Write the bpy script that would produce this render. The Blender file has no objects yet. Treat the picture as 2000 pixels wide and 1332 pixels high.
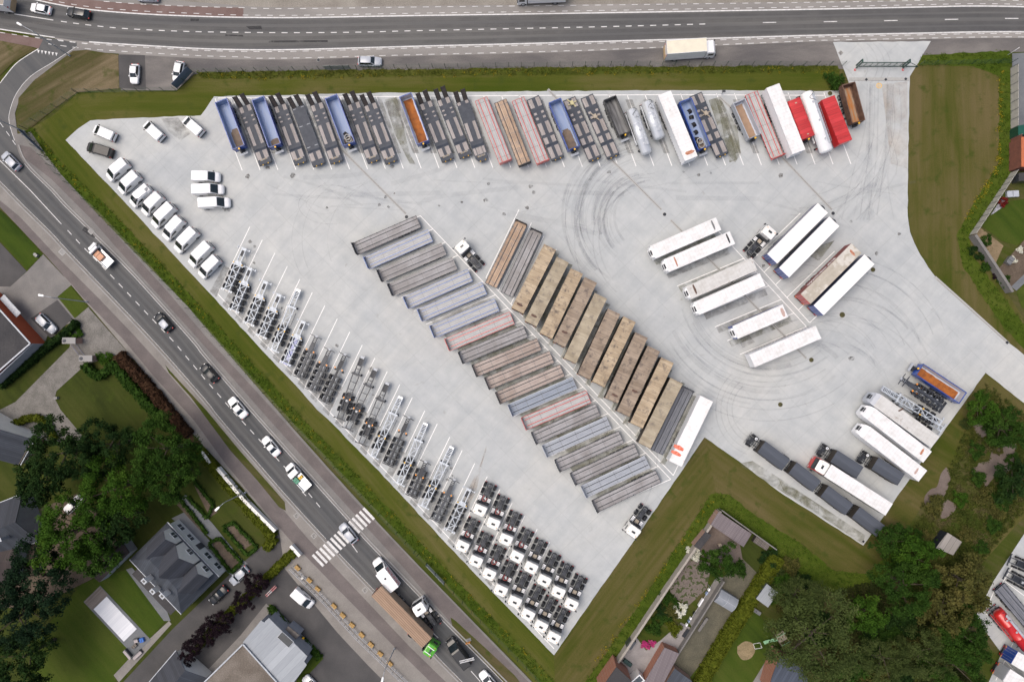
import bpy, bmesh, math, random
import numpy as np
from mathutils import Vector, Matrix, Quaternion
from math import pi, sin, cos, radians
random.seed(7)
S = bpy.context.scene
C = S.collection
# ------------------------------------------------------------------ camera, sky, sun, exposure
H = 132.0                       # flying height of the camera in metres
FPX = 1333.0                    # focal length in pixels of a 2000 px wide frame
cam_d = bpy.data.cameras.new('camera'); cam = bpy.data.objects.new('camera', cam_d); C.objects.link(cam)
cam_d.sensor_fit = 'HORIZONTAL'; cam_d.sensor_width = 36; cam_d.lens = 36*FPX/2000
cam_d.clip_start = 1; cam_d.clip_end = 3000
Q = Vector((30, -34, -FPX)).normalized().rotation_difference(Vector((0, 0, -1)))
cam.location = (0, 0, H); cam.rotation_mode = 'QUATERNION'; cam.rotation_quaternion = Q
S.camera = cam
SUN_EL, SUN_AZ = radians(68), radians(280)       # high, veiled by cloud
W = bpy.data.worlds.new('World'); S.world = W; W.use_nodes = True
wn = W.node_tree; bg = wn.nodes['Background']
sky = wn.nodes.new('ShaderNodeTexSky'); sky.sky_type = 'NISHITA'; sky.sun_disc = False
sky.sun_elevation = SUN_EL; sky.sun_rotation = SUN_AZ; sky.dust_density = 8; sky.air_density = 1.0; sky.ozone_density = 1.3
wn.links.new(sky.outputs[0], bg.inputs[0]); bg.inputs[1].default_value = 0.15
sd = bpy.data.lights.new('sun', 'SUN'); sd.energy = .75; sd.angle = radians(42); sd.color = (1, .985, .95)
so = bpy.data.objects.new('sun', sd); C.objects.link(so)
so.rotation_euler = Vector((sin(SUN_AZ)*cos(SUN_EL), cos(SUN_AZ)*cos(SUN_EL), sin(SUN_EL))).to_track_quat('Z', 'Y').to_euler()
S.view_settings.view_transform = 'Standard'; S.view_settings.look = 'None'
S.view_settings.exposure = 0.05; S.view_settings.gamma = 1
S.render.engine = 'CYCLES'

def P(px, py, h=0.0):
    """survey point of the photograph (2000x1332 px) -> metres on the level z = h"""
    d = Q @ Vector((px-1000, 666-py, -FPX))
    t = (h-H)/d.z
    return Vector((d.x*t, d.y*t, h))

# ------------------------------------------------------------------ materials
MATS = {}
def nt(name):
    m = bpy.data.materials.new(name); m.use_nodes = True
    t = m.node_tree; b = t.nodes['Principled BSDF']
    return m, t, b
def node(t, kind, **kw):
    n = t.nodes.new(kind)
    for k, v in kw.items():
        if k in n.inputs: n.inputs[k].default_value = v
        else: setattr(n, k, v)
    return n
def ramp(t, fac, stops):
    r = t.nodes.new('ShaderNodeValToRGB'); e = r.color_ramp.elements
    while len(e) < len(stops): e.new(0.5)
    for k, (p, c) in enumerate(stops):
        e[k].position = p; e[k].color = (*c, 1) if len(c) == 3 else c
    t.links.new(fac, r.inputs[0]); return r
def mixc(t, fac, a, b, mode='MIX'):
    m = t.nodes.new('ShaderNodeMix'); m.data_type = 'RGBA'; m.blend_type = mode
    for sock, v in ((m.inputs[0], fac), (m.inputs[6], a), (m.inputs[7], b)):
        if isinstance(v, (int, float)): sock.default_value = v
        elif isinstance(v, tuple): sock.default_value = (*v, 1)
        else: t.links.new(v, sock)
    return m.outputs[2]
def coords(t, scale=(1, 1, 1), rot=0.0):
    c = t.nodes.new('ShaderNodeTexCoord'); mp = t.nodes.new('ShaderNodeMapping')   # turn first, then stretch
    mp.inputs['Rotation'].default_value = (0, 0, rot); t.links.new(c.outputs['Object'], mp.inputs[0])
    m2 = t.nodes.new('ShaderNodeMapping'); m2.inputs['Scale'].default_value = scale; t.links.new(mp.outputs[0], m2.inputs[0]); return m2.outputs[0]
def noise(t, vec, scale, detail=4, rough=.55, dist=0):
    n = node(t, 'ShaderNodeTexNoise', Scale=scale, Detail=detail, Roughness=rough, Distortion=dist)
    t.links.new(vec, n.inputs['Vector']); return n.outputs[0]

def M(name, c1, c2=None, scale=2.0, rough=.6, metal=0.0, stretch=(1, 1, 1), lo=.35, hi=.65, coat=0.0, bump=0.0, spec=.5, detail=5):
    """two tone noise material, cached by name"""
    if name in MATS: return MATS[name]
    m, t, b = nt(name)
    if c2 is None: c2 = tuple(x*.86 for x in c1)
    v = coords(t, stretch); n = noise(t, v, scale, detail)
    r = ramp(t, n, [(lo, c1), (hi, c2)])
    t.links.new(r.outputs[0], b.inputs['Base Color'])
    b.inputs['Roughness'].default_value = rough; b.inputs['Metallic'].default_value = metal
    b.inputs['Coat Weight'].default_value = coat; b.inputs['Specular IOR Level'].default_value = spec
    if bump:
        bp = node(t, 'ShaderNodeBump', Strength=bump, Distance=.05); t.links.new(n, bp.inputs['Height']); t.links.new(bp.outputs[0], b.inputs['Normal'])
    MATS[name] = m; return m

def planks(name, c1, c2, groove, pitch=.15, axis='y', gw=.12, worn=None):
    """boards running along x (grooves across y) or across (axis 'x'), with stains"""
    if name in MATS: return MATS[name]
    m, t, b = nt(name)
    v = coords(t); sp = t.nodes.new('ShaderNodeSeparateXYZ'); t.links.new(v, sp.inputs[0])
    o = sp.outputs[1 if axis == 'y' else 0]
    mm = node(t, 'ShaderNodeMath', operation='MODULO'); ad = node(t, 'ShaderNodeMath', operation='ADD'); ad.inputs[1].default_value = 50
    t.links.new(o, ad.inputs[0]); t.links.new(ad.outputs[0], mm.inputs[0]); mm.inputs[1].default_value = pitch
    lt = node(t, 'ShaderNodeMath', operation='LESS_THAN'); t.links.new(mm.outputs[0], lt.inputs[0]); lt.inputs[1].default_value = pitch*gw
    fl = node(t, 'ShaderNodeMath', operation='FLOOR'); dv = node(t, 'ShaderNodeMath', operation='DIVIDE'); dv.inputs[1].default_value = pitch
    t.links.new(ad.outputs[0], dv.inputs[0]); t.links.new(dv.outputs[0], fl.inputs[0])
    wn_ = node(t, 'ShaderNodeTexWhiteNoise', noise_dimensions='1D'); t.links.new(fl.outputs[0], wn_.inputs['W'])
    st = coords(t, (.35, 3, 1) if axis == 'y' else (3, .35, 1)); n = noise(t, st, 1.6, 5)
    r = ramp(t, n, [(.35, c1), (.66, c2)])
    pl = mixc(t, .22, r.outputs[0], wn_.outputs[0], 'SOFT_LIGHT')
    if worn:
        oi = t.nodes.new('ShaderNodeObjectInfo')
        va = t.nodes.new('ShaderNodeVectorMath'); va.operation = 'ADD'
        cb = t.nodes.new('ShaderNodeCombineXYZ'); ml = node(t, 'ShaderNodeMath', operation='MULTIPLY'); ml.inputs[1].default_value = 77
        t.links.new(oi.outputs['Random'], ml.inputs[0]); t.links.new(ml.outputs[0], cb.inputs[0])
        t.links.new(coords(t), va.inputs[0]); t.links.new(cb.outputs[0], va.inputs[1])
        n2 = noise(t, va.outputs[0], 1.1, 6, .65); r2 = ramp(t, n2, [(.52, (0, 0, 0)), (.68, (1, 1, 1))])
        pl = mixc(t, r2.outputs[0], pl, worn)
        n3 = noise(t, va.outputs[0], .35, 2); r3 = ramp(t, n3, [(.4, (1, 1, 1)), (.62, (.80, .78, .76))])
        pl = mixc(t, 1.0, pl, r3.outputs[0], 'MULTIPLY')
    col = mixc(t, lt.outputs[0], pl, groove)
    t.links.new(col, b.inputs['Base Color']); b.inputs['Roughness'].default_value = .75
    MATS[name] = m; return m

def stained(name, base, stain, amt=.62, scale=1.0, rough=.45):
    """painted roof with scattered spots and rust, different on every object"""
    if name in MATS: return MATS[name]
    m, t, b = nt(name)
    oi = t.nodes.new('ShaderNodeObjectInfo'); cb = t.nodes.new('ShaderNodeCombineXYZ'); ml = node(t, 'ShaderNodeMath', operation='MULTIPLY'); ml.inputs[1].default_value = 91
    t.links.new(oi.outputs['Random'], ml.inputs[0]); t.links.new(ml.outputs[0], cb.inputs[0])
    va = t.nodes.new('ShaderNodeVectorMath'); va.operation = 'ADD'; t.links.new(coords(t), va.inputs[0]); t.links.new(cb.outputs[0], va.inputs[1])
    n = noise(t, va.outputs[0], 1.3*scale, 3, .5); n2 = noise(t, va.outputs[0], .28*scale, 1)
    mu = node(t, 'ShaderNodeMath', operation='MULTIPLY'); t.links.new(n, mu.inputs[0]); t.links.new(n2, mu.inputs[1])
    r = ramp(t, mu.outputs[0], [(amt*amt*.86, (0, 0, 0)), (amt*amt, (.8, .8, .8))])
    bs = ramp(t, noise(t, coords(t, (.5, 2, 1)), 1.2, 4), [(.35, base), (.7, tuple(x*.9 for x in base))])
    col = mixc(t, r.outputs[0], bs.outputs[0], stain)
    sp = t.nodes.new('ShaderNodeSeparateXYZ'); t.links.new(coords(t), sp.inputs[0]); ad = node(t, 'ShaderNodeMath', operation='ADD'); ad.inputs[1].default_value = 50; t.links.new(sp.outputs[0], ad.inputs[0])
    mm = node(t, 'ShaderNodeMath', operation='MODULO'); mm.inputs[1].default_value = .61; t.links.new(ad.outputs[0], mm.inputs[0]); lt = node(t, 'ShaderNodeMath', operation='LESS_THAN'); lt.inputs[1].default_value = .07; t.links.new(mm.outputs[0], lt.inputs[0])
    ml2 = node(t, 'ShaderNodeMath', operation='MULTIPLY'); ml2.inputs[1].default_value = .16; t.links.new(lt.outputs[0], ml2.inputs[0]); col = mixc(t, ml2.outputs[0], col, (.3, .29, .27))
    gr = ramp(t, noise(t, va.outputs[0], .6, 5, .7), [(.42, (1, 1, 1)), (.72, (.84, .825, .80))]); col = mixc(t, 1.0, col, gr.outputs[0], 'MULTIPLY')
    t.links.new(col, b.inputs['Base Color']); b.inputs['Roughness'].default_value = rough
    MATS[name] = m; return m

paint = lambda name, c, rough=.32: M(name, c, tuple(x*.93 for x in c), 1.5, rough, 0, coat=.5)
m_white = paint('white_paint', (.84, .85, .86)); m_warmwhite = paint('warm_white_paint', (.86, .855, .82))
m_silver = paint('silver_paint', (.42, .45, .50)); m_black = paint('black_paint', (.012, .013, .015))
m_dgrey = paint('dark_grey_paint', (.045, .05, .058)); m_mgrey = paint('grey_paint', (.16, .165, .17))
m_red = paint('red_paint', (.55, .022, .022)); m_blue = paint('blue_paint', (.012, .06, .32)); m_navy = paint('navy_paint', (.008, .02, .12))
m_lblue = paint('light_blue_paint', (.20, .27, .42)); m_green = paint('green_paint', (.10, .42, .035)); m_dgreen = paint('fence_green', (.012, .055, .035), .5)
m_glass = M('dark_glass', (.012, .018, .022), (.02, .03, .036), 1, .08, 0, spec=.8)
m_rubber = M('tyre_rubber', (.008, .009, .012), (.014, .016, .020), 4, .8)
m_rim = M('wheel_rim', (.35, .36, .37), (.22, .22, .23), 5, .4, .6)
m_frame = M('chassis_dark', (.010, .013, .019), (.022, .027, .037), 3, .55)
m_frameg = M('chassis_slate', (.026, .031, .041), (.045, .052, .066), 2, .5)
m_galv = M('galvanised_steel', (.44, .47, .51), (.32, .35, .39), 3, .5, .1)
m_sil = M('silver_frame', (.60, .65, .70), (.36, .40, .45), 3, .5, .1)
m_alu = M('aluminium', (.60, .63, .66), (.48, .51, .54), 2, .35, .6)
m_polish = M('polished_tank', (.66, .69, .72), (.56, .59, .62), .8, .28, .35, stretch=(.3, 3, 1))
m_orange = M('orange_lens', (.9, .32, .02), None, 2, .3); m_redl = M('red_lens', (.6, .01, .01), None, 2, .3)
m_yellow = M('yellow_cap', (.85, .48, .01), None, 2, .4); m_beige = M('catwalk_plate', (.42, .36, .28), None, 3, .6)
m_lamp = M('headlight_lens', (.75, .78, .8), None, 3, .15)
m_lowdeck = M('lowloader_steel', (.030, .038, .054), (.048, .057, .075), 1.2, .6, detail=8)
m_wood = planks('deck_wood_grey', (.40, .365, .35), (.29, .265, .25), (.07, .06, .055), .18)
m_woodtan = planks('deck_wood_tan', (.52, .37, .25), (.38, .28, .21), (.16, .11, .08), .3, worn=(.30, .25, .22))
m_aludeck = planks('deck_alu_planks', (.47, .475, .47), (.36, .365, .36), (.19, .19, .19), .17, gw=.2)
m_greydeck = planks('deck_ply_grey', (.35, .345, .35), (.29, .285, .29), (.16, .155, .155), .3, gw=.08, worn=(.27, .262, .262))
m_steeldeck = planks('deck_steel_blue', (.30, .34, .40), (.23, .265, .32), (.12, .14, .17), .2, gw=.15)
m_pinkdeck = planks('deck_ply_pink', (.43, .365, .32), (.34, .285, .255), (.17, .13, .12), .3, gw=.08, worn=(.34, .28, .25))
m_ltdeck = planks('deck_plank_light', (.37, .40, .44), (.29, .315, .355), (.18, .19, .22), .2, gw=.14)
m_rampbrown = planks('ramp_grating', (.075, .062, .055), (.05, .043, .04), (.02, .018, .018), .12, 'x')
T1 = planks('tarp_tan_worn', (.47, .375, .255), (.35, .28, .195), (.24, .165, .10), .62, 'x', .06, worn=(.15, .125, .105))
T2 = planks('tarp_tan_grey', (.40, .345, .25), (.325, .28, .205), (.28, .23, .17), .62, 'x', .04, worn=(.22, .19, .155))
T3 = planks('tarp_brown_worn', (.34, .27, .20), (.25, .20, .155), (.14, .105, .085), .62, 'x', .06, worn=(.115, .095, .085))
m_tarpside = M('tarp_side_dark', (.03, .028, .026), (.055, .045, .035), 2, .8)
m_roofw = stained('roof_white', (.78, .785, .79), (.45, .37, .32), .72)
m_roofd = stained('roof_white_dirty', (.60, .60, .585), (.30, .24, .19), .64)
m_roofbeige = stained('roof_beige_dirty', (.47, .43, .36), (.62, .60, .55), .56, .6)
m_roofclean = M('roof_clean', (.83, .83, .81), (.80, .80, .79), 1, .4)
m_rustfloor = M('rust_floor', (.40, .13, .02), (.20, .06, .015), 1.2, .8, detail=6)
m_dirtfloor = M('dirt_floor', (.20, .15, .11), (.13, .10, .085), 1.0, .85)
m_bluein = M('worn_blue_inside', (.20, .28, .47), (.28, .34, .47), .7, .5, stretch=(.25, 2, 1))
m_greyin = M('worn_grey_inside', (.42, .45, .52), (.50, .53, .58), .7, .45, stretch=(.25, 2, 1))
m_darkin = M('scoured_steel_inside', (.06, .06, .062), (.20, .205, .21), .8, .4, .5, stretch=(.25, 2.5, 1))
m_rustbody = M('rusty_brown_steel', (.10, .055, .04), (.17, .10, .07), 1.5, .8)
m_rustmix = M('rust_and_sand', (.40, .14, .02), (.30, .25, .19), .9, .9, stretch=(.4, 2.2, 1))
m_redtarp = planks('red_tarpaulin', (.55, .035, .04), (.42, .03, .035), (.30, .02, .02), .8, 'x', .06)
m_concpipe = M('concrete_ring', (.42, .41, .38), None, 3, .8)
m_blackliner = M('black_rubber_scrap', (.01, .01, .012), None, 3, .7)
m_rustmark = M('rust_stain_paint', (.32, .09, .04), (.55, .30, .2), 3, .8)
m_oval = M('worn_oval_patch', (.15, .085, .06), (.07, .045, .04), 3, .8)

# ------------------------------------------------------------------ mesh helpers
class MB:
    def __init__(s): s.v = []; s.f = []; s.m = []; s.mats = []
    def mi(s, mat):
        if mat not in s.mats: s.mats.append(mat)
        return s.mats.index(mat)
    def add(s, vs, fs, mat):
        o = len(s.v); k = s.mi(mat); s.v += [tuple(v) for v in vs]
        s.f += [tuple(i+o for i in f) for f in fs]; s.m += [k]*len(fs); return s
    def box(s, x0, x1, y0, y1, z0, z1, mat, xf=None):
        vs = [Vector((x, y, z)) for z in (z0, z1) for x, y in ((x0, y0), (x1, y0), (x1, y1), (x0, y1))]
        if xf: vs = [xf @ v for v in vs]
        return s.add(vs, [(3, 2, 1, 0), (4, 5, 6, 7), (0, 1, 5, 4), (1, 2, 6, 5), (2, 3, 7, 6), (3, 0, 4, 7)], mat)
    def cb(s, c, d, mat, rz=0, ry=0):
        xf = Matrix.Translation(c) @ Matrix.Rotation(rz, 4, 'Z') @ Matrix.Rotation(ry, 4, 'Y')
        return s.box(-d[0]/2, d[0]/2, -d[1]/2, d[1]/2, -d[2]/2, d[2]/2, mat, xf)
    def bar(s, a, b, w, mat, h=None):
        a, b = Vector(a), Vector(b); d = b-a; L = d.length
        if L < 1e-5: return s
        xf = Matrix.Translation((a+b)/2) @ d.to_track_quat('X', 'Z').to_matrix().to_4x4()
        h = h or w; return s.box(-L/2, L/2, -w/2, w/2, -h/2, h/2, mat, xf)
    def cyl(s, a, b, r, mat, n=12, r2=None, cap=True):
        a, b = Vector(a), Vector(b); d = b-a; q = d.to_track_quat('Z', 'Y'); r2 = r if r2 is None else r2
        vs = [a + q @ Vector((r*cos(2*pi*k/n), r*sin(2*pi*k/n), 0)) for k in range(n)] + [b + q @ Vector((r2*cos(2*pi*k/n), r2*sin(2*pi*k/n), 0)) for k in range(n)]
        fs = [(k, (k+1) % n, n+(k+1) % n, n+k) for k in range(n)]
        if cap: fs += [tuple(range(n-1, -1, -1)), tuple(range(n, 2*n))]
        return s.add(vs, fs, mat)
    def loft(s, rings, mat, cap=True):
        n = len(rings[0]); vs = [v for r in rings for v in r]; fs = []
        for i in range(len(rings)-1):
            fs += [(i*n+k, i*n+(k+1) % n, (i+1)*n+(k+1) % n, (i+1)*n+k) for k in range(n)]
        if cap: fs += [tuple(range(n-1, -1, -1)), tuple(range((len(rings)-1)*n, len(rings)*n))]
        return s.add(vs, fs, mat)
    def prism(s, pts, z0, z1, mat, side=None):
        """pts: world or local (x, y) outline"""
        n = len(pts); vs = [(p[0], p[1], z0) for p in pts]+[(p[0], p[1], z1) for p in pts]
        a = sum(pts[i][0]*pts[(i+1) % n][1]-pts[(i+1) % n][0]*pts[i][1] for i in range(n))
        up = tuple(range(n, 2*n)); s.add(vs, [up if a > 0 else up[::-1]], mat)
        s.add(vs, [(i, (i+1) % n, n+(i+1) % n, n+i) if a > 0 else ((i+1) % n, i, n+i, n+(i+1) % n) for i in range(n)], side or mat); return s
    def mesh(s, name, smooth=False):
        me = bpy.data.meshes.new(name); me.from_pydata(s.v, [], s.f)
        for m in s.mats: me.materials.append(m)
        me.polygons.foreach_set('material_index', s.m)
        if smooth: me.polygons.foreach_set('use_smooth', [True]*len(s.f))
        me.update(); return me
def link(o, par=None):
    C.objects.link(o)
    if par: o.parent = par
    return o
def tag(o, label, cat, group=None, kind=None):
    if label: o['label'] = label
    if cat: o['category'] = cat
    if group: o['group'] = group
    if kind: o['kind'] = kind
    return o
def obj(name, mb, par=None, smooth=False, loc=None, rz=0):
    o = bpy.data.objects.new(name, mb.mesh(name, smooth) if isinstance(mb, MB) else mb)
    if loc is not None: o.location = loc
    o.rotation_euler = (0, 0, rz); return link(o, par)
def thing(name, label, cat, loc=(0, 0, 0), rz=0, group=None):
    o = bpy.data.objects.new(name, None); o.empty_display_size = .3; o.location = loc; o.rotation_euler = (0, 0, rz); link(o)
    return tag(o, label, cat, group)
class Kit:
    """a kind of thing: its name, category and the list of its parts (name, mesh, place, parent index)"""
    def __init__(s, name, cat): s.name = name; s.cat = cat; s.parts = []
    def part(s, name, mb, loc=(0, 0, 0), parent=None, smooth=False, rz=0):
        s.parts.append((name, mb.mesh(name, smooth) if isinstance(mb, MB) else mb, loc, parent, rz)); return len(s.parts)-1
    def put(s, loc, rz, label, group=None, cat=None, name=None):
        root = thing(name or s.name, label, cat or s.cat, loc, rz, group); made = []
        for n, me, l, p, r in s.parts:
            o = bpy.data.objects.new(n, me); o.location = l; o.rotation_euler = (0, 0, r)
            link(o, root if p is None else made[p]); made.append(o)
        return root
    def span(s, f, r, h, label, group=None, along=.5, **kw):
        """f, r: survey pixels of the front and rear end at height h"""
        a, b = P(*f, h), P(*r, h); d = a-b; c = b+(a-b)*along; c.z = GZ
        return s.put(c, math.atan2(d.y, d.x), label, group, **kw)
GZ = 0.05

def ring(x, hw, zb, zt, r=.12, tuck=0.0):
    return [Vector((x, y, z)) for y, z in ((-hw+tuck, zb), (-hw, zb+(zt-zb)*.35), (-hw, zt-r), (-hw+r*.35, zt-r*.3), (-hw+r, zt), (hw-r, zt), (hw-r*.35, zt-r*.3), (hw, zt-r), (hw, zb+(zt-zb)*.35), (hw-tuck, zb))]
def wheel_mesh(r, w, rim=m_rim):
    b = MB(); n = 16
    prof = [(r*.97, -w/2), (r, -w/2+.05), (r, w/2-.05), (r*.97, w/2), (r*.62, w/2)]
    rings = [[Vector((p*cos(2*pi*k/n), y, p*sin(2*pi*k/n))) for k in range(n)] for p, y in prof]
    b.loft(rings, m_rubber, False); 
    rr = [[Vector((p*cos(2*pi*k/n), y, p*sin(2*pi*k/n))) for k in range(n)] for p, y in ((r*.62, w/2), (r*.55, w/2-.06), (r*.2, w/2-.02))]
    b.loft(rr, rim, False); b.add(rr[-1], [tuple(range(n))], rim)
    return b.mesh('wheel', True)
W_TRAIL = wheel_mesh(.5, .38); W_DUAL = wheel_mesh(.53, .54); W_CAR = wheel_mesh(.33, .22); W_VAN = wheel_mesh(.36, .24); W_LOW = wheel_mesh(.42, .5)
def axles(k, xs, me=W_TRAIL, r=.5, y=1.04):
    for x in xs:
        for s_ in (1, -1): k.part('wheel', me, (x, s_*y, r), rz=0 if s_ > 0 else pi)
# ------------------------------------------------------------------ ground materials
def ground_mat(name, stops, scale=.08, fine=3.0, rot=0.0, stretch=(1, 1, 1), rough=.9, fine_amt=.35, fs=None, spec=.3):
    m, t, b = nt(name); v = coords(t, stretch, rot); vo = coords(t)
    n = noise(t, v, scale, 5, .55, .3); n2 = noise(t, vo, fine, 6, .7); r = ramp(t, n, stops)
    r2 = ramp(t, n2, fs or [(.3, (.55, .55, .55)), (.7, (1.35, 1.35, 1.35))])
    col = mixc(t, fine_amt, r.outputs[0], r2.outputs[0], 'MULTIPLY')
    t.links.new(col, b.inputs['Base Color']); b.inputs['Roughness'].default_value = rough; b.inputs['Specular IOR Level'].default_value = spec
    bp = node(t, 'ShaderNodeBump', Strength=.25, Distance=.05); t.links.new(n2, bp.inputs['Height']); t.links.new(bp.outputs[0], b.inputs['Normal'])
    MATS[name] = m; return m
def grass(name, rot, base=((.050, .070, .008), (.074, .084, .015), (.112, .102, .036))):
    m, t, b = nt(name); vo = coords(t); vs = coords(t, (.05, 1, 1), rot); vl = coords(t, (.3, 1, 1), rot)
    big = noise(t, vl, .11, 4, .6, .4); st = noise(t, vs, .9, 4, .6); fi = noise(t, vo, 5, 6, .75)
    ad = node(t, 'ShaderNodeMath', operation='MULTIPLY_ADD'); ad.inputs[1].default_value = .45; t.links.new(st, ad.inputs[0]); t.links.new(big, ad.inputs[2])
    r = ramp(t, ad.outputs[0], [(.52, base[0]), (.70, base[1]), (.90, base[2])])
    pt = noise(t, vo, .45, 3); rp = ramp(t, pt, [(.56, (0, 0, 0)), (.72, (.8, .8, .8))]); c = mixc(t, rp.outputs[0], r.outputs[0], (.048, .066, .012))
    rf = ramp(t, fi, [(.3, (.62, .62, .60)), (.72, (1.3, 1.3, 1.2))]); c = mixc(t, .55, c, rf.outputs[0], 'MULTIPLY')
    t.links.new(c, b.inputs['Base Color']); b.inputs['Roughness'].default_value = 1; b.inputs['Specular IOR Level'].default_value = .1
    bp = node(t, 'ShaderNodeBump', Strength=.4, Distance=.05); t.links.new(fi, bp.inputs['Height']); t.links.new(bp.outputs[0], b.inputs['Normal'])
    return m
def concrete():
    m, t, b = nt('yard_concrete'); v = coords(t); vr = coords(t, (1, 1, 1), radians(46.5))
    big = noise(t, v, .035, 4, .6, .5); mid = noise(t, v, .35, 6, .65, .3); fi = noise(t, v, 6, 5, .7)
    sc = noise(t, coords(t, (.12, 1, 1), radians(35)), .5, 5, .6); sc2 = noise(t, coords(t, (.1, 1, 1), radians(-50)), .6, 5, .6)
    r = ramp(t, big, [(.33, (.41, .43, .438)), (.5, (.445, .462, .462)), (.68, (.48, .487, .472))])
    c = mixc(t, .5, r.outputs[0], ramp(t, mid, [(.3, (.80, .81, .82)), (.7, (1.12, 1.11, 1.1))]).outputs[0], 'MULTIPLY')
    c = mixc(t, .35, c, ramp(t, sc, [(.3, (.82, .84, .87)), (.7, (1.1, 1.1, 1.08))]).outputs[0], 'MULTIPLY')
    c = mixc(t, .3, c, ramp(t, sc2, [(.32, (.8, .83, .87)), (.6, (1.08, 1.08, 1.08))]).outputs[0], 'MULTIPLY')
    c = mixc(t, .25, c, ramp(t, fi, [(.3, (.8, .8, .8)), (.7, (1.15, 1.15, 1.15))]).outputs[0], 'MULTIPLY')
    bk = node(t, 'ShaderNodeTexBrick', Scale=1.0); bk.offset = 0; bk.inputs['Brick Width'].default_value = 5.2; bk.inputs['Row Height'].default_value = 5.2; bk.inputs['Mortar Size'].default_value = .028; bk.inputs['Mortar Smooth'].default_value = .4
    bk.inputs['Color1'].default_value = (1, 1, 1, 1); bk.inputs['Color2'].default_value = (.965, .97, .975, 1); bk.inputs['Mortar'].default_value = (.72, .72, .72, 1)
    t.links.new(vr, bk.inputs['Vector']); c = mixc(t, .8, c, bk.outputs[0], 'MULTIPLY')
    oil = noise(t, v, .55, 3, .5, .6); ro = ramp(t, oil, [(.70, (0, 0, 0)), (.80, (.5, .5, .5))]); c = mixc(t, ro.outputs[0], c, (.24, .23, .21))
    t.links.new(c, b.inputs['Base Color']); b.inputs['Roughness'].default_value = .8; return m
def decal(name, col, lo=.45, hi=.62, scale=.8, alpha=.8, stretch=(1, 1, 1), rot=0):
    m, t, b = nt(name); v = coords(t, stretch, rot); n = noise(t, v, scale, 6, .65, .5); r = ramp(t, n, [(lo, (0, 0, 0)), (hi, (alpha, alpha, alpha))])
    b.inputs['Base Color'].default_value = (*col, 1); b.inputs['Roughness'].default_value = .9; t.links.new(r.outputs[0], b.inputs['Alpha']); return m
G_h = grass('mown_grass_level', 0); GB = ((.050, .064, .009), (.084, .080, .023), (.120, .098, .044))
G_v = grass('mown_grass_upright', pi/2, GB); G_d = grass('mown_grass_slant', radians(49)); G_u = grass('mown_grass_rise', radians(-52), GB)
G_k = grass('mown_grass_corner', radians(35), GB)
G_lawn = grass('garden_lawn', radians(49), ((.030, .040, .010), (.042, .055, .012), (.060, .068, .018)))
G_lawn2 = grass('garden_lawn_bright', radians(49), ((.028, .050, .008), (.045, .072, .010), (.065, .085, .016)))
G_rough = grass('rough_grass', radians(30), ((.030, .048, .008), (.052, .066, .012), (.095, .080, .040)))
G_dry = grass('dry_verge_grass', radians(-30), ((.040, .056, .010), (.085, .074, .034), (.17, .135, .085)))
A_road = ground_mat('road_asphalt', [(.35, (.092, .093, .095)), (.65, (.135, .133, .128))], .5, 12, fine_amt=.3, stretch=(.03, 1, 1), rough=.75)
A_road2 = ground_mat('slant_road_asphalt', [(.35, (.075, .079, .083)), (.65, (.112, .112, .111))], .55, 12, fine_amt=.3, rot=radians(48.5), stretch=(.03, 1, 1), rough=.75)
A_dark = ground_mat('dark_asphalt', [(.35, (.064, .063, .064)), (.65, (.088, .085, .085))], .2, 9, fine_amt=.4)
A_park = ground_mat('worn_asphalt', [(.32, (.105, .10, .10)), (.52, (.155, .145, .138)), (.7, (.22, .205, .19))], .25, 6, stretch=(.3, 1, 1), fine_amt=.5)
A_gravel = ground_mat('gravel_verge', [(.35, (.21, .19, .165)), (.65, (.30, .28, .245))], .15, 5, fine_amt=.8)
A_cycle = ground_mat('cycle_path_grey', [(.35, (.215, .205, .195)), (.65, (.285, .272, .255))], .2, 6, fine_amt=.3, stretch=(.2, 1, 1))
A_brick = ground_mat('red_brick_path', [(.35, (.155, .105, .095)), (.65, (.195, .14, .128))], .3, 8, fine_amt=.4)
A_brown = ground_mat('brown_brick_path', [(.35, (.125, .11, .108)), (.65, (.16, .14, .135))], .3, 8, fine_amt=.4)
A_pave = ground_mat('beige_paving', [(.35, (.205, .192, .178)), (.65, (.258, .243, .225))], .3, 7, fine_amt=.4)
A_pave2 = ground_mat('grey_paving', [(.35, (.165, .16, .155)), (.65, (.215, .205, .195))], .3, 7, fine_amt=.45)
A_cobble = ground_mat('cobble_drive', [(.35, (.15, .145, .132)), (.65, (.21, .20, .185))], .5, 5, fine_amt=.85)
A_bpave = ground_mat('blue_grey_paving', [(.35, (.13, .14, .155)), (.65, (.17, .18, .19))], .3, 5, fine_amt=.3)
A_soil = ground_mat('garden_soil', [(.35, (.085, .065, .048)), (.65, (.13, .10, .075))], .4, 4, fine_amt=.7)
A_mud = ground_mat('bare_earth', [(.35, (.125, .098, .085)), (.65, (.165, .135, .118))], .4, 4, fine_amt=.5)
A_bed = ground_mat('patchy_bed', [(.35, (.13, .11, .095)), (.52, (.17, .14, .125)), (.56, (.05, .065, .022))], 1.3, 5, fine_amt=.5)
A_terr = ground_mat('terrace_tiles', [(.35, (.24, .225, .225)), (.65, (.30, .285, .28))], .5, 4, fine_amt=.3)
A_conc = concrete()
WHITE = M('road_paint', (.66, .66, .65), (.42, .42, .42), 2.2, .6, lo=.42, hi=.75)
WORN = M('worn_bay_paint', (.84, .84, .83), (.66, .66, .65), 1.6, .6, lo=.35, hi=.8)

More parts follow.
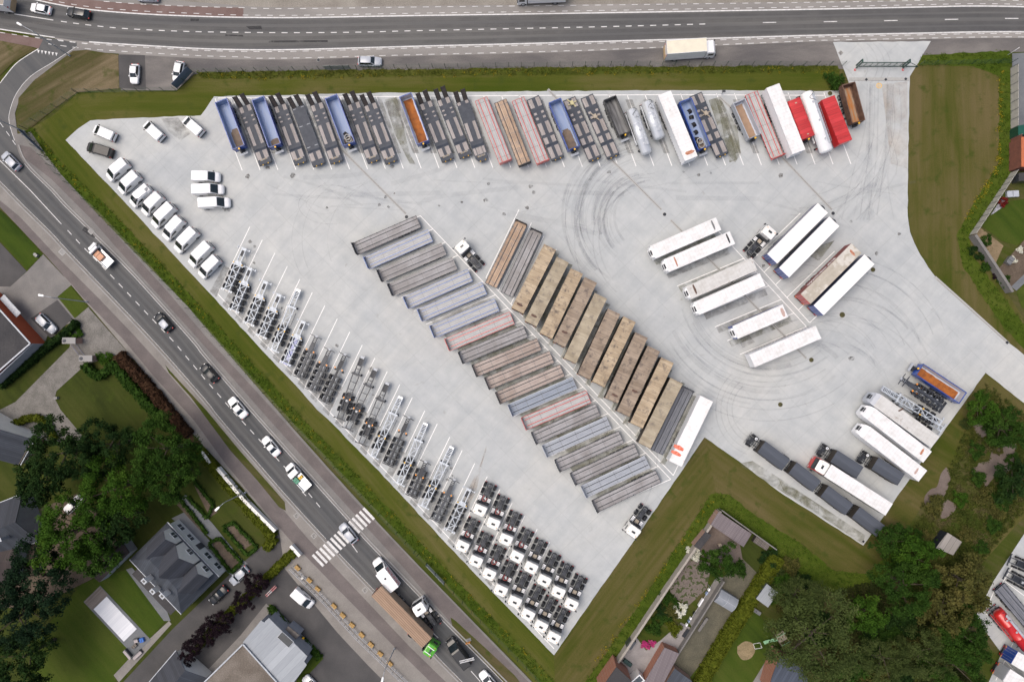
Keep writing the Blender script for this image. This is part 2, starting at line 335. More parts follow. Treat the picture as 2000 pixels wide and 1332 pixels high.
# ------------------------------------------------------------------ sheets of ground
def sheet(name, pts, z, mat, px=True, kind='structure'):
    pts = [tuple(P(*p, z)[:2]) for p in pts] if px else pts
    bm = bmesh.new(); vs = [bm.verts.new((x, y, z)) for x, y in pts]; f = bm.faces.new(vs)
    bmesh.ops.triangulate(bm, faces=[f]); bmesh.ops.recalc_face_normals(bm, faces=bm.faces)
    for f in bm.faces:
        if f.normal.z < 0: f.normal_flip()
    me = bpy.data.meshes.new(name); bm.to_mesh(me); bm.free(); me.materials.append(mat)
    o = bpy.data.objects.new(name, me); link(o); o['kind'] = kind; return o
def smooth(pts, n=4):
    """Catmull-Rom through pixel points"""
    out = []; p = [pts[0]]+list(pts)+[pts[-1]]
    for i in range(1, len(p)-2):
        for k in range(n):
            t = k/n; q = [0.5*((2*p[i][d])+(-p[i-1][d]+p[i+1][d])*t+(2*p[i-1][d]-5*p[i][d]+4*p[i+1][d]-p[i+2][d])*t*t+(-p[i-1][d]+3*p[i][d]-3*p[i+1][d]+p[i+2][d])*t**3) for d in (0, 1)]
            out.append(tuple(q))
    return out+[pts[-1]]
def ribbon(mb, pts, w, z, mat, h=.0):
    v = [P(*p, z) for p in pts]; n = len(v); L = []; R = []
    for i in range(n):
        d = (v[min(i+1, n-1)]-v[max(i-1, 0)]).normalized(); q = Vector((-d.y, d.x, 0))*(w/2); L.append(v[i]+q); R.append(v[i]-q)
    mb.add([p for p in L+R], [(n+i, n+i+1, i+1, i) for i in range(n-1)], mat)
def dashes(mb, pts, w, z, mat, on, off, start=0):
    """on/off in pixels along a pixel polyline"""
    d = 0; acc = [0]
    for a, b in zip(pts, pts[1:]): acc.append(acc[-1]+math.dist(a, b))
    def at(s):
        for i in range(len(acc)-1):
            if s <= acc[i+1]: t = (s-acc[i])/(acc[i+1]-acc[i]); return tuple(pts[i][k]+(pts[i+1][k]-pts[i][k])*t for k in (0, 1))
        return pts[-1]
    s = start
    while s+on < acc[-1]: ribbon(mb, [at(s), at(s+on/2), at(s+on)], w, z, mat); s += on+off
def X(pts, x):
    for a, b in zip(pts, pts[1:]):
        if a[0] <= x <= b[0]: return a[1]+(b[1]-a[1])*(x-a[0])/(b[0]-a[0])
    return pts[-1][1] if x > pts[-1][0] else pts[0][1]
def shift(pts, dy): return [(x, y+dy) for x, y in pts]
o = sheet('ground', [(-900, -900), (900, -900), (900, 900), (-900, 900)], -.03, G_rough, px=False)

E_top = smooth([(-60, -24), (50, -4), (110, 9), (180, 20), (280, 28), (400, 33), (500, 35), (600, 35), (800, 31.4), (1000, 28.5), (1200, 25.4), (1400, 22), (1600, 18.6), (1800, 14.5), (1900, 12.6), (2000, 14), (2080, 19)])
E_bot = smooth([(-60, 49), (0, 57.6), (60, 67), (107, 74), (174, 82.4), (290, 90), (400, 96), (500, 98), (600, 97), (800, 91.4), (1000, 86.5), (1200, 81), (1400, 75.4), (1600, 69.6), (1800, 65.5), (1900, 63.3), (2000, 63), (2080, 66)])
E_mid = smooth([(-60, 18), (28, 28), (104, 40), (160, 48), (230, 55.5), (310, 60), (400, 63), (560, 64.6), (700, 63.6), (800, 61), (1000, 56.7), (1200, 52.4), (1400, 47), (1503, 44.6), (1622, 43), (1740, 41), (1858, 38.6), (1976, 36.7), (2080, 38)])
sheet('verge', shift(E_top, -8)+[(2080, -60), (-60, -60)], .01, A_gravel)
cyt = [(-60, -46)]+[(x, y-(24 if x < 480 else 18-5*(x-480)/1500)) for x, y in E_top if x > 100]
sheet('cycle_path', [(-60, -30)]+[p for p in E_top]+[(x, y-(22 if x < 480 else 21-9*(x-480)/1500)) for x, y in E_top[::-1] if x >= 486], .03, A_cycle)
sheet('red_path', [(x, y) for x, y in E_top if x <= 486]+[(x, y-19) for x, y in E_top[::-1] if x <= 486], .036, A_brick)
sheet('road', E_top+E_bot[::-1], .046, A_road)
lowc = [(x, y) for x, y in E_bot if x >= 100]
sheet('cycle_path', lowc+[(x, y+(19 if x < 1100 else 19-7*(x-1100)/500 if x < 1600 else 12)) for x, y in lowc[::-1]], .034, A_cycle)
sheet('parking_strip', [(232, 104), (2080, 66), (2080, 100), (1960, 103), (1800, 108), (1700, 140), (1640, 135), (1100, 139), (800, 140), (400, 143), (378, 146), (345, 177), (236, 177)], .02, A_park)
sheet('parking_patch', [(231, 108), (283, 108), (285, 176), (232, 172)], .028, A_dark)
sheet('path', [(-40, 55), (0, 63), (86, 78), (76, 96), (62, 92), (0, 80), (-40, 70)], .04, A_brick)
# side road joining the top road, then the long slanting road
RL = smooth([(-40, 320), (0, 355), (44, 400), (100, 455), (140, 498), (296, 662), (400, 780), (432, 820), (552, 960), (636, 1052), (662, 1081), (734, 1156), (850, 1278), (902, 1331), (950, 1385)])
RR = smooth([(150, 92), (142, 97), (104, 122), (60, 150), (32, 184), (19, 220), (19, 242), (29, 275), (48, 320), (100, 373), (124, 400), (167, 443), (186, 463), (260, 538), (374, 665), (400, 698), (505, 820), (680, 1016), (704, 1043), (725, 1066), (848, 1194), (980, 1328), (1020, 1368)])
sheet('road', [(60, 69), (150, 84)]+RR+RL[::-1]+[(-60, 300), (-60, 200), (0, 162), (14, 143), (30, 126), (75, 96), (84, 78)], .042, A_road2)
sheet('pavement', [(150, 97), (170, 96), (160, 108), (110, 128), (68, 156), (40, 188), (29, 222), (34, 262), (60, 258), (88, 300), (120, 342), (182, 410), (262, 492), (368, 600), (384, 620), (574, 838), (640, 912), (740, 1022), (812, 1098), (888, 1176), (960, 1250), (1075, 1368)]+[(x, y) for x, y in RR[::-1]], .055, A_pave2)
sheet('cycle_path', [(36, 283), (60, 288), (120, 345), (202, 430), (330, 573), (400, 655), (552, 820), (700, 985), (800, 1090), (900, 1193), (1050, 1350), (1010, 1350), (880, 1215), (790, 1110), (680, 990), (526, 820), (372, 645), (300, 566), (180, 430), (100, 350), (42, 305)], .06, A_brown)
sheet('verge', [(880, 1205), (890, 1212), (960, 1276), (1005, 1318), (1030, 1350), (1000, 1350), (955, 1300), (905, 1250), (884, 1226)], .07, G_rough)
LW = [(-60, 330), (0, 372), (60, 430), (138, 510), (290, 672), (400, 796), (545, 966), (632, 1062), (655, 1088), (728, 1164), (845, 1286), (930, 1380)]
sheet('pavement', [(x, y) for x, y in RL if y > 330]+[(800, 1380), (720, 1300), (660, 1236), (556, 1110), (545, 1036), (470, 948), (395, 868), (330, 792), (262, 702), (210, 640), (130, 546), (70, 470), (0, 405), (-60, 350)], .052, A_pave)
sheet('cycle_path', [(-20, 375), (40, 425), (110, 500), (190, 580), (262, 655), (322, 722), (400, 812), (470, 900), (545, 985), (600, 1050), (680, 1135), (800, 1262), (880, 1340), (850, 1340), (770, 1262), (650, 1140), (570, 1058), (515, 995), (440, 905), (380, 822), (300, 734), (240, 662), (170, 590), (90, 500), (0, 405)], .057, A_brown)
sheet('verge', [(322, 712), (330, 722), (402, 800), (470, 882), (530, 950), (556, 980), (558, 997), (545, 990), (500, 935), (450, 880), (404, 818), (372, 775), (330, 728)], .075, G_rough)
# kerbs along the slanting road
def kerb(pts, off, name='kerb'):
    b = MB(); v = [P(*p, .1) for p in pts]; n = len(v); A = []; B_ = []
    for i in range(n):
        d = (v[min(i+1, n-1)]-v[max(i-1, 0)]).normalized(); q = Vector((-d.y, d.x, 0)); A.append(v[i]+q*off); B_.append(v[i]+q*(off+.25))
    for i in range(n-1):
        a, b2, c, d = A[i], A[i+1], B_[i+1], B_[i]
        b.add([(*a[:2], .04), (*b2[:2], .04), (*c[:2], .04), (*d[:2], .04), (*a[:2], .14), (*b2[:2], .14), (*c[:2], .14), (*d[:2], .14)], [(4, 5, 6, 7) if off < 0 or True else (7, 6, 5, 4), (0, 1, 5, 4), (2, 3, 7, 6)], A_conc2)
    o = obj(name, b); o['kind'] = 'structure'
A_conc2 = ground_mat('kerb_concrete', [(.35, (.26, .255, .25)), (.65, (.32, .315, .305))], .4, 6, fine_amt=.3)
kerb([p for p in RR if 275 < p[1] and not 1010 < p[1] < 1050], .35); kerb([p for p in RL if p[1] > 330 and not 1045 < p[1] < 1090], -.6)

# grass land inside the fence, one sheet per mowing direction
lawn = {'lawn': 1}
sheet('lawn', [(70, 255), (150, 185), (235, 178), (345, 180), (385, 143), (1640, 134), (1660, 165), (1700, 400), (1100, 400), (500, 400)], .0, G_h)
sheet('lawn', [(1640, 134), (1800, 108), (1972, 100), (1976, 340), (1892, 460), (2005, 630), (2100, 780), (1700, 520), (1640, 300)], .004, G_v)
sheet('lawn', [(45, 260), (150, 200), (420, 500), (900, 1000), (1085, 1200), (1085, 1370), (1040, 1330), (816, 1086), (384, 630), (100, 340)], .008, G_d)
sheet('lawn', [(1082, 1278), (1085, 1370), (1150, 1340), (1205, 1285), (1404, 992), (1480, 1042), (1400, 800), (1376, 840), (1150, 1100)], .012, G_u)
sheet('lawn', [(1376, 840), (1404, 992), (1472, 1032), (1560, 1100), (1640, 1150), (1700, 1120), (1760, 1050), (1800, 990), (1960, 790), (2090, 1000), (2090, 700), (1900, 690), (1600, 1000), (1500, 930)], .016, G_k)
sheet('lawn', [(1900, 1120), (1990, 1020), (2060, 960), (2060, 900), (1990, 1000), (1900, 1110), (1800, 1240), (1820, 1350), (1860, 1350)], .018, G_u)
sheet('verge', [(142, 100), (170, 98), (231, 108), (233, 173), (150, 181), (110, 210), (58, 252), (34, 232), (36, 192), (66, 158), (108, 126)], .066, G_dry)
sheet('verge', [(-40, 70), (0, 80), (60, 92), (70, 97), (28, 120), (0, 148), (-40, 180)], .066, G_dry)
# yard
YARD = [(128, 274), (152, 252), (176, 236), (236, 232), (392, 226), (418, 189), (640, 184), (800, 181), (1200, 177.5), (1400, 177), (1636, 178), (1658, 162), (1627, 83), (1818, 81), (1777, 150), (1774, 300), (1773, 422), (1777.7, 454), (1785.6, 474), (1797, 497), (1812.6, 521.6), (1826, 539.6), (1857.7, 569), (1893.7, 600), (1934, 636.5), (1968, 668), (2000, 693), (2090, 762), (2090, 860), (2000, 787), (1925, 728), (1805, 895), (1686, 1065), (1600, 1009.6), (1517.7, 957), (1442.6, 900), (1376, 854), (1300, 965), (1231, 1066), (1166, 1158), (1082, 1279), (1054, 1250), (990, 1184), (962, 1156), (876, 1066), (780, 962), (730, 910), (642, 820), (619, 800), (572.5, 747), (520, 693), (490, 660), (400, 563), (330, 488), (248, 400), (200, 350)]
rn = random.Random(3); Y2 = []
for a, b in zip(YARD, YARD[1:]+YARD[:1]):
    L = math.dist(a, b); n = max(1, int(L/14))
    for i in range(n):
        t = i/n; Y2.append((a[0]+(b[0]-a[0])*t+(rn.uniform(-.8, .8) if i else 0), a[1]+(b[1]-a[1])*t+(rn.uniform(-.8, .8) if i else 0)))
sheet('yard', Y2, .046, A_conc)
sheet('yard', [(2005, 1035), (2100, 900), (2100, 1400), (1930, 1400), (1931, 1332), (1956, 1275), (1905, 1205), (1940, 1135)], .046, A_conc)
# parking bay lines
b = MB(); z = .052; lw = .15
for k in range(35):
    x = 473+34.97*k; yb = 333-.36*k; ribbon(b, [(x-53, yb-140), (x, yb)], lw, z, WORN)
ribbon(b, [(426, 192), (900, 188), (1300, 185.5), (1612, 187)], lw, z, WORN)
for k in range(25):
    x, y = 488+24.4*k, 443+25.65*k; ribbon(b, [(x, y), (x-63, y+131)], lw, z, WORN)
ribbon(b, [(425, 574), (740, 906), (1082, 1266)], lw, z, WORN)
l1 = lambda k: (821+24.45*k, 421.8+25.7*k); l2 = lambda k: (949+24.4*k, 542.6+25.7*k)
ribbon(b, [l1(0), l1(20)], lw, z+.004, WORN); ribbon(b, [l2(0), l2(15)], lw, z+.004, WORN)
for k in range(21): x, y = l1(k); ribbon(b, [(x, y), (x-135, y+57)], lw, z, WORN)
for k in range(16): x, y = l2(k); ribbon(b, [(x, y), (x+64.6, y-132.8)], lw, z, WORN)
ribbon(b, [(1403.7, 451.8), (1575, 638)], lw, z+.004, WORN); ribbon(b, [(1470, 507), (1581, 630)], lw, z+.004, WORN)
for k in range(8): x, y = 1403.7+24.5*k, 451.8+26.6*k; ribbon(b, [(x, y), (x-130, y+54)], lw, z, WORN)
for k in range(6): x, y = 1470+22.3*k, 507+24.7*k; ribbon(b, [(x, y), (x+93, y-90)], lw, z, WORN)
for a, c in (((1944, 1148), (1924, 1196)), ((1950, 1160), (2010, 1200)), ((1963, 1135), (2010, 1170)), ((1924, 1196), (2010, 1270)), ((1985, 1035+60), (1950, 1150)), ((1978, 1256), (1945, 1328)), ((1962, 1288), (2000, 1330))): ribbon(b, [a, c], lw, z, WORN)
o = obj('bay_markings', b); o['kind'] = 'structure'
# road markings
b = MB(); z = .052
ribbon(b, E_top, .24, z, WHITE); ribbon(b, [p for p in E_bot if p[0] <= 107], .22, z, WHITE); ribbon(b, [p for p in E_bot if p[0] >= 174], .24, z, WHITE)
ribbon(b, [(28, 28), (66, 34), (104, 40)], .16, z, WHITE)
mid = [p for p in E_mid if 119 < p[0] < 1408]; dashes(b, mid, .17, z, WHITE, 11.5, 12.5)
for x in (8, ) : ribbon(b, [(8, 25.5), (17, 26.5)], .14, z, WHITE)
for x in (1503, 1622, 1740, 1858.6, 1976): ribbon(b, [(x-13, X(E_mid, x-13)), (x+13, X(E_mid, x+13))], .16, z, WHITE)
for lst, d1, d2 in ((E_top, lambda x: 4 if x > 400 else 5, lambda x: (19 if x < 480 else 18-6*(x-480)/1500)), ):
    dashes(b, [(x, y-d1(x)-.5) for x, y in lst if x > 60], .12, z, WHITE, 11, 13); dashes(b, [(x, y-d2(x)) for x, y in lst if x > 180], .12, z, WHITE, 11.5, 12.5)
dashes(b, [(x, y+3.4) for x, y in E_bot if x > 95], .12, z, WHITE, 12, 12, 5); dashes(b, [(x, y+(14 if x < 500 else 16.5 if x < 1150 else 16.5-6.5*(x-1150)/450 if x < 1600 else 10)) for x, y in E_bot if x > 92], .12, z, WHITE, 12, 12)
dashes(b, [(0, 64), (60, 73), (105, 79), (175, 87)], .12, z, WHITE, 10, 13)
for i in range(6):
    x, y = 75+7*i, 99+1.1*i; v = [P(x-2.4, y-1, z), P(x+2.4, y-.4, z), P(x, y+6, z)]; b.add(v, [(2, 1, 0)], WHITE)
ribbon(b, smooth([(75, 96), (52, 110), (30, 126), (10, 150), (0, 163)]), .16, z, WHITE); ribbon(b, [p for p in RR if p[1] < 276], .17, z, WHITE)
ribbon(b, [p for p in RL if p[1] < 1053], .15, z, WHITE); ribbon(b, [p for p in RL if p[1] > 1080], .15, z, WHITE)
ribbon(b, [p for p in RR if 318 < p[1] < 444], .12, z, WHITE); ribbon(b, [p for p in RR if 462 < p[1] < 1018], .15, z, WHITE); ribbon(b, [p for p in RR if p[1] > 1042], .15, z, WHITE)
dashes(b, [(0, 240), (20, 268), (50, 312)], .12, z, WHITE, 11, 10)
ribbon(b, [(0, 314), (60, 373), (120, 438)], .13, z, WHITE)
cl = [(132, 450), (155, 475), (214, 535), (300, 626), (340, 668), (400, 740), (455, 803), (520, 873), (596, 955), (640, 1008)]; dashes(b, cl, .14, z, WHITE, 11.5, 12.5)
for a, c in (((590, 960), (598, 968)), ((685, 1060), (698, 1078)), ((762, 1148), (775, 1161)), ((840, 1230), (856, 1245)), ((920, 1310), (938, 1330))): ribbon(b, [a, c], .14, z, WHITE)
for i in range(15):
    if i in (5,): continue
    x, y = 720-7.05*i, 1003+6.5*i; ribbon(b, [(x-10.5, y-11), (x+10.5, y+11)], .52, .072, WHITE)
o = obj('road_markings', b); o['kind'] = 'structure'
# tyre marks, moss, damp and grime with painted shade: thin films on the concrete
TY = decal('tyre_film', (.19, .205, .23), .3, .8, .5, .27); TYS = decal('tyre_film_faint', (.24, .25, .27), .25, .75, .4, .18)
b = MB()
def arc(cx, cy, r, a0, a1, w=.22, mat=TY, n=22, ry=None):
    ry = ry or r; ribbon(b, [(cx+r*cos(radians(a0+(a1-a0)*i/n)), cy-ry*sin(radians(a0+(a1-a0)*i/n))) for i in range(n+1)], w, .058+.002*(len(b.f) % 7)/7, mat)
TYW = decal('tyre_smear', (.25, .27, .30), .25, .85, .25, .14)
ra = random.Random(5)
for i in range(34): arc(1262+ra.uniform(-9, 9), 425+ra.uniform(-10, 10), ra.uniform(58, 160), ra.uniform(85, 135), ra.uniform(180, 240), ra.choice((.14, .2, .3, .5, .8)), ra.choice((TY, TYS, TYS, TYW, TYW)), ry=None)
for i in range(12): arc(1500+ra.uniform(-9, 9), 560+ra.uniform(-10, 10), ra.uniform(150, 262), ra.uniform(195, 225), ra.uniform(260, 310), ra.choice((.2, .4, .8)), ra.choice((TYS, TYW)))
for i in range(16): arc(1600+ra.uniform(-60, 60), 760+ra.uniform(-30, 30), ra.uniform(90, 230), ra.uniform(10, 60), ra.uniform(90, 130), ra.choice((.2, .4, .9)), ra.choice((TYS, TYW)))
for i in range(10): arc(1060+ra.uniform(-60, 60), 880+ra.uniform(-30, 30), ra.uniform(60, 190), ra.uniform(-40, 0), ra.uniform(10, 60), ra.choice((.15, .3, .6)), TYW)
for i in range(14): x = 1690+ra.uniform(0, 70); ribbon(b, smooth([(x, 165), (x+ra.uniform(-8, 8), 250), (x+ra.uniform(-30, 5), 340), (x+ra.uniform(-90, 10), 430)]), ra.choice((.2, .4, .7)), .0595, ra.choice((TYS, TYW)))
for i in range(26):
    x, y = ra.uniform(520, 1700), ra.uniform(335, 420); d = ra.uniform(-60, 60); ribbon(b, smooth([(x, y), (x+ra.uniform(40, 90), y+d*.4), (x+ra.uniform(120, 200), y+d)]), ra.choice((.2, .5, .9)), .0588, TYW)
for r, a0, a1 in ((120, 100, 190), (132, 95, 200), (168, 110, 180)): arc(1290, 470, r, a0, a1+30, .25, TYS)
for r, a0, a1 in ((150, 200, 300), (162, 205, 310), (196, 215, 305), (240, 225, 310), (262, 230, 300)): arc(1500, 560, r, a0, a1, .22, TYS)
for r in (60, 75, 92, 108, 121): arc(1640, 720, r*1.8, 20, 120, .2, TYS)
for r, a0, a1 in ((150, 280, 350), (172, 270, 350), (186, 265, 345), (90, 280, 360)): arc(1560, 235, r, a0, a1, .2, TYS)
arc(645, 400, 62, 60, 290, .12, TY, ry=38); arc(632, 400, 34, 90, 330, .1, TY, ry=18); arc(700, 470, 130, 120, 210, .12, TYS); arc(720, 470, 130, 120, 205, .12, TYS); arc(760, 470, 120, 110, 200, .12, TYS)
for r in (60, 70, 82, 92): arc(1490, 800, r, 130, 250, .2, TYS)
for r in (40, 52, 90): arc(1050, 880, r*2.6, -40, 30, .14, TYS)
for x in (1693, 1712, 1725, 1737): arc(x-70, 128, 72, -35, 45, .2, TYS, ry=60)
for x in (1700, 1716, 1733): ribbon(b, [(x, 160), (x-3, 300), (x-20, 420)], .25, .059, TYS)
o = obj('tyre_marks', b); o['kind'] = 'structure'
MOSS = decal('moss_film', (.19, .19, .125), .34, .72, .4, .75); DAMP = decal('damp_film', (.22, .215, .20), .36, .72, .45, .65); RUSTF = decal('rust_wash', (.46, .36, .26), .36, .8, .3, .45); SHADE = decal('grime_shade_film', (.22, .215, .20), .30, .7, .8, .6)  # SHADE: grime with painted shade, for the gaps between parked trailers
def film(pts, mat, z=.057): o = sheet('stain', pts, z, mat)  # stain sheets, and the strips of painted shade too
film([(752, 195), (775, 190), (800, 300), (812, 322), (800, 320), (770, 260)], MOSS); film([(750, 200), (778, 192), (790, 250), (770, 255)], DAMP, .059)
film([(1384, 196), (1405, 190), (1440, 250), (1447, 300), (1436, 318), (1420, 300)], MOSS); film([(1400, 200), (1420, 230), (1440, 312), (1425, 318)], MOSS, .059)
film([(1440, 905), (1470, 900), (1540, 945), (1600, 985), (1690, 1045), (1685, 1062), (1600, 1006), (1518, 954)], MOSS)
film([(1520, 935), (1600, 985), (1600, 1003), (1530, 958)], MOSS, .060)
film([(315, 232), (348, 230), (372, 262), (352, 275), (330, 258)], DAMP); film([(1722, 165), (1772, 160), (1772, 330), (1740, 320)], RUSTF)
film([(915, 955), (950, 880), (950, 870), (930, 960), (905, 1010), (895, 1000)], RUSTF)
for k in range(20):
    x, y = l1(k); mt = (DAMP if k < 8 else MOSS); film([(x-14, y+6), (x-4, y+14), (x-118, y+62), (x-126, y+50)], mt, .0565)
for k in range(3, 15): x, y = l2(k); film([(x-2, y+2), (x+8, y+6), (x+72, y-128), (x+60, y-132)], MOSS, .0565)
for k in range(1, 34, 1): x = 473+34.97*k; film([(x-56, 195), (x-42, 195), (x-4, 300), (x-16, 300)], SHADE, .0565)  # dark strip in each gap of the top row, shade painted in
for k in range(24):
    x, y = 488+24.4*k, 443+25.65*k
    film([(x-50, y+75), (x-38, y+82), (x-66, y+138), (x-78, y+126)], SHADE, .0565)  # same painted shade beside the chassis wheels
for k in range(7): x, y = 1403.7+24.5*k, 451.8+26.6*k; film([(x-8, y+6), (x-2, y+18), (x-122, y+66), (x-128, y+54)], MOSS if k in (0, 2, 6) else DAMP, .0565)
film([(1440, 660), (1460, 652), (1475, 668), (1450, 680)], DAMP); film([(1540, 480), (1600, 480), (1630, 470), (1600, 510)], MOSS)
OIL = decal('oil_spot', (.14, .135, .125), .32, .62, 1.6, .7); ro_ = random.Random(21)
for i in range(46):
    x, y = ro_.choice([(ro_.uniform(480, 1650), ro_.uniform(322, 345)), (ro_.uniform(430, 900), 0), (ro_.uniform(1380, 1660), ro_.uniform(440, 720)), (ro_.uniform(560, 1100), ro_.uniform(350, 420)), (ro_.uniform(1640, 1760), ro_.uniform(250, 720))])
    if y == 0: y = 455+(x-430)*1.05+ro_.uniform(-60, 20)
    r = ro_.uniform(2, 6); film([(x+r*cos(k)*ro_.uniform(.6, 1.2), y+r*sin(k)*ro_.uniform(.5, 1.1)) for k in np.arange(0, 6.2, .7)], OIL, .0605)
film([(440, 398), (452, 405), (448, 414), (436, 408)], DAMP, .06)
b = MB(); DK = decal('wheel_track', (.055, .055, .058), .2, .8, .25, .24); PT = decal('tar_patch', (.045, .045, .048), .3, .5, .5, .6)
for f in (.14, .36, .64, .86): ribbon(b, [(x, X(E_top, x)+(X(E_bot, x)-X(E_top, x))*f) for x in range(-40, 2060, 30)], .75, .0495, DK)
RLs = [p for p in RL if p[1] > 330]; 
def side(p, f):
    q = min(RR, key=lambda r: math.dist(r, p)); return (p[0]+(q[0]-p[0])*f, p[1]+(q[1]-p[1])*f)
for f in (.16, .36, .64, .84): ribbon(b, [side(p, f) for p in RLs if 360 < p[1] < 1330], .6, .0495, DK)
for pts in ([(480, 52), (510, 51), (512, 58), (488, 58)], [(525, 80), (640, 79), (640, 83), (525, 84)], [(372, 37), (388, 37), (388, 42), (372, 42)], [(165, 442), (188, 458), (184, 466), (160, 450)], [(440, 68), (475, 69), (475, 72), (440, 71)]):
    v = [P(*p, .0505) for p in pts]; b.add(v, [(3, 2, 1, 0)], PT)
o = obj('road_wear', b); o['kind'] = 'structure'
# drainage channels and manholes
b = MB(); DR = M('drain_slot', (.10, .10, .10), (.30, .29, .27), 3, .7); DC = M('drain_edge', (.40, .40, .385), None, 3, .8)
for a, c in (((545, 178), (545, 178)), ((665, 290), (793, 418)), ((1070, 175), (1090, 196)), ((1180, 298), (1292, 410)), ((1405, 190), (1440, 222)), ((1525, 305), (1625, 410)), ((1310, 430), (1575, 700)), ((565, 195), (600, 240))):
    if a == c: continue
    ribbon(b, [a, c], .5, .060, DC); ribbon(b, [a, c], .1, .064, DR)
ribbon(b, [(1826, 541), (1893, 601), (1968, 669)], .5, .06, DC); ribbon(b, [(1830, 546), (1893, 603), (1966, 668)], .08, .064, DR)
ribbon(b, [(1658, 155), (1776, 155)], .6, .060, DC); ribbon(b, [(1658, 158), (1776, 158)], .08, .064, DR)
o = obj('drain_channels', b); o['kind'] = 'structure'
def manhole(px, py, r, label, mat=None, sq=False, g='manholes and gullies'):
    b = MB()
    if sq: b.box(-r, r, -r, r, 0, .02, DC); b.box(-r*.8, r*.8, -r*.8, r*.8, .02, .035, mat or DR)
    else: b.cyl((0, 0, 0), (0, 0, .02), r, DC, 20); b.cyl((0, 0, .02), (0, 0, .04), r*.85, mat or m_frame, 20)
    tag(obj('manhole_cover', b, loc=P(px, py, .05), rz=.78 if sq else 0), label, 'manhole', g)
m_mossy = M('mossy_lid', (.09, .08, .02), (.05, .05, .03), 5, 1)
for a in ((794, 424, .38, 'dark round manhole cover at the top end of the slanting flatbed row'), (1298, 419, .38, 'dark round manhole cover above the uppermost white box trailer'), (1627, 417, .38, 'dark round manhole cover right of the navy sided trailers'),
    (1705, 527, .5, 'mossy round manhole cover at the corner of the lowest navy sided trailer', m_mossy), (1645, 615, .6, 'mossy round manhole cover right of the short gap in the bays', m_mossy), (1584.6, 703, .5, 'mossy round manhole cover below the white curtain box trailer', m_mossy),
    (1524, 790, .5, 'mossy round manhole cover in the open concrete near the tyre tracks', m_mossy), (1621, 183, .5, 'mossy round manhole cover beside the bush at the top of the yard', m_mossy), (622, 118, .35, 'round manhole cover on the verge of the top road'),
    (713, 1152, .45, 'square gully on the pavement beside the long brown trailer', DR, True), (579, 1007, .45, 'square gully on the pavement left of the zebra crossing', DR, True), (613, 1046, .45, 'square gully just above the zebra crossing', DR, True), (122, 492, .6, 'square pale gully by the left road edge', A_conc2, True), (178, 452, .5, 'square pale gully at the right road edge', A_conc2, True),
    (1692, 156, .28, 'left dark square grate in the gate threshold', m_frame, True), (1730, 156, .28, 'middle dark square grate in the gate threshold', m_frame, True), (1769, 155, .28, 'right dark square grate in the gate threshold', m_frame, True), (1967, 669, .3, 'dark square grate at the end of the curved edge drain', m_frame, True),
    (1686, 1057, .25, 'dark square grate at the lowest corner of the yard', m_frame, True), (1642, 104, .4, 'brownish square grate in the entrance concrete', DR, True)): manhole(*a)
b = MB(); ns = 24
for r0, r1 in ((.42, .52), ):
    b.loft([[Vector((r*cos(2*pi*k/ns), r*sin(2*pi*k/ns), zz)) for k in range(ns)] for r, zz in ((.52, 0), (.52, .006), (.40, .006), (.40, 0))], m_yellow, False)
b.box(-.2, .2, -.03, .03, 0, .006, m_yellow); b.box(-.2, .2, .12, .17, 0, .006, m_yellow); b.box(-.2, .2, -.17, -.12, 0, .006, m_yellow)
tag(obj('painted_ring', b, loc=P(1717, 168, .058)), 'yellow painted ring on the concrete inside the gate', 'marking')
# ------------------------------------------------------------------ vegetation
def leafmat(name, c1, c2, c3, scale=.9):
    m, t, b = nt(name); v = coords(t); n = noise(t, v, scale, 3, .6); n2 = noise(t, v, scale*9, 2, .5)
    r = ramp(t, n, [(.33, c1), (.52, c2), (.70, c3)]); c = mixc(t, .5, r.outputs[0], ramp(t, n2, [(.3, (.6, .6, .6)), (.7, (1.35, 1.35, 1.3))]).outputs[0], 'MULTIPLY')
    t.links.new(c, b.inputs['Base Color']); b.inputs['Roughness'].default_value = .8; b.inputs['Specular IOR Level'].default_value = .08
    b.inputs['Subsurface Weight'].default_value = 0; return m
LF = {'dark': leafmat('leaf_dark', (.009, .023, .006), (.015, .036, .008), (.026, .052, .011), 1.5), 'mid': leafmat('leaf_mid', (.015, .038, .006), (.026, .060, .008), (.042, .084, .013), 1.5),
      'bright': leafmat('leaf_bright', (.020, .050, .005), (.034, .080, .008), (.055, .108, .012), 1.5), 'olive': leafmat('leaf_olive', (.045, .05, .014), (.075, .075, .02), (.11, .10, .03), 1.5),
      'willow': leafmat('leaf_willow', (.034, .050, .014), (.052, .074, .020), (.075, .098, .030), 1.5), 'purple': leafmat('leaf_purple', (.010, .006, .009), (.016, .009, .013), (.024, .013, .018), 1.5),
      'yellow': leafmat('leaf_yellowgreen', (.045, .062, .005), (.075, .090, .008), (.10, .12, .014), 1.5), 'copper': leafmat('leaf_copper', (.030, .016, .010), (.050, .026, .015), (.07, .04, .022), 1.5),
      'pink': leafmat('petal_pink', (.35, .03, .14), (.5, .05, .2), (.5, .2, .3)), 'white': leafmat('petal_white', (.5, .5, .42), (.65, .65, .56), (.75, .75, .7)), 'red': leafmat('leaf_red', (.08, .008, .008), (.14, .015, .012), (.16, .03, .02)),
      'conifer': leafmat('leaf_conifer', (.006, .016, .008), (.010, .026, .011), (.018, .036, .014), 1.5)}
m_bark = M('bark', (.10, .08, .055), (.05, .04, .03), 4, .9)
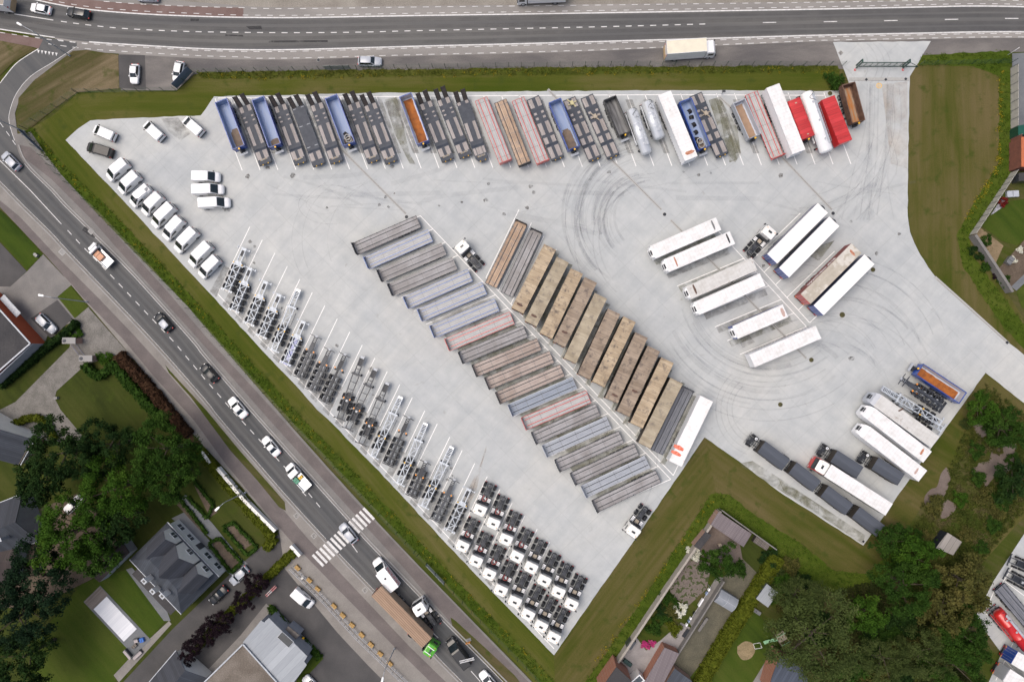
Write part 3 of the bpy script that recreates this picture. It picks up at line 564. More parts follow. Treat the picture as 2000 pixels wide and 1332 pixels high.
def leaves(centers, per, spread, size, mat, seed, up=.5, flat=.8, extra=None):
    """leaf-sized quads gathered in clumps round the centres"""
    r = np.random.default_rng(seed); c = np.repeat(np.asarray(centers, float), per, 0); n = len(c)
    p = c+np.clip(r.normal(0, 1, (n, 3)), -2, 2)*np.array([1, 1, flat])*np.repeat(np.broadcast_to(spread, len(centers)), per)[:, None]*.5
    nr = r.normal(0, 1, (n, 3)); nr[:, 2] = np.abs(nr[:, 2])+up; nr /= np.linalg.norm(nr, axis=1)[:, None]
    a = r.normal(0, 1, (n, 3)); t = np.cross(nr, a); t /= np.linalg.norm(t, axis=1)[:, None]; bt = np.cross(nr, t)
    s = size*r.uniform(.6, 1.3, n)[:, None]; q = np.stack([p-t*s, p+bt*s*.55, p+t*s, p-bt*s*.55], 1).reshape(-1, 3)
    me = bpy.data.meshes.new('foliage'); me.vertices.add(4*n); me.vertices.foreach_set('co', q.ravel()); me.loops.add(4*n); me.loops.foreach_set('vertex_index', np.arange(4*n)); me.polygons.add(n); me.polygons.foreach_set('loop_start', np.arange(n)*4)
    me.materials.append(mat); me.update(); me.validate(); return me
def crown_pts(n, seed, shape='round'):
    r = np.random.default_rng(seed); d = r.normal(0, 1, (n, 3)); d[:, 2] = d[:, 2]*.9+.15; d /= np.linalg.norm(d, axis=1)[:, None]
    rad = r.uniform(.45, 1.0, n)**.55; lob = 1+.22*np.sin(3*np.arctan2(d[:, 1], d[:, 0])+seed)+.13*np.sin(5*np.arctan2(d[:, 1], d[:, 0])+2*seed)
    p = d*rad[:, None]*lob[:, None]; p[:, 2] *= .72; return p[p[:, 2] > -.42]
CR = {}
def crown(kind, seed, size):
    key = (kind, seed, size)
    if key not in CR:
        n, per, sp, ls = {'big': (170, 70, .12, .034), 'mid': (75, 60, .17, .058), 'small': (26, 50, .32, .12)}[size]
        if kind == 'willow': n, per, sp, ls = 260, 50, .13, .026
        CR[key] = leaves(crown_pts(n, seed), per, sp, ls, LF[kind], seed)
    return CR[key]
def tree(px, py, rpx, h, kind, label, group=None, size='big', seed=None, name='tree'):
    """px, py, rpx: crown outline as seen; h: height of the tree"""
    hc = h*.62; c = P(px, py, hc); R = 1.06*rpx/10.1*(H-hc)/H; seed = seed if seed is not None else int(px) % 4
    root = thing(name, label, 'tree', (c.x, c.y, 0), random.Random(int(px+py)).uniform(0, 6.28), group)
    b = MB(); r0 = .06*R+.08; b.cyl((0, 0, 0), (.05*R, .03*R, hc*.9), r0, m_bark, 9, r0*.45)
    rr = random.Random(int(px*3+py))
    for i in range(7):
        a = i*2.4+rr.random(); z0 = hc*(.45+.06*i); b.cyl((0, 0, z0), (R*.62*cos(a), R*.62*sin(a), z0+R*.32+.3), r0*.38, m_bark, 6, r0*.1)
    obj('trunk', b, root); o = obj('crown', crown(kind, seed, size), root); o.location = (0, 0, hc); o.scale = (R, R, min(R*1.05, h*.55)); return root
def bush(px, py, rpx, kind, label, group=None, h=None, name='bush', cat='bush'):
    R = rpx/10.1; h = h or R*1.1; c = P(px, py, h*.5); o = obj(name, crown(kind, int(px+py) % 3, 'small'), loc=(c.x, c.y, h*.35)); o.scale = (R, R, h*.8); o.rotation_euler.z = (px*7.3) % 6.28
    return tag(o, label, cat, group)
def inside(pts, n, rng):
    pts = np.array(pts); lo = pts.min(0); hi = pts.max(0); out = []
    while len(out) < n:
        q = rng.uniform(lo, hi, (n*2, 2)); x, y = q[:, 0], q[:, 1]; c = np.zeros(len(q), bool); j = len(pts)-1
        for i in range(len(pts)):
            xi, yi = pts[i]; xj, yj = pts[j]
            with np.errstate(divide='ignore', invalid='ignore'): k = ((yi > y) != (yj > y)) & (x < (xj-xi)*(y-yi)/(yj-yi+1e-12)+xi)
            c ^= k; j = i
        out += list(map(tuple, q[c]))
    return out[:n]
V1 = [(382, 141), (800, 136), (1200, 131), (1636, 129), (1640, 140), (1200, 144), (800, 149), (400, 154)]
fenceL = [(45, 258), (108, 333), (146, 372), (188, 409), (274, 498), (390, 624), (572, 825), (626, 880), (678, 935), (730, 990), (817, 1081), (886, 1154), (955, 1226), (1024, 1296), (1070, 1345)]
VG = grass('verge_bright_grass', radians(20), ((.036, .062, .007), (.054, .084, .009), (.076, .098, .016))); VGo = grass('verge_olive_grass', radians(3), ((.046, .064, .009), (.070, .086, .014), (.100, .100, .026)))
def rag(pts, a=1.6, st=9):
    rr = random.Random(int(abs(pts[0][0])*7)); out = []
    for p, q in zip(pts, pts[1:]+pts[:1]):
        n = max(1, int(math.dist(p, q)/st)); out += [(p[0]+(q[0]-p[0])*i/n+(rr.uniform(-a, a) if i else 0), p[1]+(q[1]-p[1])*i/n+(rr.uniform(-a, a) if i else 0)) for i in range(n)]
    return out
sheet('verge', rag(V1), .03, VGo); sheet('verge', rag([(x-1, y+1) for x, y in fenceL]+[(x+17, y-9) for x, y in fenceL[::-1]]), .034, VG)
def hit(poly, q):
    x, y = q; c = False; j = len(poly)-1
    for i in range(len(poly)):
        xi, yi = poly[i]; xj, yj = poly[j]
        if (yi > y) != (yj > y) and x < (xj-xi)*(y-yi)/(yj-yi)+xi: c = not c
        j = i
    return c
def cover(name, pts, n, h, size, mat, seed, label=None, up=.3, per=12, spread=.35, z=0, bare=()):
    rng = np.random.default_rng(seed); w = [tuple(P(*p, 0)[:2]) for p in pts]; q = inside(w, n, rng); q = [a for a in q if not any(hit([tuple(P(*p, 0)[:2]) for p in bp], a) for bp in bare)]; n = len(q); hh = rng.uniform(.3, 1, n)*h
    me = leaves([(x, y, z+hh[i]*.6) for i, (x, y) in enumerate(q)], per, spread, size, mat, seed, up); o = bpy.data.objects.new(name, me); link(o); o['kind'] = 'stuff'
    if label: o['label'] = label; o['category'] = 'ground cover'
    return o
def hedge(pts, w, h, kind, label, dens=26, name='hedge', size=.16, group=None):
    v = [P(*p, h*.5) for p in pts]; rng = np.random.default_rng(abs(int(pts[0][0]))); cs = []
    for a, b in zip(v, v[1:]):
        L = (b-a).length; d = (b-a)/max(L, 1e-6); q = Vector((-d.y, d.x, 0)); n = int(L*dens*(w+.6)/1.6)
        for i in range(n):
            s = rng.uniform(0, L); f = rng.integers(0, 3); y = rng.uniform(-w/2, w/2); z_ = h
            if f: y = (w/2)*(1 if f == 1 else -1); z_ = rng.uniform(.1, h)
            p = a+d*s+q*(y+.06*sin(s*2)); cs.append((p.x, p.y, z_+.08*sin(s*3)))
    b = MB()
    for a, c in zip(v, v[1:]): b.bar((a.x, a.y, h*.45), (c.x, c.y, h*.45), w*.8, LF[kind], h*.85)
    root = thing(name, label, 'hedge', (0, 0, 0), 0, group); obj('trunk', b, root).name = 'hedge_core'
    obj('foliage', leaves(cs, 9, .22, size, LF[kind], abs(int(pts[0][1])), .4), root); return root

# verges of tall grass and weeds along the fences
m_tall = leafmat('tall_grass', (.052, .072, .010), (.078, .095, .015), (.12, .115, .035), .4); m_flow = leafmat('yellow_weed', (.14, .13, .010), (.24, .20, .015), (.28, .19, .02), .5)
m_tall2 = leafmat('tall_grass_deep', (.040, .075, .007), (.060, .100, .010), (.085, .115, .018), .4)
cover('tall_grass', V1, 1500, .14, .11, m_tall, 1, 'tall weedy grass strip along the top fence'); cover('yellow_weeds', [(x, y+3) for x, y in V1], 120, .3, .11, m_flow, 2, 'yellow weeds in the grass strip along the top fence')
V2 = [(x+2, y) for x, y in fenceL]+[(x+18, y-10) for x, y in fenceL[::-1]]
cover('tall_grass', V2, 1700, .16, .11, m_tall2, 3, 'tall grass strip along the slanting roadside fence'); cover('yellow_weeds', [(x+6, y-2) for x, y in fenceL]+[(x+18, y-9) for x, y in fenceL[::-1]], 130, .3, .11, m_flow, 4, 'yellow and orange weeds along the roadside fence')
V3 = [(1790, 126), (1800, 108), (1972, 100), (1976, 300), (1974, 342), (1892, 462), (1900, 500), (1990, 620), (2060, 720), (2050, 680), (2040, 720), (1960, 640), (1880, 520), (1868, 460), (1900, 400), (1950, 320), (1952, 150), (1900, 130)]
sheet('verge', rag(V3), .026, VG); cover('tall_grass', V3, 800, .18, .12, m_tall2, 5, 'tall grass strip along the right hand slab fence'); cover('yellow_weeds', [(1950, 140), (1958, 140), (1956, 320), (1900, 420), (1885, 440), (1880, 430), (1945, 320)], 90, .3, .12, m_flow, 6, 'yellow weeds along the right hand slab fence')
V4 = [(1396, 1000), (1404, 992), (1200, 1290), (1150, 1345), (1130, 1345), (1170, 1290), (1260, 1160), (1385, 965), (1400, 962)]
sheet('verge', rag([(x+3, y) for x, y in V4]), .028, VG); cover('tall_grass', V4, 500, .16, .12, m_tall2, 7, 'tall grass strip beside the long garden wall'); cover('yellow_weeds', [(1392, 972), (1396, 975), (1260, 1165), (1170, 1290), (1160, 1290), (1255, 1160)], 60, .3, .11, m_flow, 8, 'yellow weeds beside the long garden wall')
V5 = [(1396, 962), (1425, 966), (1480, 1010), (1560, 1058), (1630, 1115), (1690, 1120), (1740, 1080), (1770, 1040), (1775, 1060), (1720, 1140), (1660, 1175), (1560, 1120), (1470, 1042), (1404, 1000)]
sheet('verge', rag(V5), .032, VG); cover('tall_grass', V5, 800, .18, .12, m_tall2, 9, 'tall grass behind the garden sheds')
BARE = ([(1898, 824), (1912, 820), (1926, 835), (1925, 852), (1910, 850)], [(1848, 912), (1857, 930), (1846, 965), (1830, 980), (1826, 990), (1808, 988), (1806, 970), (1818, 955), (1830, 950), (1838, 925)], [(1936, 884), (1945, 870), (1960, 865), (1984, 865), (1982, 900), (1970, 922), (1950, 925), (1935, 940), (1925, 950), (1915, 930), (1896, 925), (1910, 905), (1930, 900)],
            [(1850, 975), (1866, 985), (1866, 995), (1850, 1010), (1834, 1010), (1840, 985)], [(1735, 1200), (1752, 1200), (1750, 1222), (1738, 1222)])
V6 = [(1925, 748), (1990, 800), (2060, 850), (2060, 950), (1990, 1010), (1900, 1115), (1830, 1230), (1750, 1150), (1720, 1120), (1800, 1000), (1860, 900), (1900, 800)]
cover('scrub', V6, 4500, .3, .16, leafmat('scrub_leaf', (.038, .052, .010), (.058, .070, .014), (.11, .092, .045), .25), 10, 'rough scrub and weeds on the waste ground right of the yard', bare=BARE)
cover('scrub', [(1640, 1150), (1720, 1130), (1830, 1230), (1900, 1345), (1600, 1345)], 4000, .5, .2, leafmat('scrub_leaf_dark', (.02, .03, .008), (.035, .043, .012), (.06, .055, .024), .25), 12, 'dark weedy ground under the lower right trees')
for pts in BARE: sheet('bare_earth', smooth(pts+[pts[0]])[:-1], .03, A_mud)

trees = [(118, 888, 62, 15, 'dark', 'dark green tree at the half timbered house'), (205, 872, 52, 14, 'dark', 'dark green tree above the bright green one'), (216, 958, 62, 15, 'bright', 'bright yellowish green tree, centre of the left group'),
 (318, 880, 60, 14, 'mid', 'mid green tree beside the roadside walkway'), (330, 930, 48, 13, 'mid', 'mid green tree above the formal hedged garden'), (135, 1042, 66, 15, 'bright', 'large bright green tree above the brown shed roof'), (235, 1015, 42, 12, 'dark', 'dark tree between the bright green tree and the slate villa'),
 (190, 1085, 40, 12, 'mid', 'green tree leaning over the brown shed roof'), (70, 1130, 62, 16, 'conifer', 'very dark conifer with bare brown branches'), (20, 1210, 66, 16, 'conifer', 'blackish conifer at the left edge below'), (38, 1290, 60, 15, 'dark', 'dark tree in the lower left corner'), (75, 945, 40, 14, 'dark', 'dark tree overhanging the slate roof'),
 (1405, 1097, 31, 6, 'mid', 'round green tree in the kitchen garden beside the corrugated shed'), (1590, 1245, 82, 12, 'willow', 'large grey green willow at the bottom'), (1560, 1170, 42, 9, 'willow', 'small willow crown above the large one'), (1772, 1146, 52, 11, 'mid', 'full green tree between scrub and willow'),
 (1885, 1135, 44, 8, 'olive', 'thin yellowish olive tree near the next yard'), (1780, 1085, 40, 8, 'bright', 'light green tree left of the tin shelter'), (1845, 1195, 44, 10, 'olive', 'olive tree with bare branches at the lower right'), (1882, 1240, 46, 9, 'mid', 'leafy tree overhanging the next yard'), (1868, 1300, 52, 9, 'mid', 'green tree in the lower right corner'), (1800, 1280, 46, 9, 'willow', 'grey green tree at the bottom right of centre'),
 (1740, 1060, 34, 6, 'mid', 'green tree at the lowest yard corner'), (1968, 840, 34, 7, 'mid', 'green tree at the upper end of the waste ground'), (1920, 800, 28, 5, 'bright', 'small light green tree by the upper waste ground'), (1985, 940, 36, 6, 'dark', 'dark tree at the right edge of the waste ground'), (1690, 1200, 34, 7, 'bright', 'light green tree right of the willow'),
 (1730, 1290, 44, 7, 'willow', 'grey green tree right of the big willow')]
for px, py, r, h, kd, lb in trees: tree(px, py, r, h, kd, lb, size='big' if r > 45 else 'mid', name='willow' if kd == 'willow' else 'conifer' if kd == 'conifer' else 'tree')
for i, (px, py, r) in enumerate(((500, 1142, 21), (473, 1176, 18), (432, 1216, 22), (400, 1240, 19), (378, 1262, 18), (362, 1290, 16))): tree(px, py, r, 4.5, 'purple', f'dark purple leaved tree, {["first","second","third","fourth","fifth","sixth"][i]} from the top beside the villa driveway', 'purple trees along the villa driveway', 'mid')
rs = random.Random(11)
for i in range(30):
    (px, py), = inside([(1900, 790), (1990, 830), (1990, 1000), (1900, 1090), (1840, 1080), (1800, 1050), (1770, 1040), (1850, 920)], 1, np.random.default_rng(100+i))
    kd = rs.choice(['mid', 'bright', 'willow', 'mid', 'olive']); bush(px, py, rs.uniform(7, 17), kd, {'mid': 'green shrub on the waste ground right of the yard', 'bright': 'light green shrub on the waste ground right of the yard', 'willow': 'grey green shrub on the waste ground right of the yard', 'olive': 'olive coloured shrub on the waste ground right of the yard'}[kd], 'shrubs on the waste ground '+{'mid': '(green)', 'bright': '(light green)', 'willow': '(grey green)', 'olive': '(olive)'}[kd])
for i in range(34):
    (px, py), = inside([(1470, 1050), (1560, 1100), (1640, 1160), (1660, 1300), (1600, 1330), (1530, 1240), (1470, 1110)], 1, np.random.default_rng(300+i))
    kd = rs.choice(['mid', 'dark', 'bright', 'willow', 'olive']); bush(px, py, rs.uniform(9, 19), kd, {'mid': 'green shrub in the overgrown garden behind the greenhouse', 'dark': 'dark green shrub in the overgrown garden behind the greenhouse', 'bright': 'light green shrub in the overgrown garden behind the greenhouse', 'willow': 'grey green shrub in the overgrown garden behind the greenhouse', 'olive': 'olive shrub in the overgrown garden behind the greenhouse'}[kd], 'shrubs in the overgrown garden, '+kd)
for i in range(26):
    (px, py), = inside([(1680, 1180), (1760, 1200), (1880, 1180), (1900, 1320), (1680, 1330)], 1, np.random.default_rng(500+i))
    kd = rs.choice(['mid', 'dark', 'olive']); bush(px, py, rs.uniform(12, 24), kd, {'mid': 'green bush between the lower right trees', 'dark': 'dark bush between the lower right trees', 'olive': 'olive bush between the lower right trees'}[kd], 'bushes between the lower right trees, '+kd)
bush(1632, 158, 16, 'mid', 'round green bush beside the rusty brown tipper')
for a in ((1301, 1168, 11, 'mid', 'dark green shrub in the terrace garden, leftmost by the wall'), (1292, 1192, 12, 'dark', 'dense dark shrub in the terrace garden'), (1314, 1176, 11, 'mid', 'green shrub beside the seed bed'), (1310, 1192, 13, 'olive', 'olive shrub in the terrace garden'), (1328, 1190, 12, 'white', 'shrub full of white blossom below the seed bed'), (1318, 1228, 13, 'yellow', 'yellow green feathery shrub on the terrace'), (1277, 1228, 12, 'mid', 'green shrub above the pink flowers'), (1285, 1212, 11, 'mid', 'green shrub in the middle of the terrace garden'),
          (1302, 1206, 9, 'mid', 'small green shrub near the feathery one'), (1258, 1258, 6, 'pink', 'pink flower cluster near the wall'), (1260, 1256, 5, 'pink', 'small pink flower cluster near the wall'), (1275, 1256, 6, 'pink', 'bright pink flowers at the terrace edge'), (1265, 1262, 5, 'pink', 'pink flowers at the lower bed corner'), (1357, 1080, 12, 'white', 'white flowering shrub at the top of the seed bed'), (1372, 1086, 9, 'bright', 'light green shrub beside the white flowering one'),
          (1443, 1110, 14, 'mid', 'green shrub right of the round garden tree'), (1960, 393, 9, 'red', 'dark red shrub beside the right hand garden lawn'), (1978, 508, 7, 'white', 'white flowering plant in the right garden, lower one'), (1992, 488, 6, 'white', 'white flowering plant in the right garden, upper one'), (1947, 538, 7, 'purple', 'purple plant at the garden corner'), (1962, 549, 10, 'mid', 'green shrub at the right garden corner'),
          (1928, 470, 10, 'mid', 'green shrub behind the slab fence corner'), (1915, 500, 9, 'dark', 'dark ivy shrub on the right garden wall'), (1900, 488, 8, 'dark', 'dark ivy shrub at the fence corner'), (1925, 522, 9, 'mid', 'ivy shrub lower on the right garden wall')): bush(*a)
# ------------------------------------------------------------------ gardens: ground
sheet('lawn', [(-60, 430), (0, 410), (60, 470), (84, 497), (53, 527), (0, 470), (-60, 410)], .062, G_lawn2)
sheet('parking_patch', [(-60, 420), (0, 474), (52, 530), (20, 560), (-60, 600)], .03, A_dark)
sheet('driveway', [(84, 497), (140, 556), (112, 580), (140, 602), (175, 600), (150, 625), (95, 650), (75, 700), (-60, 700), (-60, 560), (20, 560), (53, 530)], .04, A_pave2)
sheet('parking_patch', [(112, 586), (142, 622), (100, 662), (60, 622)], .06, A_dark)
sheet('lawn', [(138, 558), (172, 600), (146, 622), (112, 580)], .066, G_lawn2)
sheet('driveway', [(150, 622), (172, 600), (262, 702), (236, 690), (170, 712), (110, 764), (107, 778), (118, 800), (160, 850), (150, 870), (90, 860), (0, 870), (-60, 900), (-60, 810), (0, 800), (30, 785), (136, 678), (140, 650)], .05, A_cobble)
sheet('lawn', [(136, 678), (30, 785), (0, 800), (-60, 815), (-60, 745), (0, 742), (70, 675), (95, 668)], .055, G_lawn)
sheet('lawn', [(164, 715), (190, 735), (240, 690), (395, 870), (300, 960), (160, 850), (118, 800), (107, 778), (112, 762)], .056, G_lawn)
sheet('garden_bed', [(228, 692), (238, 690), (395, 868), (385, 872), (330, 830)], .06, ground_mat('copper_mulch', [(.35, (.06, .03, .018)), (.65, (.10, .052, .03))], .6, 5, fine_amt=.7))
sheet('shadowed_garden', [(-60, 900), (100, 850), (300, 950), (395, 870), (545, 1036), (470, 1110), (330, 1260), (260, 1345), (-60, 1345)], .02, G_lawn)
sheet('garden_bed', [(-60, 960), (60, 1000), (160, 960), (230, 1060), (180, 1130), (60, 1190), (-60, 1180)], .03, A_soil)
sheet('lawn', [(255, 1110), (322, 1212), (290, 1250), (250, 1290), (222, 1332), (60, 1340), (60, 1260), (160, 1140), (190, 1128)], .05, G_lawn2)
sheet('terrace', [(246, 1112), (258, 1108), (325, 1190), (333, 1212), (320, 1212)], .06, A_bpave)
sheet('path', [(330, 1212), (335, 1218), (232, 1332), (222, 1318), (262, 1275)], .06, A_pave)
sheet('driveway', [(545, 1036), (558, 1050), (575, 1075), (540, 1100), (470, 1172), (380, 1262), (330, 1332), (260, 1345), (240, 1332), (340, 1225), (445, 1125), (490, 1085)], .03, A_dark)
# formal front garden with clipped hedges, gravel path
sheet('path', [(362, 965), (415, 1022), (470, 1090), (484, 1100), (476, 1108), (455, 1090), (405, 1045), (350, 978)], .062, A_bpave)
sheet('terrace', [(335, 1012), (360, 1000), (400, 1045), (450, 1100), (455, 1125), (440, 1115), (400, 1065)], .058, A_bpave)
for i, pts in enumerate(([(328, 955), (345, 985), (395, 1040), (378, 1005)], [(375, 940), (395, 965), (425, 1000), (410, 1010)], [(440, 1030), (458, 1022), (495, 1060), (470, 1078)], [(410, 1055), (430, 1050), (470, 1095), (445, 1115)])): sheet('garden_bed', pts, .064, A_soil)
for i, (pts, lb) in enumerate(((((330, 950), (372, 1000), (405, 1042)), 'clipped low hedge on the villa side of the formal garden'), (((368, 925), (416, 985), (405, 1012), (366, 970)), 'clipped low hedge framing the upper rose bed'), (((436, 1030), (455, 1020), (502, 1068), (484, 1085), (438, 1032)), 'clipped low hedge square in the lower formal garden'), (((408, 1060), (428, 1050), (472, 1098), (452, 1118), (408, 1062)), 'clipped low hedge square nearest the villa'))):
    hedge(pts, .5, .6, 'mid', lb, 20, size=.12, group=None)
hedge([(390, 880), (470, 975), (535, 1050), (520, 1072)], 1.6, 1.3, 'yellow', 'broad yellow green hedge behind the white roadside wall')
hedge([(233, 692), (300, 765), (368, 850)], 1.7, 1.9, 'copper', 'long copper brown hedge along the walkway')
hedge([(218, 708), (270, 770), (330, 835)], 1.6, 1.6, 'mid', 'green hedge inside the copper one'); hedge([(165, 712), (193, 738), (215, 718)], 1.3, 1.6, 'mid', 'dark green angled hedge beside the driveway gate')
hedge([(150, 628), (125, 655), (92, 676), (60, 705), (0, 755)], 1.2, 1.6, 'dark', 'dark hedge between the orange building and the driveway')
for px, py, lb in ((203, 700, 'cluster of clipped green balls beside the copper hedge'), (145, 648, 'cluster of clipped green balls at the left gate pillar')): bush(px, py, 13, 'bright', lb, h=1.2)
for i, (px, py) in enumerate(((76, 678), (62, 692), (47, 707), (33, 722), (18, 735))): bush(px, py, 7, 'dark', f'round dark shrub beside the orange building, {["first","second","third","fourth","last"][i]} from the driveway gate', 'row of round dark shrubs by the orange building')
hedge([(26, 830), (50, 818), (75, 815), (90, 830), (108, 858)], 1.1, 1.4, 'yellow', 'curved light green hedge in front of the half timbered house'); hedge([(-5, 880), (15, 850), (26, 845)], 1.0, 1.4, 'mid', 'green hedge left of the half timbered house')
hedge([(578, 1075), (560, 1090), (520, 1130), (478, 1170), (430, 1215), (388, 1260)], 1.4, 1.2, 'yellow', 'long trimmed hedge between the villa driveway and the asphalt yard')
# asphalt yard and flat roofed building plot
sheet('parking_patch', [(575, 1075), (600, 1100), (660, 1170), (780, 1310), (800, 1345), (330, 1345), (380, 1280), (480, 1180), (555, 1105)], .035, A_dark)
sheet('parking_strip', [(590, 1066), (612, 1092), (720, 1225), (840, 1345), (800, 1345), (690, 1232), (590, 1118), (575, 1085)], .04, A_park)
sheet('garden_bed', [(524, 1180), (530, 1180), (568, 1220), (558, 1226)], .06, G_lawn2); sheet('garden_bed', [(582, 1245), (632, 1285), (590, 1330), (580, 1345), (570, 1345), (600, 1290), (580, 1262)], .06, G_lawn2)
hedge([(526, 1184), (545, 1205), (562, 1222)], 1.0, .9, 'mid', 'low green hedge at the corner of the grey roofed building'); hedge([(586, 1246), (604, 1264), (626, 1284)], 1.0, .8, 'mid', 'low green hedge between the grey roofed building and the asphalt yard')
sheet('terrace', [(520, 1178), (565, 1230), (540, 1240), (390, 1345), (370, 1345), (470, 1240)], .05, A_pave2)
# lower middle gardens
sheet('garden_bed', [(1404, 992), (1480, 1042), (1440, 1110), (1350, 1080)], .03, A_mud); sheet('lawn', [(1440, 1035), (1480, 1045), (1500, 1075), (1480, 1120), (1450, 1090)], .034, G_lawn)
sheet('garden_bed', [(1340, 1085), (1390, 1100), (1380, 1150), (1345, 1182), (1312, 1165), (1306, 1140)], .036, A_bed)
sheet('garden_bed', [(1300, 1140), (1345, 1190), (1330, 1230), (1262, 1270), (1240, 1240)], .03, G_rough)
sheet('terrace', [(1240, 1240), (1262, 1270), (1290, 1250), (1330, 1215), (1348, 1225), (1326, 1262), (1290, 1332), (1200, 1345), (1212, 1285)], .034, A_terr)
sheet('path', [(1345, 1215), (1400, 1125), (1412, 1128), (1355, 1228)], .044, A_pave2)
sheet('garden_bed', [(1410, 1130), (1450, 1090), (1490, 1110), (1340, 1345), (1290, 1345), (1330, 1265)], .024, ground_mat('dry_vegetable_plot', [(.35, (.085, .082, .06)), (.65, (.12, .112, .08))], .4, 5, fine_amt=.7))
sheet('lawn', [(1500, 1110), (1470, 1180), (1510, 1240), (1530, 1270), (1470, 1345), (1330, 1345), (1420, 1230)], .028, G_lawn2)
sheet('bare_earth', smooth([(1440, 1262), (1455, 1252), (1470, 1256), (1475, 1270), (1466, 1285), (1450, 1288), (1440, 1275)]), .04, ground_mat('dry_straw', [(.35, (.20, .16, .09)), (.65, (.28, .22, .13))], .8, 6, fine_amt=.8))
sheet('path', [(1508, 1270), (1515, 1275), (1480, 1345), (1462, 1345)], .04, A_pave2)
hedge([(1518, 1085), (1478, 1150), (1430, 1225), (1390, 1290), (1362, 1345)], 2.4, 1.7, 'yellow', 'long yellow green hedge between the two lower gardens')
# right gardens
sheet('driveway', [(1977, 105), (2060, 100), (2060, 300), (1977, 300)], .03, A_bpave)
sheet('lawn', [(1960, 395), (2060, 380), (2060, 420), (1985, 480), (1955, 470), (1915, 440)], .05, G_lawn2); sheet('garden_bed', [(1895, 462), (1915, 445), (1960, 480), (1940, 525)], .05, ground_mat('straw_bed', [(.35, (.17, .13, .075)), (.6, (.24, .18, .11)), (.66, (.06, .07, .02))], .8, 5, fine_amt=.6))
sheet('garden_bed', [(1950, 525), (2000, 470), (2060, 420), (2060, 500), (1975, 560)], .05, A_soil); sheet('path', [(1975, 560), (2060, 480), (2060, 500), (1985, 568)], .056, A_bpave); sheet('lawn', [(1985, 570), (2060, 500), (2060, 640), (1995, 600)], .05, G_lawn2)
sheet('terrace', [(1935, 420), (1958, 385), (1968, 395), (1958, 405), (1940, 418)], .058, ground_mat('pebble_bed', [(.4, (.25, .25, .28)), (.6, (.35, .35, .38))], 1.5, 3, fine_amt=.9))

# ------------------------------------------------------------------ buildings
def brickmat(name, c1, c2, mortar, s=1.0):
    m, t, b = nt(name); c = t.nodes.new('ShaderNodeTexCoord'); bk = node(t, 'ShaderNodeTexBrick', Scale=3.0*s); bk.inputs['Color1'].default_value = (*c1, 1); bk.inputs['Color2'].default_value = (*c2, 1); bk.inputs['Mortar'].default_value = (*mortar, 1); bk.inputs['Mortar Size'].default_value = .012
    mp = t.nodes.new('ShaderNodeMapping'); mp.inputs['Rotation'].default_value = (pi/2, 0, 0); t.links.new(c.outputs['Object'], mp.inputs[0]); t.links.new(mp.outputs[0], bk.inputs['Vector']); t.links.new(bk.outputs[0], b.inputs['Base Color']); b.inputs['Roughness'].default_value = .9
    MATS[name] = m; return m
BR_o = brickmat('orange_red_wall', (.42, .085, .03), (.36, .07, .025), (.30, .07, .03)); BR_r = brickmat('red_brick', (.36, .15, .09), (.28, .11, .07), (.32, .28, .24)); BR_p = brickmat('pink_brick', (.36, .22, .17), (.30, .18, .14), (.36, .32, .28))
SL = planks('roof_slates', (.058, .068, .085), (.044, .052, .068), (.03, .035, .046), .35, 'x', .12); SLd = planks('roof_slates_dark', (.040, .045, .058), (.032, .036, .048), (.02, .024, .03), .35, 'x', .12)
m_flatg = planks('metal_roof_grey', (.34, .37, .40), (.31, .335, .365), (.24, .26, .28), 1.3, 'x', .04); m_gravelroof = ground_mat('gravel_roof', [(.35, (.135, .115, .095)), (.65, (.20, .175, .15))], .3, 5, fine_amt=.9)
m_bit = ground_mat('bitumen_roof', [(.35, (.045, .045, .048)), (.65, (.062, .06, .062))], .3, 4, fine_amt=.5); m_render = M('white_render', (.80, .79, .75), (.74, .73, .69), 1, .8); m_palewall = M('pale_wall', (.30, .32, .36), None, 1, .8)
m_corr = planks('corrugated_purple_grey', (.20, .17, .18), (.17, .145, .155), (.10, .085, .09), .22, 'x', .35); m_rooft = planks('brown_shed_roof', (.040, .028, .027), (.03, .022, .022), (.02, .015, .015), .4, 'x', .12)
m_win = M('window_pane', (.05, .065, .075), (.08, .09, .10), 1, .1, spec=.7)
def frame_of(A, B):
    """local frame with x from survey point A to B"""
    a, b = P(*A), P(*B); d = b-a; return a, math.atan2(d.y, d.x), d.length
def poly_local(pts, o, rz, h=0):
    M_ = Matrix.Rotation(-rz, 3, 'Z'); return [tuple((M_ @ (P(*p, h)-Vector((o.x, o.y, h))))[:2]) for p in pts]
def block(name, label, cat, pts, h, wall, roof, hp=None, A=None, B=None, over=.15, parapet=0):
    """flat roofed building; pts = roof corners seen in the survey at height h"""
    o, rz, L = frame_of(pts[0], pts[1]); o = P(*pts[0], h); o.z = 0; q = poly_local(pts, o, rz, h); cx = sum(p[0] for p in q)/len(q); cy = sum(p[1] for p in q)/len(q)
    root = thing(name, label, cat, (o.x, o.y, 0), rz); b = MB(); inn = [(cx+(x-cx)*.985, cy+(y-cy)*.985) for x, y in q]; b.prism(inn, 0, h-.12, wall); obj('wall', b, root)
    b = MB(); b.prism(q, h-.12, h, roof); r = obj('roof', b, root)
    if parapet:
        b = MB()
        for i in range(len(q)): a, c = q[i], q[(i+1) % len(q)]; b.bar((*a, h+parapet/2), (*c, h+parapet/2), .25, m_galv, parapet)
        obj('parapet', b, r)
    return root, q
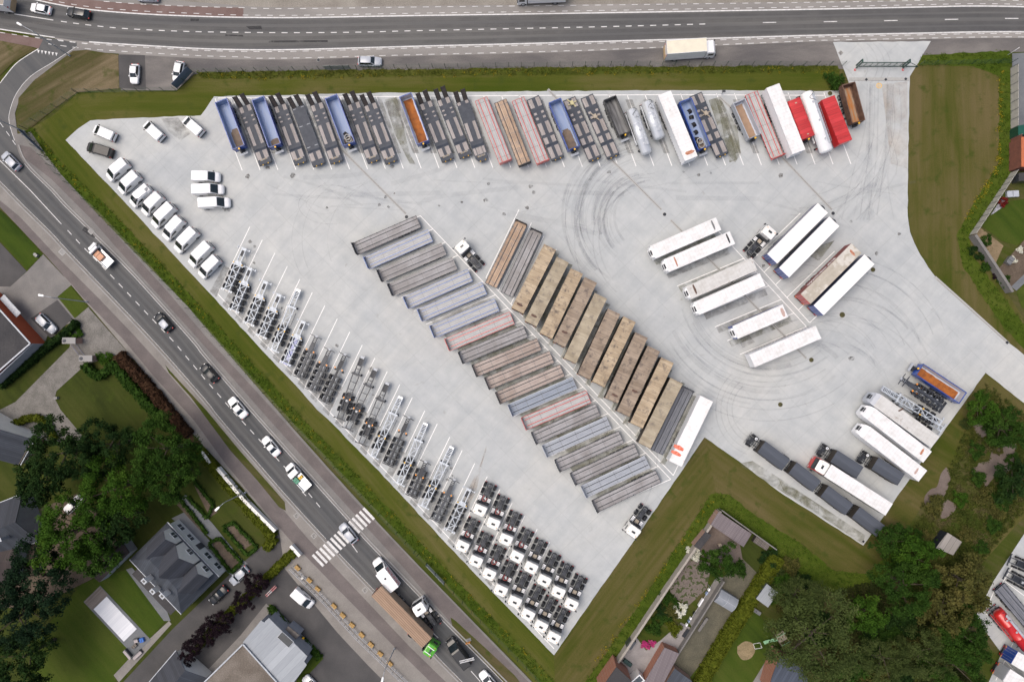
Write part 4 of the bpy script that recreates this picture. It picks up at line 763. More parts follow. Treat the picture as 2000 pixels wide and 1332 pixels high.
def windows(root, spots):
    for x, y, z, w, h, rz, fr in spots:
        b = MB(); b.box(-w/2, w/2, -.04, .04, -h/2, h/2, fr); o = obj('window', b, root, loc=(x, y, z), rz=rz); b = MB()
        for k in (-1, 1): b.box(k*w/4-w/4+.06, k*w/4+w/4-.06, -.05, .05, -h/2+.08, h/2-.08, m_win)
        obj('pane', b, o)
def gable(name, label, A, B, depth, h, rise, wall, roof, over=.3, cat='house', roof2=None, hip=0):
    """house on the ground line A-B (front wall), ridge parallel to it, depth to the left of A->B"""
    a, rz, L = frame_of(A, B); root = thing(name, label, cat, (a.x, a.y, 0), rz); b = MB(); b.prism([(0, 0), (L, 0), (L, depth), (0, depth)], 0, h, wall)
    if not hip: b.add([(0, 0, h), (0, depth, h), (0, depth/2, h+rise), (L, 0, h), (L, depth, h), (L, depth/2, h+rise)], [(1, 0, 2), (3, 4, 5)], wall)
    obj('wall', b, root); b = MB(); t = .12; e = over*rise/(depth/2)
    y0, y1, x0, x1 = -over, depth+over, -over*(1 if hip else .6), L+over*(1 if hip else .6); zr = h+rise; zz = h-e; yc = depth/2
    if hip:
        xa, xb = hip, L-hip
        b.add([(x0, y0, zz), (x1, y0, zz), (x1, y1, zz), (x0, y1, zz), (xa, yc, zr), (xb, yc, zr)], [(0, 1, 5, 4)], roof); b.add([(x0, y0, zz), (x1, y0, zz), (x1, y1, zz), (x0, y1, zz), (xa, yc, zr), (xb, yc, zr)], [(2, 3, 4, 5), (1, 2, 5), (3, 0, 4), (3, 2, 1, 0)], roof2 or roof)
    else:
        b.add([(x0, y0, zz), (x1, y0, zz), (x1, yc, zr), (x0, yc, zr), (x0, y0, zz-t), (x1, y0, zz-t), (x1, yc, zr-t), (x0, yc, zr-t)], [(0, 1, 2, 3), (4, 5, 1, 0), (7, 6, 5, 4), (0, 3, 7, 4), (1, 5, 6, 2)], roof)
        b.add([(x0, y1, zz), (x1, y1, zz), (x1, yc, zr), (x0, yc, zr), (x0, y1, zz-t), (x1, y1, zz-t), (x1, yc, zr-t), (x0, yc, zr-t)], [(3, 2, 1, 0), (0, 1, 5, 4), (4, 5, 6, 7), (4, 7, 3, 0), (2, 6, 5, 1)], roof2 or roof)
    r = obj('roof', b, root); b = MB()
    for y in (y0, y1): b.bar((x0, y, zz-.02), (x1, y, zz-.02), .14, m_galv)
    obj('gutter', b, r); return root, L, r
def chimney(par, x, y, z0, z1, m=None, s=.45):
    b = MB(); b.box(x-s, x+s, y-s*.7, y+s*.7, z0, z1, m or m_render); b.box(x-s-.06, x+s+.06, y-s*.7-.06, y+s*.7+.06, z1, z1+.12, m_galv); b.box(x-s*.5, x+s*.5, y-s*.35, y+s*.35, z1+.12, z1+.2, m_black); obj('chimney', b, par)
def crate(px, py, h, dx, dy, dz, rz, mat, label, cat='crate', name='crate', lid=True):
    b = MB(); b.box(-dx/2, dx/2, -dy/2, dy/2, 0, dz, mat)
    for s_ in (1, -1):
        b.box(-dx/2-.02, dx/2+.02, *sorted((s_*dy/2, s_*(dy/2-.08))), dz, dz+.05, mat); b.box(*sorted((s_*dx/2, s_*(dx/2-.08))), -dy/2, dy/2, dz, dz+.05, mat)
    b.box(-.03, .03, -dy/2, dy/2, dz+.001, dz+.03, m_frame)
    return tag(obj(name, b, loc=P(px, py, h), rz=rz), label, cat)
# orange building at the left edge
rt, q = block('commercial_building', 'building with an orange red wall and a dark flat roof at the left edge', 'building', [(60, 671), (-35, 566), (-120, 640), (-25, 745)], 4.6, BR_o, m_bit, parapet=.18)
b = MB(); L = abs(q[1][0]); b.box(1.5, 6.5, .2, .9, 2.6, 2.75, m_galv) if q[1][0] > 0 else None
o_ = obj('canopy', (lambda bb: (bb.box(6.6, 11.5, -1.0*(1 if q[2][1] > 0 else -1)-.6, -1.0*(1 if q[2][1] > 0 else -1)+.6, 2.7, 2.85, m_galv), bb)[1])(MB()), rt)
s_ = 1 if q[2][1] > 0 else -1; b = MB(); b.box(-.2, .02, min(0, s_*11), max(0, s_*11), 0, 4.3, m_palewall); obj('side_wall', b, rt)
# half timbered house and its slate wing
rt, L, rf = gable('half_timbered_house', 'half timbered white house with a slate roof at the left edge', (62, 902), (88, 855), 12, 3.4, 4.2, m_render, SL, .25)
C.objects.unlink(rt) if False else None
a_, rz_, L_ = frame_of((62, 902), (88, 855))
b = MB(); tm = M('timber_tan', (.26, .20, .13), None, 2, .8)
for x in (0, L_*.25, L_*.5, L_*.75, L_): b.box(x-.08, x+.08, -.05, .0, 1.3, 3.4, tm)
for z_ in (1.3, 2.4, 3.4): b.box(0, L_, -.06, 0, z_-.08, z_+.08, tm)
b.bar((.1, -.04, 1.4), (L_*.25, -.04, 2.4), .12, tm); b.bar((L_, -.04, 1.4), (L_*.75, -.04, 2.4), .12, tm); obj('timber_frame', b, rt)
b = MB(); b.box(0, L_, -.08, 0, 0, 1.25, BR_p); obj('brick_base', b, rt); windows(rt, [(L_*.38, -.08, 2.0, 1.1, 1.0, 0, m_white), (L_*.63, -.08, 2.0, 1.1, 1.0, 0, m_white)])
rt, L, rf = gable('slate_wing', 'dark slate roofed house wing with a round chimney at the left edge', (64, 962), (-60, 1010), -9 if False else 9, 3.2, 3.6, m_palewall, SLd, .3, roof2=SL)
chimney(rf, L*.25, 6.5, 5, 7.3, m_galv, .4)
gable('low_barn', 'low building with a brownish tiled roof beside the dark conifer', (62, 1045), (-40, 1020), 9 if False else 9, 2.6, 1.5, m_palewall, m_rooft, .3)
block('garden_shed', 'flat dark brown roofed shed between the trees and the pool', 'shed', [(240, 1060), (253, 1079), (194, 1137), (176, 1121)], 2.8, m_palewall, m_rooft)
# slate villa
rt, L, rf = gable('villa', 'slate roofed white villa with dormers and white chimneys', (443, 1112), (350, 1014), 9.3, 4.6, 3.6, m_render, SL, .35, roof2=SL, hip=3.2)
for i, xx in enumerate((L*.18, L*.5, L*.82)):
    w = 1.6 if i != 1 else 2.3; dz = .8 if i != 1 else 1.5; hh = 7.0+dz*.5; dm = MB()
    dm.prism([(xx-w, -.05), (xx+w, -.05), (xx+w, 3.2), (xx-w, 3.2)], 4.4, hh-.6, m_render)
    dm.add([(xx-w, -.05, hh-.6), (xx+w, -.05, hh-.6), (xx, -.05, hh+dz)], [(0, 1, 2)], m_render); dd = obj('dormer', dm, rf)
    dm = MB(); e = .25; yb = 5.0
    dm.add([(xx-w-e, -.1, hh-.7), (xx, -.1, hh+dz+.12), (xx, yb, hh+dz+.12), (xx-w-e, yb-1, hh-.7)], [(0, 1, 2, 3)], SLd); dm.add([(xx+w+e, -.1, hh-.7), (xx, -.1, hh+dz+.12), (xx, yb, hh+dz+.12), (xx+w+e, yb-1, hh-.7)], [(3, 2, 1, 0)], SLd)
    obj('dormer_roof', dm, dd); dm = MB(); dm.box(xx-.7, xx+.7, -.12, -.04, 4.6, 6.0, m_white); dm.box(xx-.6, xx-.05, -.14, -.1, 4.7, 5.9, m_win); dm.box(xx+.05, xx+.6, -.14, -.1, 4.7, 5.9, m_win); obj('dormer_window', dm, dd)
windows(rt, [(L*k, -.06, 1.6, 1.5, 1.4, 0, m_white) for k in (.12, .32, .68, .88)]); b = MB(); b.box(L*.5-.6, L*.5+.6, -.1, 0, 0, 2.2, m_dgrey); obj('door', b, rt)
chimney(rf, L*.3, 7.2, 5.5, 8.6); chimney(rf, L*.62, 8.0, 5.2, 8.2); chimney(rf, L*.45, 8.8, 5.0, 7.2)
b = MB(); b.prism([(L*.1, 9.3), (L*.85, 9.3), (L*.85, 11.6), (L*.1, 11.6)], 0, 3.1, m_render); b.prism([(L*.08, 9.62), (L*.87, 9.62), (L*.87, 11.9), (L*.08, 11.9)], 3.1, 3.3, m_bit); obj('rear_extension', b, rt)
# outbuilding with white gable
gable('coach_house', 'small grey roofed outbuilding below the pool terrace', (358, 1262), (300, 1330), -0 or 7.5, 2.7, 2.4, m_render, SLd, .3, roof2=SL)
# pool with white cover
o, rz, L = frame_of((209, 1164), (268, 1227)); q = poly_local([(209, 1164), (268, 1227), (243, 1252), (183, 1191)], o, rz)
rt = thing('swimming_pool', 'swimming pool under a white slatted cover on the lawn', 'pool', (o.x, o.y, 0), rz); s_ = 1 if q[2][1] > 0 else -1; D_ = abs(q[2][1])
b = MB(); b.box(-2.4, L+3.4, min(-s_*.5, s_*(D_+.5)), max(-s_*.5, s_*(D_+.5)), 0, .1, A_bpave); obj('coping', b, rt); b = MB(); b.box(0, L, min(0, s_*D_), max(0, s_*D_), .1, .16, planks('pool_cover', (.72, .74, .78), (.69, .71, .75), (.6, .62, .66), .3, 'x', .06)); obj('pool_cover', b, rt)
b = MB(); b.box(-2.35, -.1, min(-s_*.4, s_*(D_+.4)), max(-s_*.4, s_*(D_+.4)), .1, .13, planks('deck_grey_brown', (.20, .17, .15), (.16, .135, .12), (.08, .07, .06), .18, 'x')); obj('wooden_deck', b, rt)
def sofa(px, py, rz, L, label):
    b = MB(); b.box(-L/2, L/2, -.4, .4, .05, .35, m_dgrey); b.box(-L/2, L/2, .25, .42, .35, .75, m_dgrey); rt = thing('garden_sofa', label, 'sofa', P(px, py, .1), rz, 'pool terrace seats'); obj('seat_base', b, rt); b = MB(); b.box(-L/2+.08, L/2-.08, -.38, .22, .35, .5, M('cushion_pink_grey', (.42, .38, .38), None, 2, .9)); obj('cushion', b, rt)
sofa(252, 1276, -.85, 2.2, 'left grey cushioned sofa on the pool terrace'); sofa(270, 1277, .75, 2.2, 'right grey cushioned sofa on the pool terrace'); sofa(268, 1249, .2, .9, 'single pale cushioned seat on the pool terrace')
crate(279, 1248, .1, .8, .8, .5, .3, M('bright_blue', (.04, .16, .55), None, 2, .7), 'bright blue cushion box on the pool terrace', 'box', 'cushion_box')
crate(264, 1260, .1, 1.0, .6, .35, .7, M('table_top_grey', (.16, .14, .12), None, 2, .7), 'low grey table between the terrace seats', 'table', 'low_table')
# grey roofed building, lower left of centre
rt, q = block('office_building', 'building with a pale grey panelled flat roof beside the asphalt yard', 'building', [(525, 1206), (600, 1281), (594, 1291), (599, 1298), (586, 1316), (560, 1350), (474, 1254), (510, 1211), (516, 1215)], 4.2, m_palewall, m_flatg)
block('office_building', 'building part with a brown gravel flat roof below the pale grey one', 'building', [(475, 1257), (558, 1350), (380, 1350)], 4.4, m_palewall, m_gravelroof, parapet=.2)
rt, q = block('entrance_porch', 'small porch with a dark glass skylight at the grey roofed building', 'porch', [(563, 1222), (585, 1240), (574, 1252), (553, 1234)], 2.9, m_palewall, planks('porch_roof', (.12, .11, .10), (.10, .09, .085), (.07, .06, .06), .3, 'x'))
b = MB(); b.box(-.05, .05, -.05, .05, 0, .1, m_black); cen = P(558, 1248, 4.25); b = MB(); b.box(-1.5, 1.5, -.75, .75, 0, .15, m_galv); b.box(-1.4, 1.4, -.65, .65, .15, .2, m_glass); tag(obj('skylight', b, loc=cen, rz=-.72), 'dark glass skylight set in the pale grey flat roof', 'skylight')
# terrace house group bottom centre
rt, q = block('brick_outbuilding', 'low brick outbuilding with a purple corrugated roof', 'outbuilding', [(1298, 1264), (1327, 1276), (1290, 1345), (1258, 1332)], 2.8, BR_r, m_corr)
windows(rt, [])
rt, q = block('terraced_house', 'brick house with a dark flat roof at the bottom edge', 'house', [(1204, 1302), (1234, 1330), (1215, 1370), (1170, 1350)], 5.5, BR_r, m_bit)
b = MB(); b.box(-1.3, 1.3, -1.1, 1.1, 0, 2.6, m_render); rt = thing('conservatory', 'white framed glass conservatory at the bottom edge', 'conservatory', P(1245, 1322), -.85); obj('wall', b, rt); b = MB()
b.box(-1.35, 1.35, -1.15, 1.15, 2.6, 2.7, m_white); b.box(-1.15, -.1, -.95, .95, 2.7, 2.74, m_win); b.box(.1, 1.15, -.95, .95, 2.7, 2.74, m_win); obj('glass_roof', b, rt)
block('garden_shed', 'long shed with a grey purple corrugated roof at the wall corner', 'shed', [(1404, 999), (1468, 1042.6), (1452, 1068), (1388, 1024.6)], 2.6, BR_p, m_corr)
block('garden_shed', 'narrow dark roofed shed along the long garden wall', 'shed', [(1378, 1038), (1390, 1045), (1367, 1074), (1355, 1066)], 2.3, BR_p, m_bit)
block('garden_shed', 'grey slate roofed shed beside the purple roofed outbuilding', 'shed', [(1318, 1305), (1352, 1330), (1330, 1360), (1296, 1340)], 2.6, BR_p, SL)
block('garden_shed', 'small dark lidded shed by the garden wall and the pink flowers', 'shed', [(1232, 1250), (1243, 1254), (1232, 1270), (1223, 1262)], 1.9, m_dgrey, m_dgrey)
def arched(label, pts, h):
    o, rz, L = frame_of(pts[0], pts[1]); o = P(*pts[0], h); q = poly_local(pts, P(*pts[0], h), rz, h); D = q[2][1]; rt = thing('polytunnel', label, 'greenhouse', (o.x, o.y, 0), rz); n = 8; m_ = M('translucent_sheet', (.26, .28, .31), (.22, .24, .27), 1, .4)
    b = MB(); b.loft([[Vector((x, D*i/n, h-.7+.7*sin(pi*i/n))) for i in range(n+1)]+[Vector((x, D, 0)), Vector((x, 0, 0))] for x in (0, L)], m_); obj('cover', b, rt); b = MB()
    for x in (0, L/2, L):
        for i in range(n): b.bar((x, D*i/n, h-.68+.7*sin(pi*i/n)), (x, D*(i+1)/n, h-.68+.7*sin(pi*(i+1)/n)), .06, m_galv)
    b.bar((0, D/2, h+.03), (L, D/2, h+.03), .06, m_galv); obj('hoop', b, rt)
arched('grey arched greenhouse in the kitchen garden', [(1411, 1153), (1444, 1173), (1430, 1197), (1395, 1181)], 2.3)
rt, q = block('greenhouse', 'small glass greenhouse with a white ridge, overgrown garden', 'greenhouse', [(1498, 1140), (1520, 1157), (1500, 1186), (1477, 1169)], 2.2, m_win, m_flatg)
rt, q = block('tin_shelter', 'open shelter with pale corrugated sheets on the waste ground', 'shelter', [(1851, 1040), (1879, 1058), (1862, 1084), (1828, 1070)], 2.4, m_frame, planks('pale_sheet', (.30, .28, .26), (.26, .245, .225), (.08, .075, .07), 1.0, 'x', .05))
rt, q = block('house', 'house with a blue grey roof half under the willow', 'house', [(1524, 1278), (1575, 1308), (1580, 1360), (1500, 1350), (1508, 1321)], 4.6, BR_r, planks('blue_grey_roof', (.06, .075, .105), (.05, .062, .09), (.035, .045, .065), .5, 'x', .1))
rt, q = block('house', 'brick building with an orange tiled roof at the right edge', 'house', [(1995, 268), (2060, 262), (2060, 326), (1995, 326)], 3.4, MATS.get('brown_red_render') or M('brown_red_render', (.20, .075, .05), (.15, .06, .042), 1.5, .9), planks('orange_tiles', (.50, .15, .06), (.42, .12, .05), (.3, .09, .04), .3, 'x'))
block('garden_shed', 'blue grey box shed right of the brick building wall', 'shed', [(1990, 338), (2030, 336), (2030, 352), (1990, 354)], 2.0, m_dgrey, m_bit)
block('lean_to', 'small dark green canopy at the right edge above the brick building', 'shed', [(1989, 246), (2020, 240), (2020, 262), (1989, 264)], 2.4, m_dgreen, M('dark_green_sheet', (.01, .085, .06), None, 1, .4))
crate(1968, 510, .05, 1.5, 1.0, .8, .9, m_mgrey, 'grey garden box with a yellow emblem in the right garden', 'box', 'garden_box'); crate(1975, 380, .05, 2.2, 1.2, .5, .05, m_silver, 'blue grey table on the right garden terrace', 'table', 'garden_table')
crate(1225, 1292, .05, 1.7, .7, .6, -.65, M('dark_green_cushion', (.03, .07, .065), None, 1, .7), 'dark green bench box on the tiled terrace', 'bench', 'bench'); crate(1340, 1236, .05, 1.7, .8, .3, .95, m_frame, 'dark frame with mesh lying by the terrace path', 'frame', 'cold_frame')
crate(1405, 1063, .05, .6, .5, .5, .4, m_beige, 'small beige hutch in the kitchen garden'); crate(1483, 1058, .05, 3.0, 1.2, 1.1, -.57, planks('pallet_wood', (.18, .16, .14), (.14, .12, .11), (.05, .045, .04), .25, 'x', .4), 'slatted hutch at the end of the shed fence', 'hutch', 'hutch'); crate(1476, 1192, .05, 1.8, .7, .5, -.6, m_mgrey, 'grey bench below the small glass greenhouse', 'bench', 'bench'); crate(1372, 1218, .05, 3.0, .5, .4, .98, A_pave2, 'stone bench in the dry vegetable plot', 'bench', 'bench')
# play set
rt = thing('play_set', 'garden play tower with a pale green slide', 'play set', P(1521, 1238), .5); b = MB()
for x in (-.8, .8):
    for y in (-.8, .8): b.bar((x, y, 0), (x, y, 2.4), .1, m_beige)
b.box(-.85, .85, -.85, .85, 1.2, 1.3, m_beige); b.bar((-.9, -.9, 2.4), (.9, -.9, 2.4), .1, M('pale_green', (.25, .5, .28), None, 1, .5)); b.bar((-.9, .9, 2.4), (.9, .9, 2.4), .1, M('pale_green', (0, 0, 0))); obj('tower', b, rt)
b = MB(); b.loft([[Vector((x, -.3, z_)), Vector((x, .3, z_)), Vector((x, .3, z_+.06)), Vector((x, -.3, z_+.06))] for x, z_ in ((-.9, 1.3), (-1.8, .75), (-2.7, .3), (-3.3, .2))], M('pale_green', (0, 0, 0))); obj('slide', b, rt)
rt = thing('goal', 'small white goal frame on the straw coloured patch', 'goal', P(1472, 1263), .2); b = MB()
for a, c in (((0, 0, 0), (0, 0, .9)), ((1.3, 0, 0), (1.3, 0, .9)), ((0, 0, .9), (1.3, 0, .9)), ((0, 0, .9), (0, .6, 0)), ((1.3, 0, .9), (1.3, .6, 0)), ((0, .6, .03), (1.3, .6, .03))): b.bar(a, c, .06, m_white)
obj('frame', b, rt)
# washing line
rt = thing('washing_line', 'washing line with white and blue laundry over the garden path', 'washing line', P(1358, 1180), 1.0); b = MB(); b.bar((-4.5, 0, 0), (-4.5, 0, 1.9), .06, m_galv); b.bar((4.5, 0, 0), (4.5, 0, 1.9), .06, m_galv); b.bar((-4.5, 0, 1.9), (4.5, 0, 1.9), .02, m_white); obj('line', b, rt)
for x, w, c in ((-3.8, .5, m_white), (-3.0, .4, m_lblue), (-2.4, .4, m_white), (-1.2, .6, m_black), (.8, .9, m_white), (1.6, .8, m_white), (3.2, .6, m_lblue), (4.0, .5, m_white)):
    b = MB(); b.box(x-w/2, x+w/2, -.14, .12, 1.2, 1.9, c); tag(obj('laundry', b, loc=P(1358, 1180), rz=1.0), {(-3.8): 'white cloth at the lower end of the washing line', (-3.0): 'pale blue cloth near the lower end of the washing line', (-2.4): 'white cloth beside the lower pale blue one on the washing line', (-1.2): 'black cloth on the washing line', .8: 'wide white cloth in the middle of the washing line', 1.6: 'second wide white cloth on the washing line', 3.2: 'pale blue cloth near the upper end of the washing line', 4.0: 'white cloth at the upper end of the washing line'}[x], 'laundry', 'laundry on the washing line')

# ------------------------------------------------------------------ walls and fences
def wall(name, label, pts, w, h, mat, cap=None, cat='wall'):
    rt = thing(name, label, cat, P(*pts[0])); o = P(*pts[0]); b = MB(); c = MB(); v = [P(*p)-o for p in pts]
    for a, d in zip(v, v[1:]): b.bar((a.x, a.y, h/2), (d.x, d.y, h/2), w, mat, h); c.bar((a.x, a.y, h+.04), (d.x, d.y, h+.04), w+.1, cap or mat, .08)
    obj('wall', b, rt); obj('coping', c, rt); return rt
wall('garden_wall', 'white rendered wall along the walkway in front of the formal garden, upper part', [(400, 880), (416, 902)], .5, 1.3, m_render); wall('garden_wall', 'long white rendered wall in front of the formal garden', [(430, 912), (480, 972), (542, 1034)], .5, 1.3, m_render); wall('garden_wall', 'short white rendered wall beside the villa driveway entrance', [(572, 1062), (590, 1082)], .5, 1.3, m_render)
wall('garden_wall', 'long pale concrete garden wall rising from the bottom to the shed corner', [(1202, 1288), (1300, 1142), (1402, 994)], .3, 2.1, M('pale_concrete_wall', (.36, .33, .29), None, 2, .9)); wall('garden_wall', 'dark boarded fence behind the corrugated shed', [(1404, 992), (1440, 1018), (1510, 1068)], .12, 1.9, m_mgrey, A_pave2, 'fence')
wall('garden_wall', 'concrete slab fence from the seed bed to the tiled terrace', [(1410, 1130), (1372, 1190), (1320, 1272)], .15, 1.6, A_pave2, None, 'fence'); wall('garden_wall', 'grey garden wall below the slab fence corner', [(1893, 462), (1925, 510), (1950, 548), (1965, 572)], .4, 1.8, A_pave2)
def slabs(label, A, B, n, h=2.1):
    a, b_ = P(*A), P(*B); d = b_-a; L = d.length; rt = thing('slab_fence', label, 'fence', a, math.atan2(d.y, d.x)); ms = M('slab_panel', (.40, .39, .35), (.34, .33, .30), 1.2, .9)
    for i in range(n):
        b = MB(); x0, x1 = L*i/n, L*(i+1)/n; b.box(x0+.06, x1-.06, -.04, .04, 0, h, ms); obj('panel', b, rt); b = MB(); b.box(x0-.06, x0+.06, -.08, .08, 0, h+.06, m_mgrey); obj('post', b, rt)
slabs('pale concrete slab fence along the right edge of the grass, straight part', (1974, 134), (1974, 270), 8); slabs('pale concrete slab fence, slanting part beside the right garden', (1974, 338), (1893, 460), 10); slabs('reddish wall part of the slab fence line beside the brick building', (1974, 272), (1974, 336), 4, 3.0)
for o in C.objects:
    if o.parent and 'reddish wall' in str(o.parent.get('label')) and o.name.startswith('panel'): o.data.materials[0] = M('brown_red_render', (.20, .075, .05), (.15, .06, .042), 1.5, .9)
def postfence(label, pts, step=2.48, h=2.0, maxp=100):
    rt = thing('mesh_fence', label, 'fence', P(*pts[0])); o = P(*pts[0]); v = [P(*p)-o for p in pts]; w = MB(); carry = 0; np_ = 0; pm = None
    for a, d in zip(v, v[1:]):
        L = (d-a).length; u = (d-a)/L
        for z_ in np.arange(.1, h, .2): w.bar((a.x, a.y, z_), (d.x, d.y, z_), .008, m_dgreen)
        s = carry
        while s < L and np_ < maxp:
            p = a+u*s; b = MB(); b.box(-.035, .035, -.035, .035, 0, h+.1, m_dgreen) if pm is None else None
            if pm is None: pm = b.mesh('post')
            q = bpy.data.objects.new('post', pm); q.location = (p.x, p.y, 0); link(q, rt); np_ += 1; s += step
        for s2 in np.arange(0, L, .25): p = a+u*s2; w.bar((p.x, p.y, 0), (p.x, p.y, h), .006, m_dgreen)
        carry = s-L
    obj('wire_mesh', w, rt)
postfence('green wire mesh fence along the top road side of the yard', [(152, 181), (240, 181), (345, 178), (384, 143), (800, 134), (1200, 128.5), (1638, 129), (1652, 129)])
postfence('green wire mesh fence along the slanting road', [(152, 183), (46, 256), (108, 333), (188, 409), (274, 498), (390, 624), (572, 825), (626, 880), (730, 990), (817, 1081)]); postfence('green wire mesh fence along the slanting road, lower stretch', [(817, 1081), (886, 1154), (955, 1226), (1024, 1296), (1070, 1345)])
postfence('green wire mesh fence right of the sliding gate', [(1795, 128), (1880, 126), (1974, 124)])
# sliding gate
a, c = P(1673, 131), P(1767, 131); L = (c-a).length; rt = thing('sliding_gate', 'dark green sliding gate with two portal frames at the yard entrance', 'gate', a, math.atan2(c.y-a.y, c.x-a.x))
b = MB()
for z_ in (.15, 1.9): b.box(0, L, -.05, .05, z_-.08, z_+.08, m_dgreen)
for x in np.arange(0, L, .16): b.box(x-.012, x+.012, -.012, .012, .2, 1.9, m_dgreen)
for x in np.arange(0, L+.1, L/8): b.box(x-.04, x+.04, -.04, .04, .1, 1.95, m_dgreen)
obj('gate_leaf', b, rt)
for x in (-.1, L-.4):
    b = MB(); 
    for y in (-.25, .25): b.box(x-.1, x+.1, y-.1, y+.1, 0, 2.6, m_dgreen)
    b.box(x-.12, x+.12, -.35, .35, 2.5, 2.65, m_dgreen); obj('portal_frame', b, rt)
b = MB(); b.bar((L, 0, .15), (L+2.4, 0, .15), .14, m_dgreen); b.bar((L, 0, 1.9), (L+2.4, 0, .2), .08, m_dgreen); obj('tail_brace', b, rt)
for x in (1670, 1763.5): b = MB(); b.cyl((0, 0, 0), (0, 0, .35), .16, m_red, 8, .04); b.box(-.2, .2, -.2, .2, 0, .04, m_red); b.cyl((0, 0, .14), (0, 0, .22), .125, m_white, 8, .1); tag(obj('traffic_cone', b, loc=P(x, 137, .05)), 'red traffic cone at the '+('left' if x < 1700 else 'right')+' gate post', 'cone')
# sign boards hanging on the fence
def board(A, B, h0, h1, mat, label, marks=None):
    a, c = P(*A), P(*B); L = (c-a).length; rt = thing('sign_board', label, 'sign', (a.x, a.y, 0), math.atan2(c.y-a.y, c.x-a.x)); b = MB(); b.box(0, L, .05, .09, h0, h1, mat); obj('board', b, rt); b = MB()
    for x in (0, L/2, L): b.box(x-.04, x+.04, 0, .05, 0, h1, m_dgreen)
    obj('support', b, rt); return rt, L
board((377, 141), (347, 174), .3, 2.6, M('blue_grey_board', (.13, .17, .24), (.11, .145, .21), 1, .5), 'blue grey sign board on the fence beside the parked white car'); board((685, 135.5), (636, 136.5), .3, 2.0, M('pale_board', (.40, .40, .37), (.30, .31, .30), 1.4, .6), 'pale sign board on the top fence left of the silver estate car')
board((90, 298), (48, 258), .3, 2.0, M('blue_board', (.09, .12, .19), None, 1, .5), 'dull blue sign board on the fence at the left bend'); board((869, 1135), (834, 1098), .3, 1.8, M('white_board', (.48, .49, .50), None, 1, .5), 'pale grey sign board on the fence beside the lower cycle path')
b = MB(); b.box(-.04, .04, -.04, .04, 0, 2.6, m_galv); rt = thing('road_sign', 'white sign at the right corner of the top fence', 'sign', P(1968, 108), .6); obj('post', b, rt); b = MB(); b.box(-.55, .55, -.03, .03, 1.5, 2.6, m_white); obj('sign_plate', b, rt)
b = MB(); b.box(-.04, .04, -.04, .04, 0, 1.6, m_galv); b.box(-.5, .5, -.3, .3, 0, .1, m_mgrey); rt = thing('road_sign', 'orange temporary road sign on the grass strip beside the dark van', 'sign', P(915, 1249), .3); obj('stand', b, rt); b = MB(); b.box(-.45, .45, -.05, .0, .9, 1.7, m_orange); obj('sign_plate', b, rt)
# street lamps
def lamp(px, py, tx, ty, h, label):
    o = P(px, py); t = P(tx, ty, h); d = t-o; d.z = 0; rt = thing('street_lamp', label, 'street lamp', o, math.atan2(d.y, d.x), 'street lamps'); L = max(d.length, .4)
    b = MB(); b.cyl((0, 0, 0), (0, 0, h-1), .12, m_galv, 10, .07); b.cyl((0, 0, h-1), (.25, 0, h-.1), .07, m_galv, 8, .05); b.cyl((.25, 0, h-.1), (L, 0, h), .05, m_galv, 8, .04); b.cyl((0, 0, 0), (0, 0, .5), .17, m_galv, 10); obj('pole', b, rt)
    b = MB(); b.loft([[Vector((x, -y, h-.02)), Vector((x, y, h-.02)), Vector((x, y*.8, h+.13)), Vector((x, -y*.8, h+.13))] for x, y in ((L-.1, .1), (L+.1, .2), (L+.85, .22), (L+.95, .12))], m_white); obj('lamp_head', b, rt)
lamp(137, 110, 42, 50, 10, 'street lamp at the road junction, upper left'); lamp(171, 590, 85, 578, 10, 'street lamp on the small lawn near the orange building'); lamp(480, 961, 428, 990, 9.5, 'street lamp at the white garden wall'); lamp(771, 1265, 748, 1322, 9.5, 'street lamp between the wooden planters and the asphalt yard'); lamp(49, 258, -20, 225, 10, 'street lamp at the left bend of the slanting road')
b = MB(); b.cyl((0, 0, 0), (0, 0, 1.6), .08, m_galv, 8); b.box(-.3, .3, -.2, .2, 1.5, 1.75, m_dgrey); tag(obj('yard_floodlight', b, loc=P(1409, 185, .05)), 'small dark floodlight post at the top edge of the yard', 'light')
# planters and temporary fence
mw = planks('planter_boards', (.48, .31, .11), (.40, .25, .09), (.2, .12, .05), .2, 'x')
for i, (px, py) in enumerate(((582, 1108), (605, 1132), (621, 1149), (653, 1182), (670, 1200), (688, 1219), (707, 1238), (725, 1257), (743, 1275), (762, 1294))):
    b = MB(); b.box(-.5, .5, -.35, .35, 0, .5, mw); b.box(-.45, .45, -.3, .3, .5, .54, mw)
    for x in (-.5, .5): b.box(x-.04, x+.04, -.4, .4, 0, .58, mw)
    tag(obj('wooden_planter', b, loc=P(px, py, .04), rz=-.78+(i % 3)*.06), f'yellowish wooden box, {["first","second","third","fourth","fifth","sixth","seventh","eighth","ninth","tenth"][i]} from the zebra crossing along the temporary fence', 'planter', 'wooden boxes beside the temporary fence')
for off, lb in ((0, 'grey temporary railing on the asphalt yard side'), (7.5, 'grey temporary railing on the wooden box side')):
    pts = [(568+off, 1108-off*.6), (632+off, 1172-off*.5), (700+off, 1246-off*.5), (790+off, 1332-off*.4)]; rt = thing('temporary_fence', lb, 'fence', P(*pts[0])); o = P(*pts[0]); v = [P(*p)-o for p in pts]; b = MB()
    for a, c in zip(v, v[1:]):
        for z_ in (.5, 1.1): b.bar((a.x, a.y, z_), (c.x, c.y, z_), .06, m_galv)
        for s in np.arange(0, 1, .125): p = a.lerp(c, s); b.box(p.x-.03, p.x+.03, p.y-.03, p.y+.03, 0, 1.15, m_galv)
    obj('railing', b, rt)
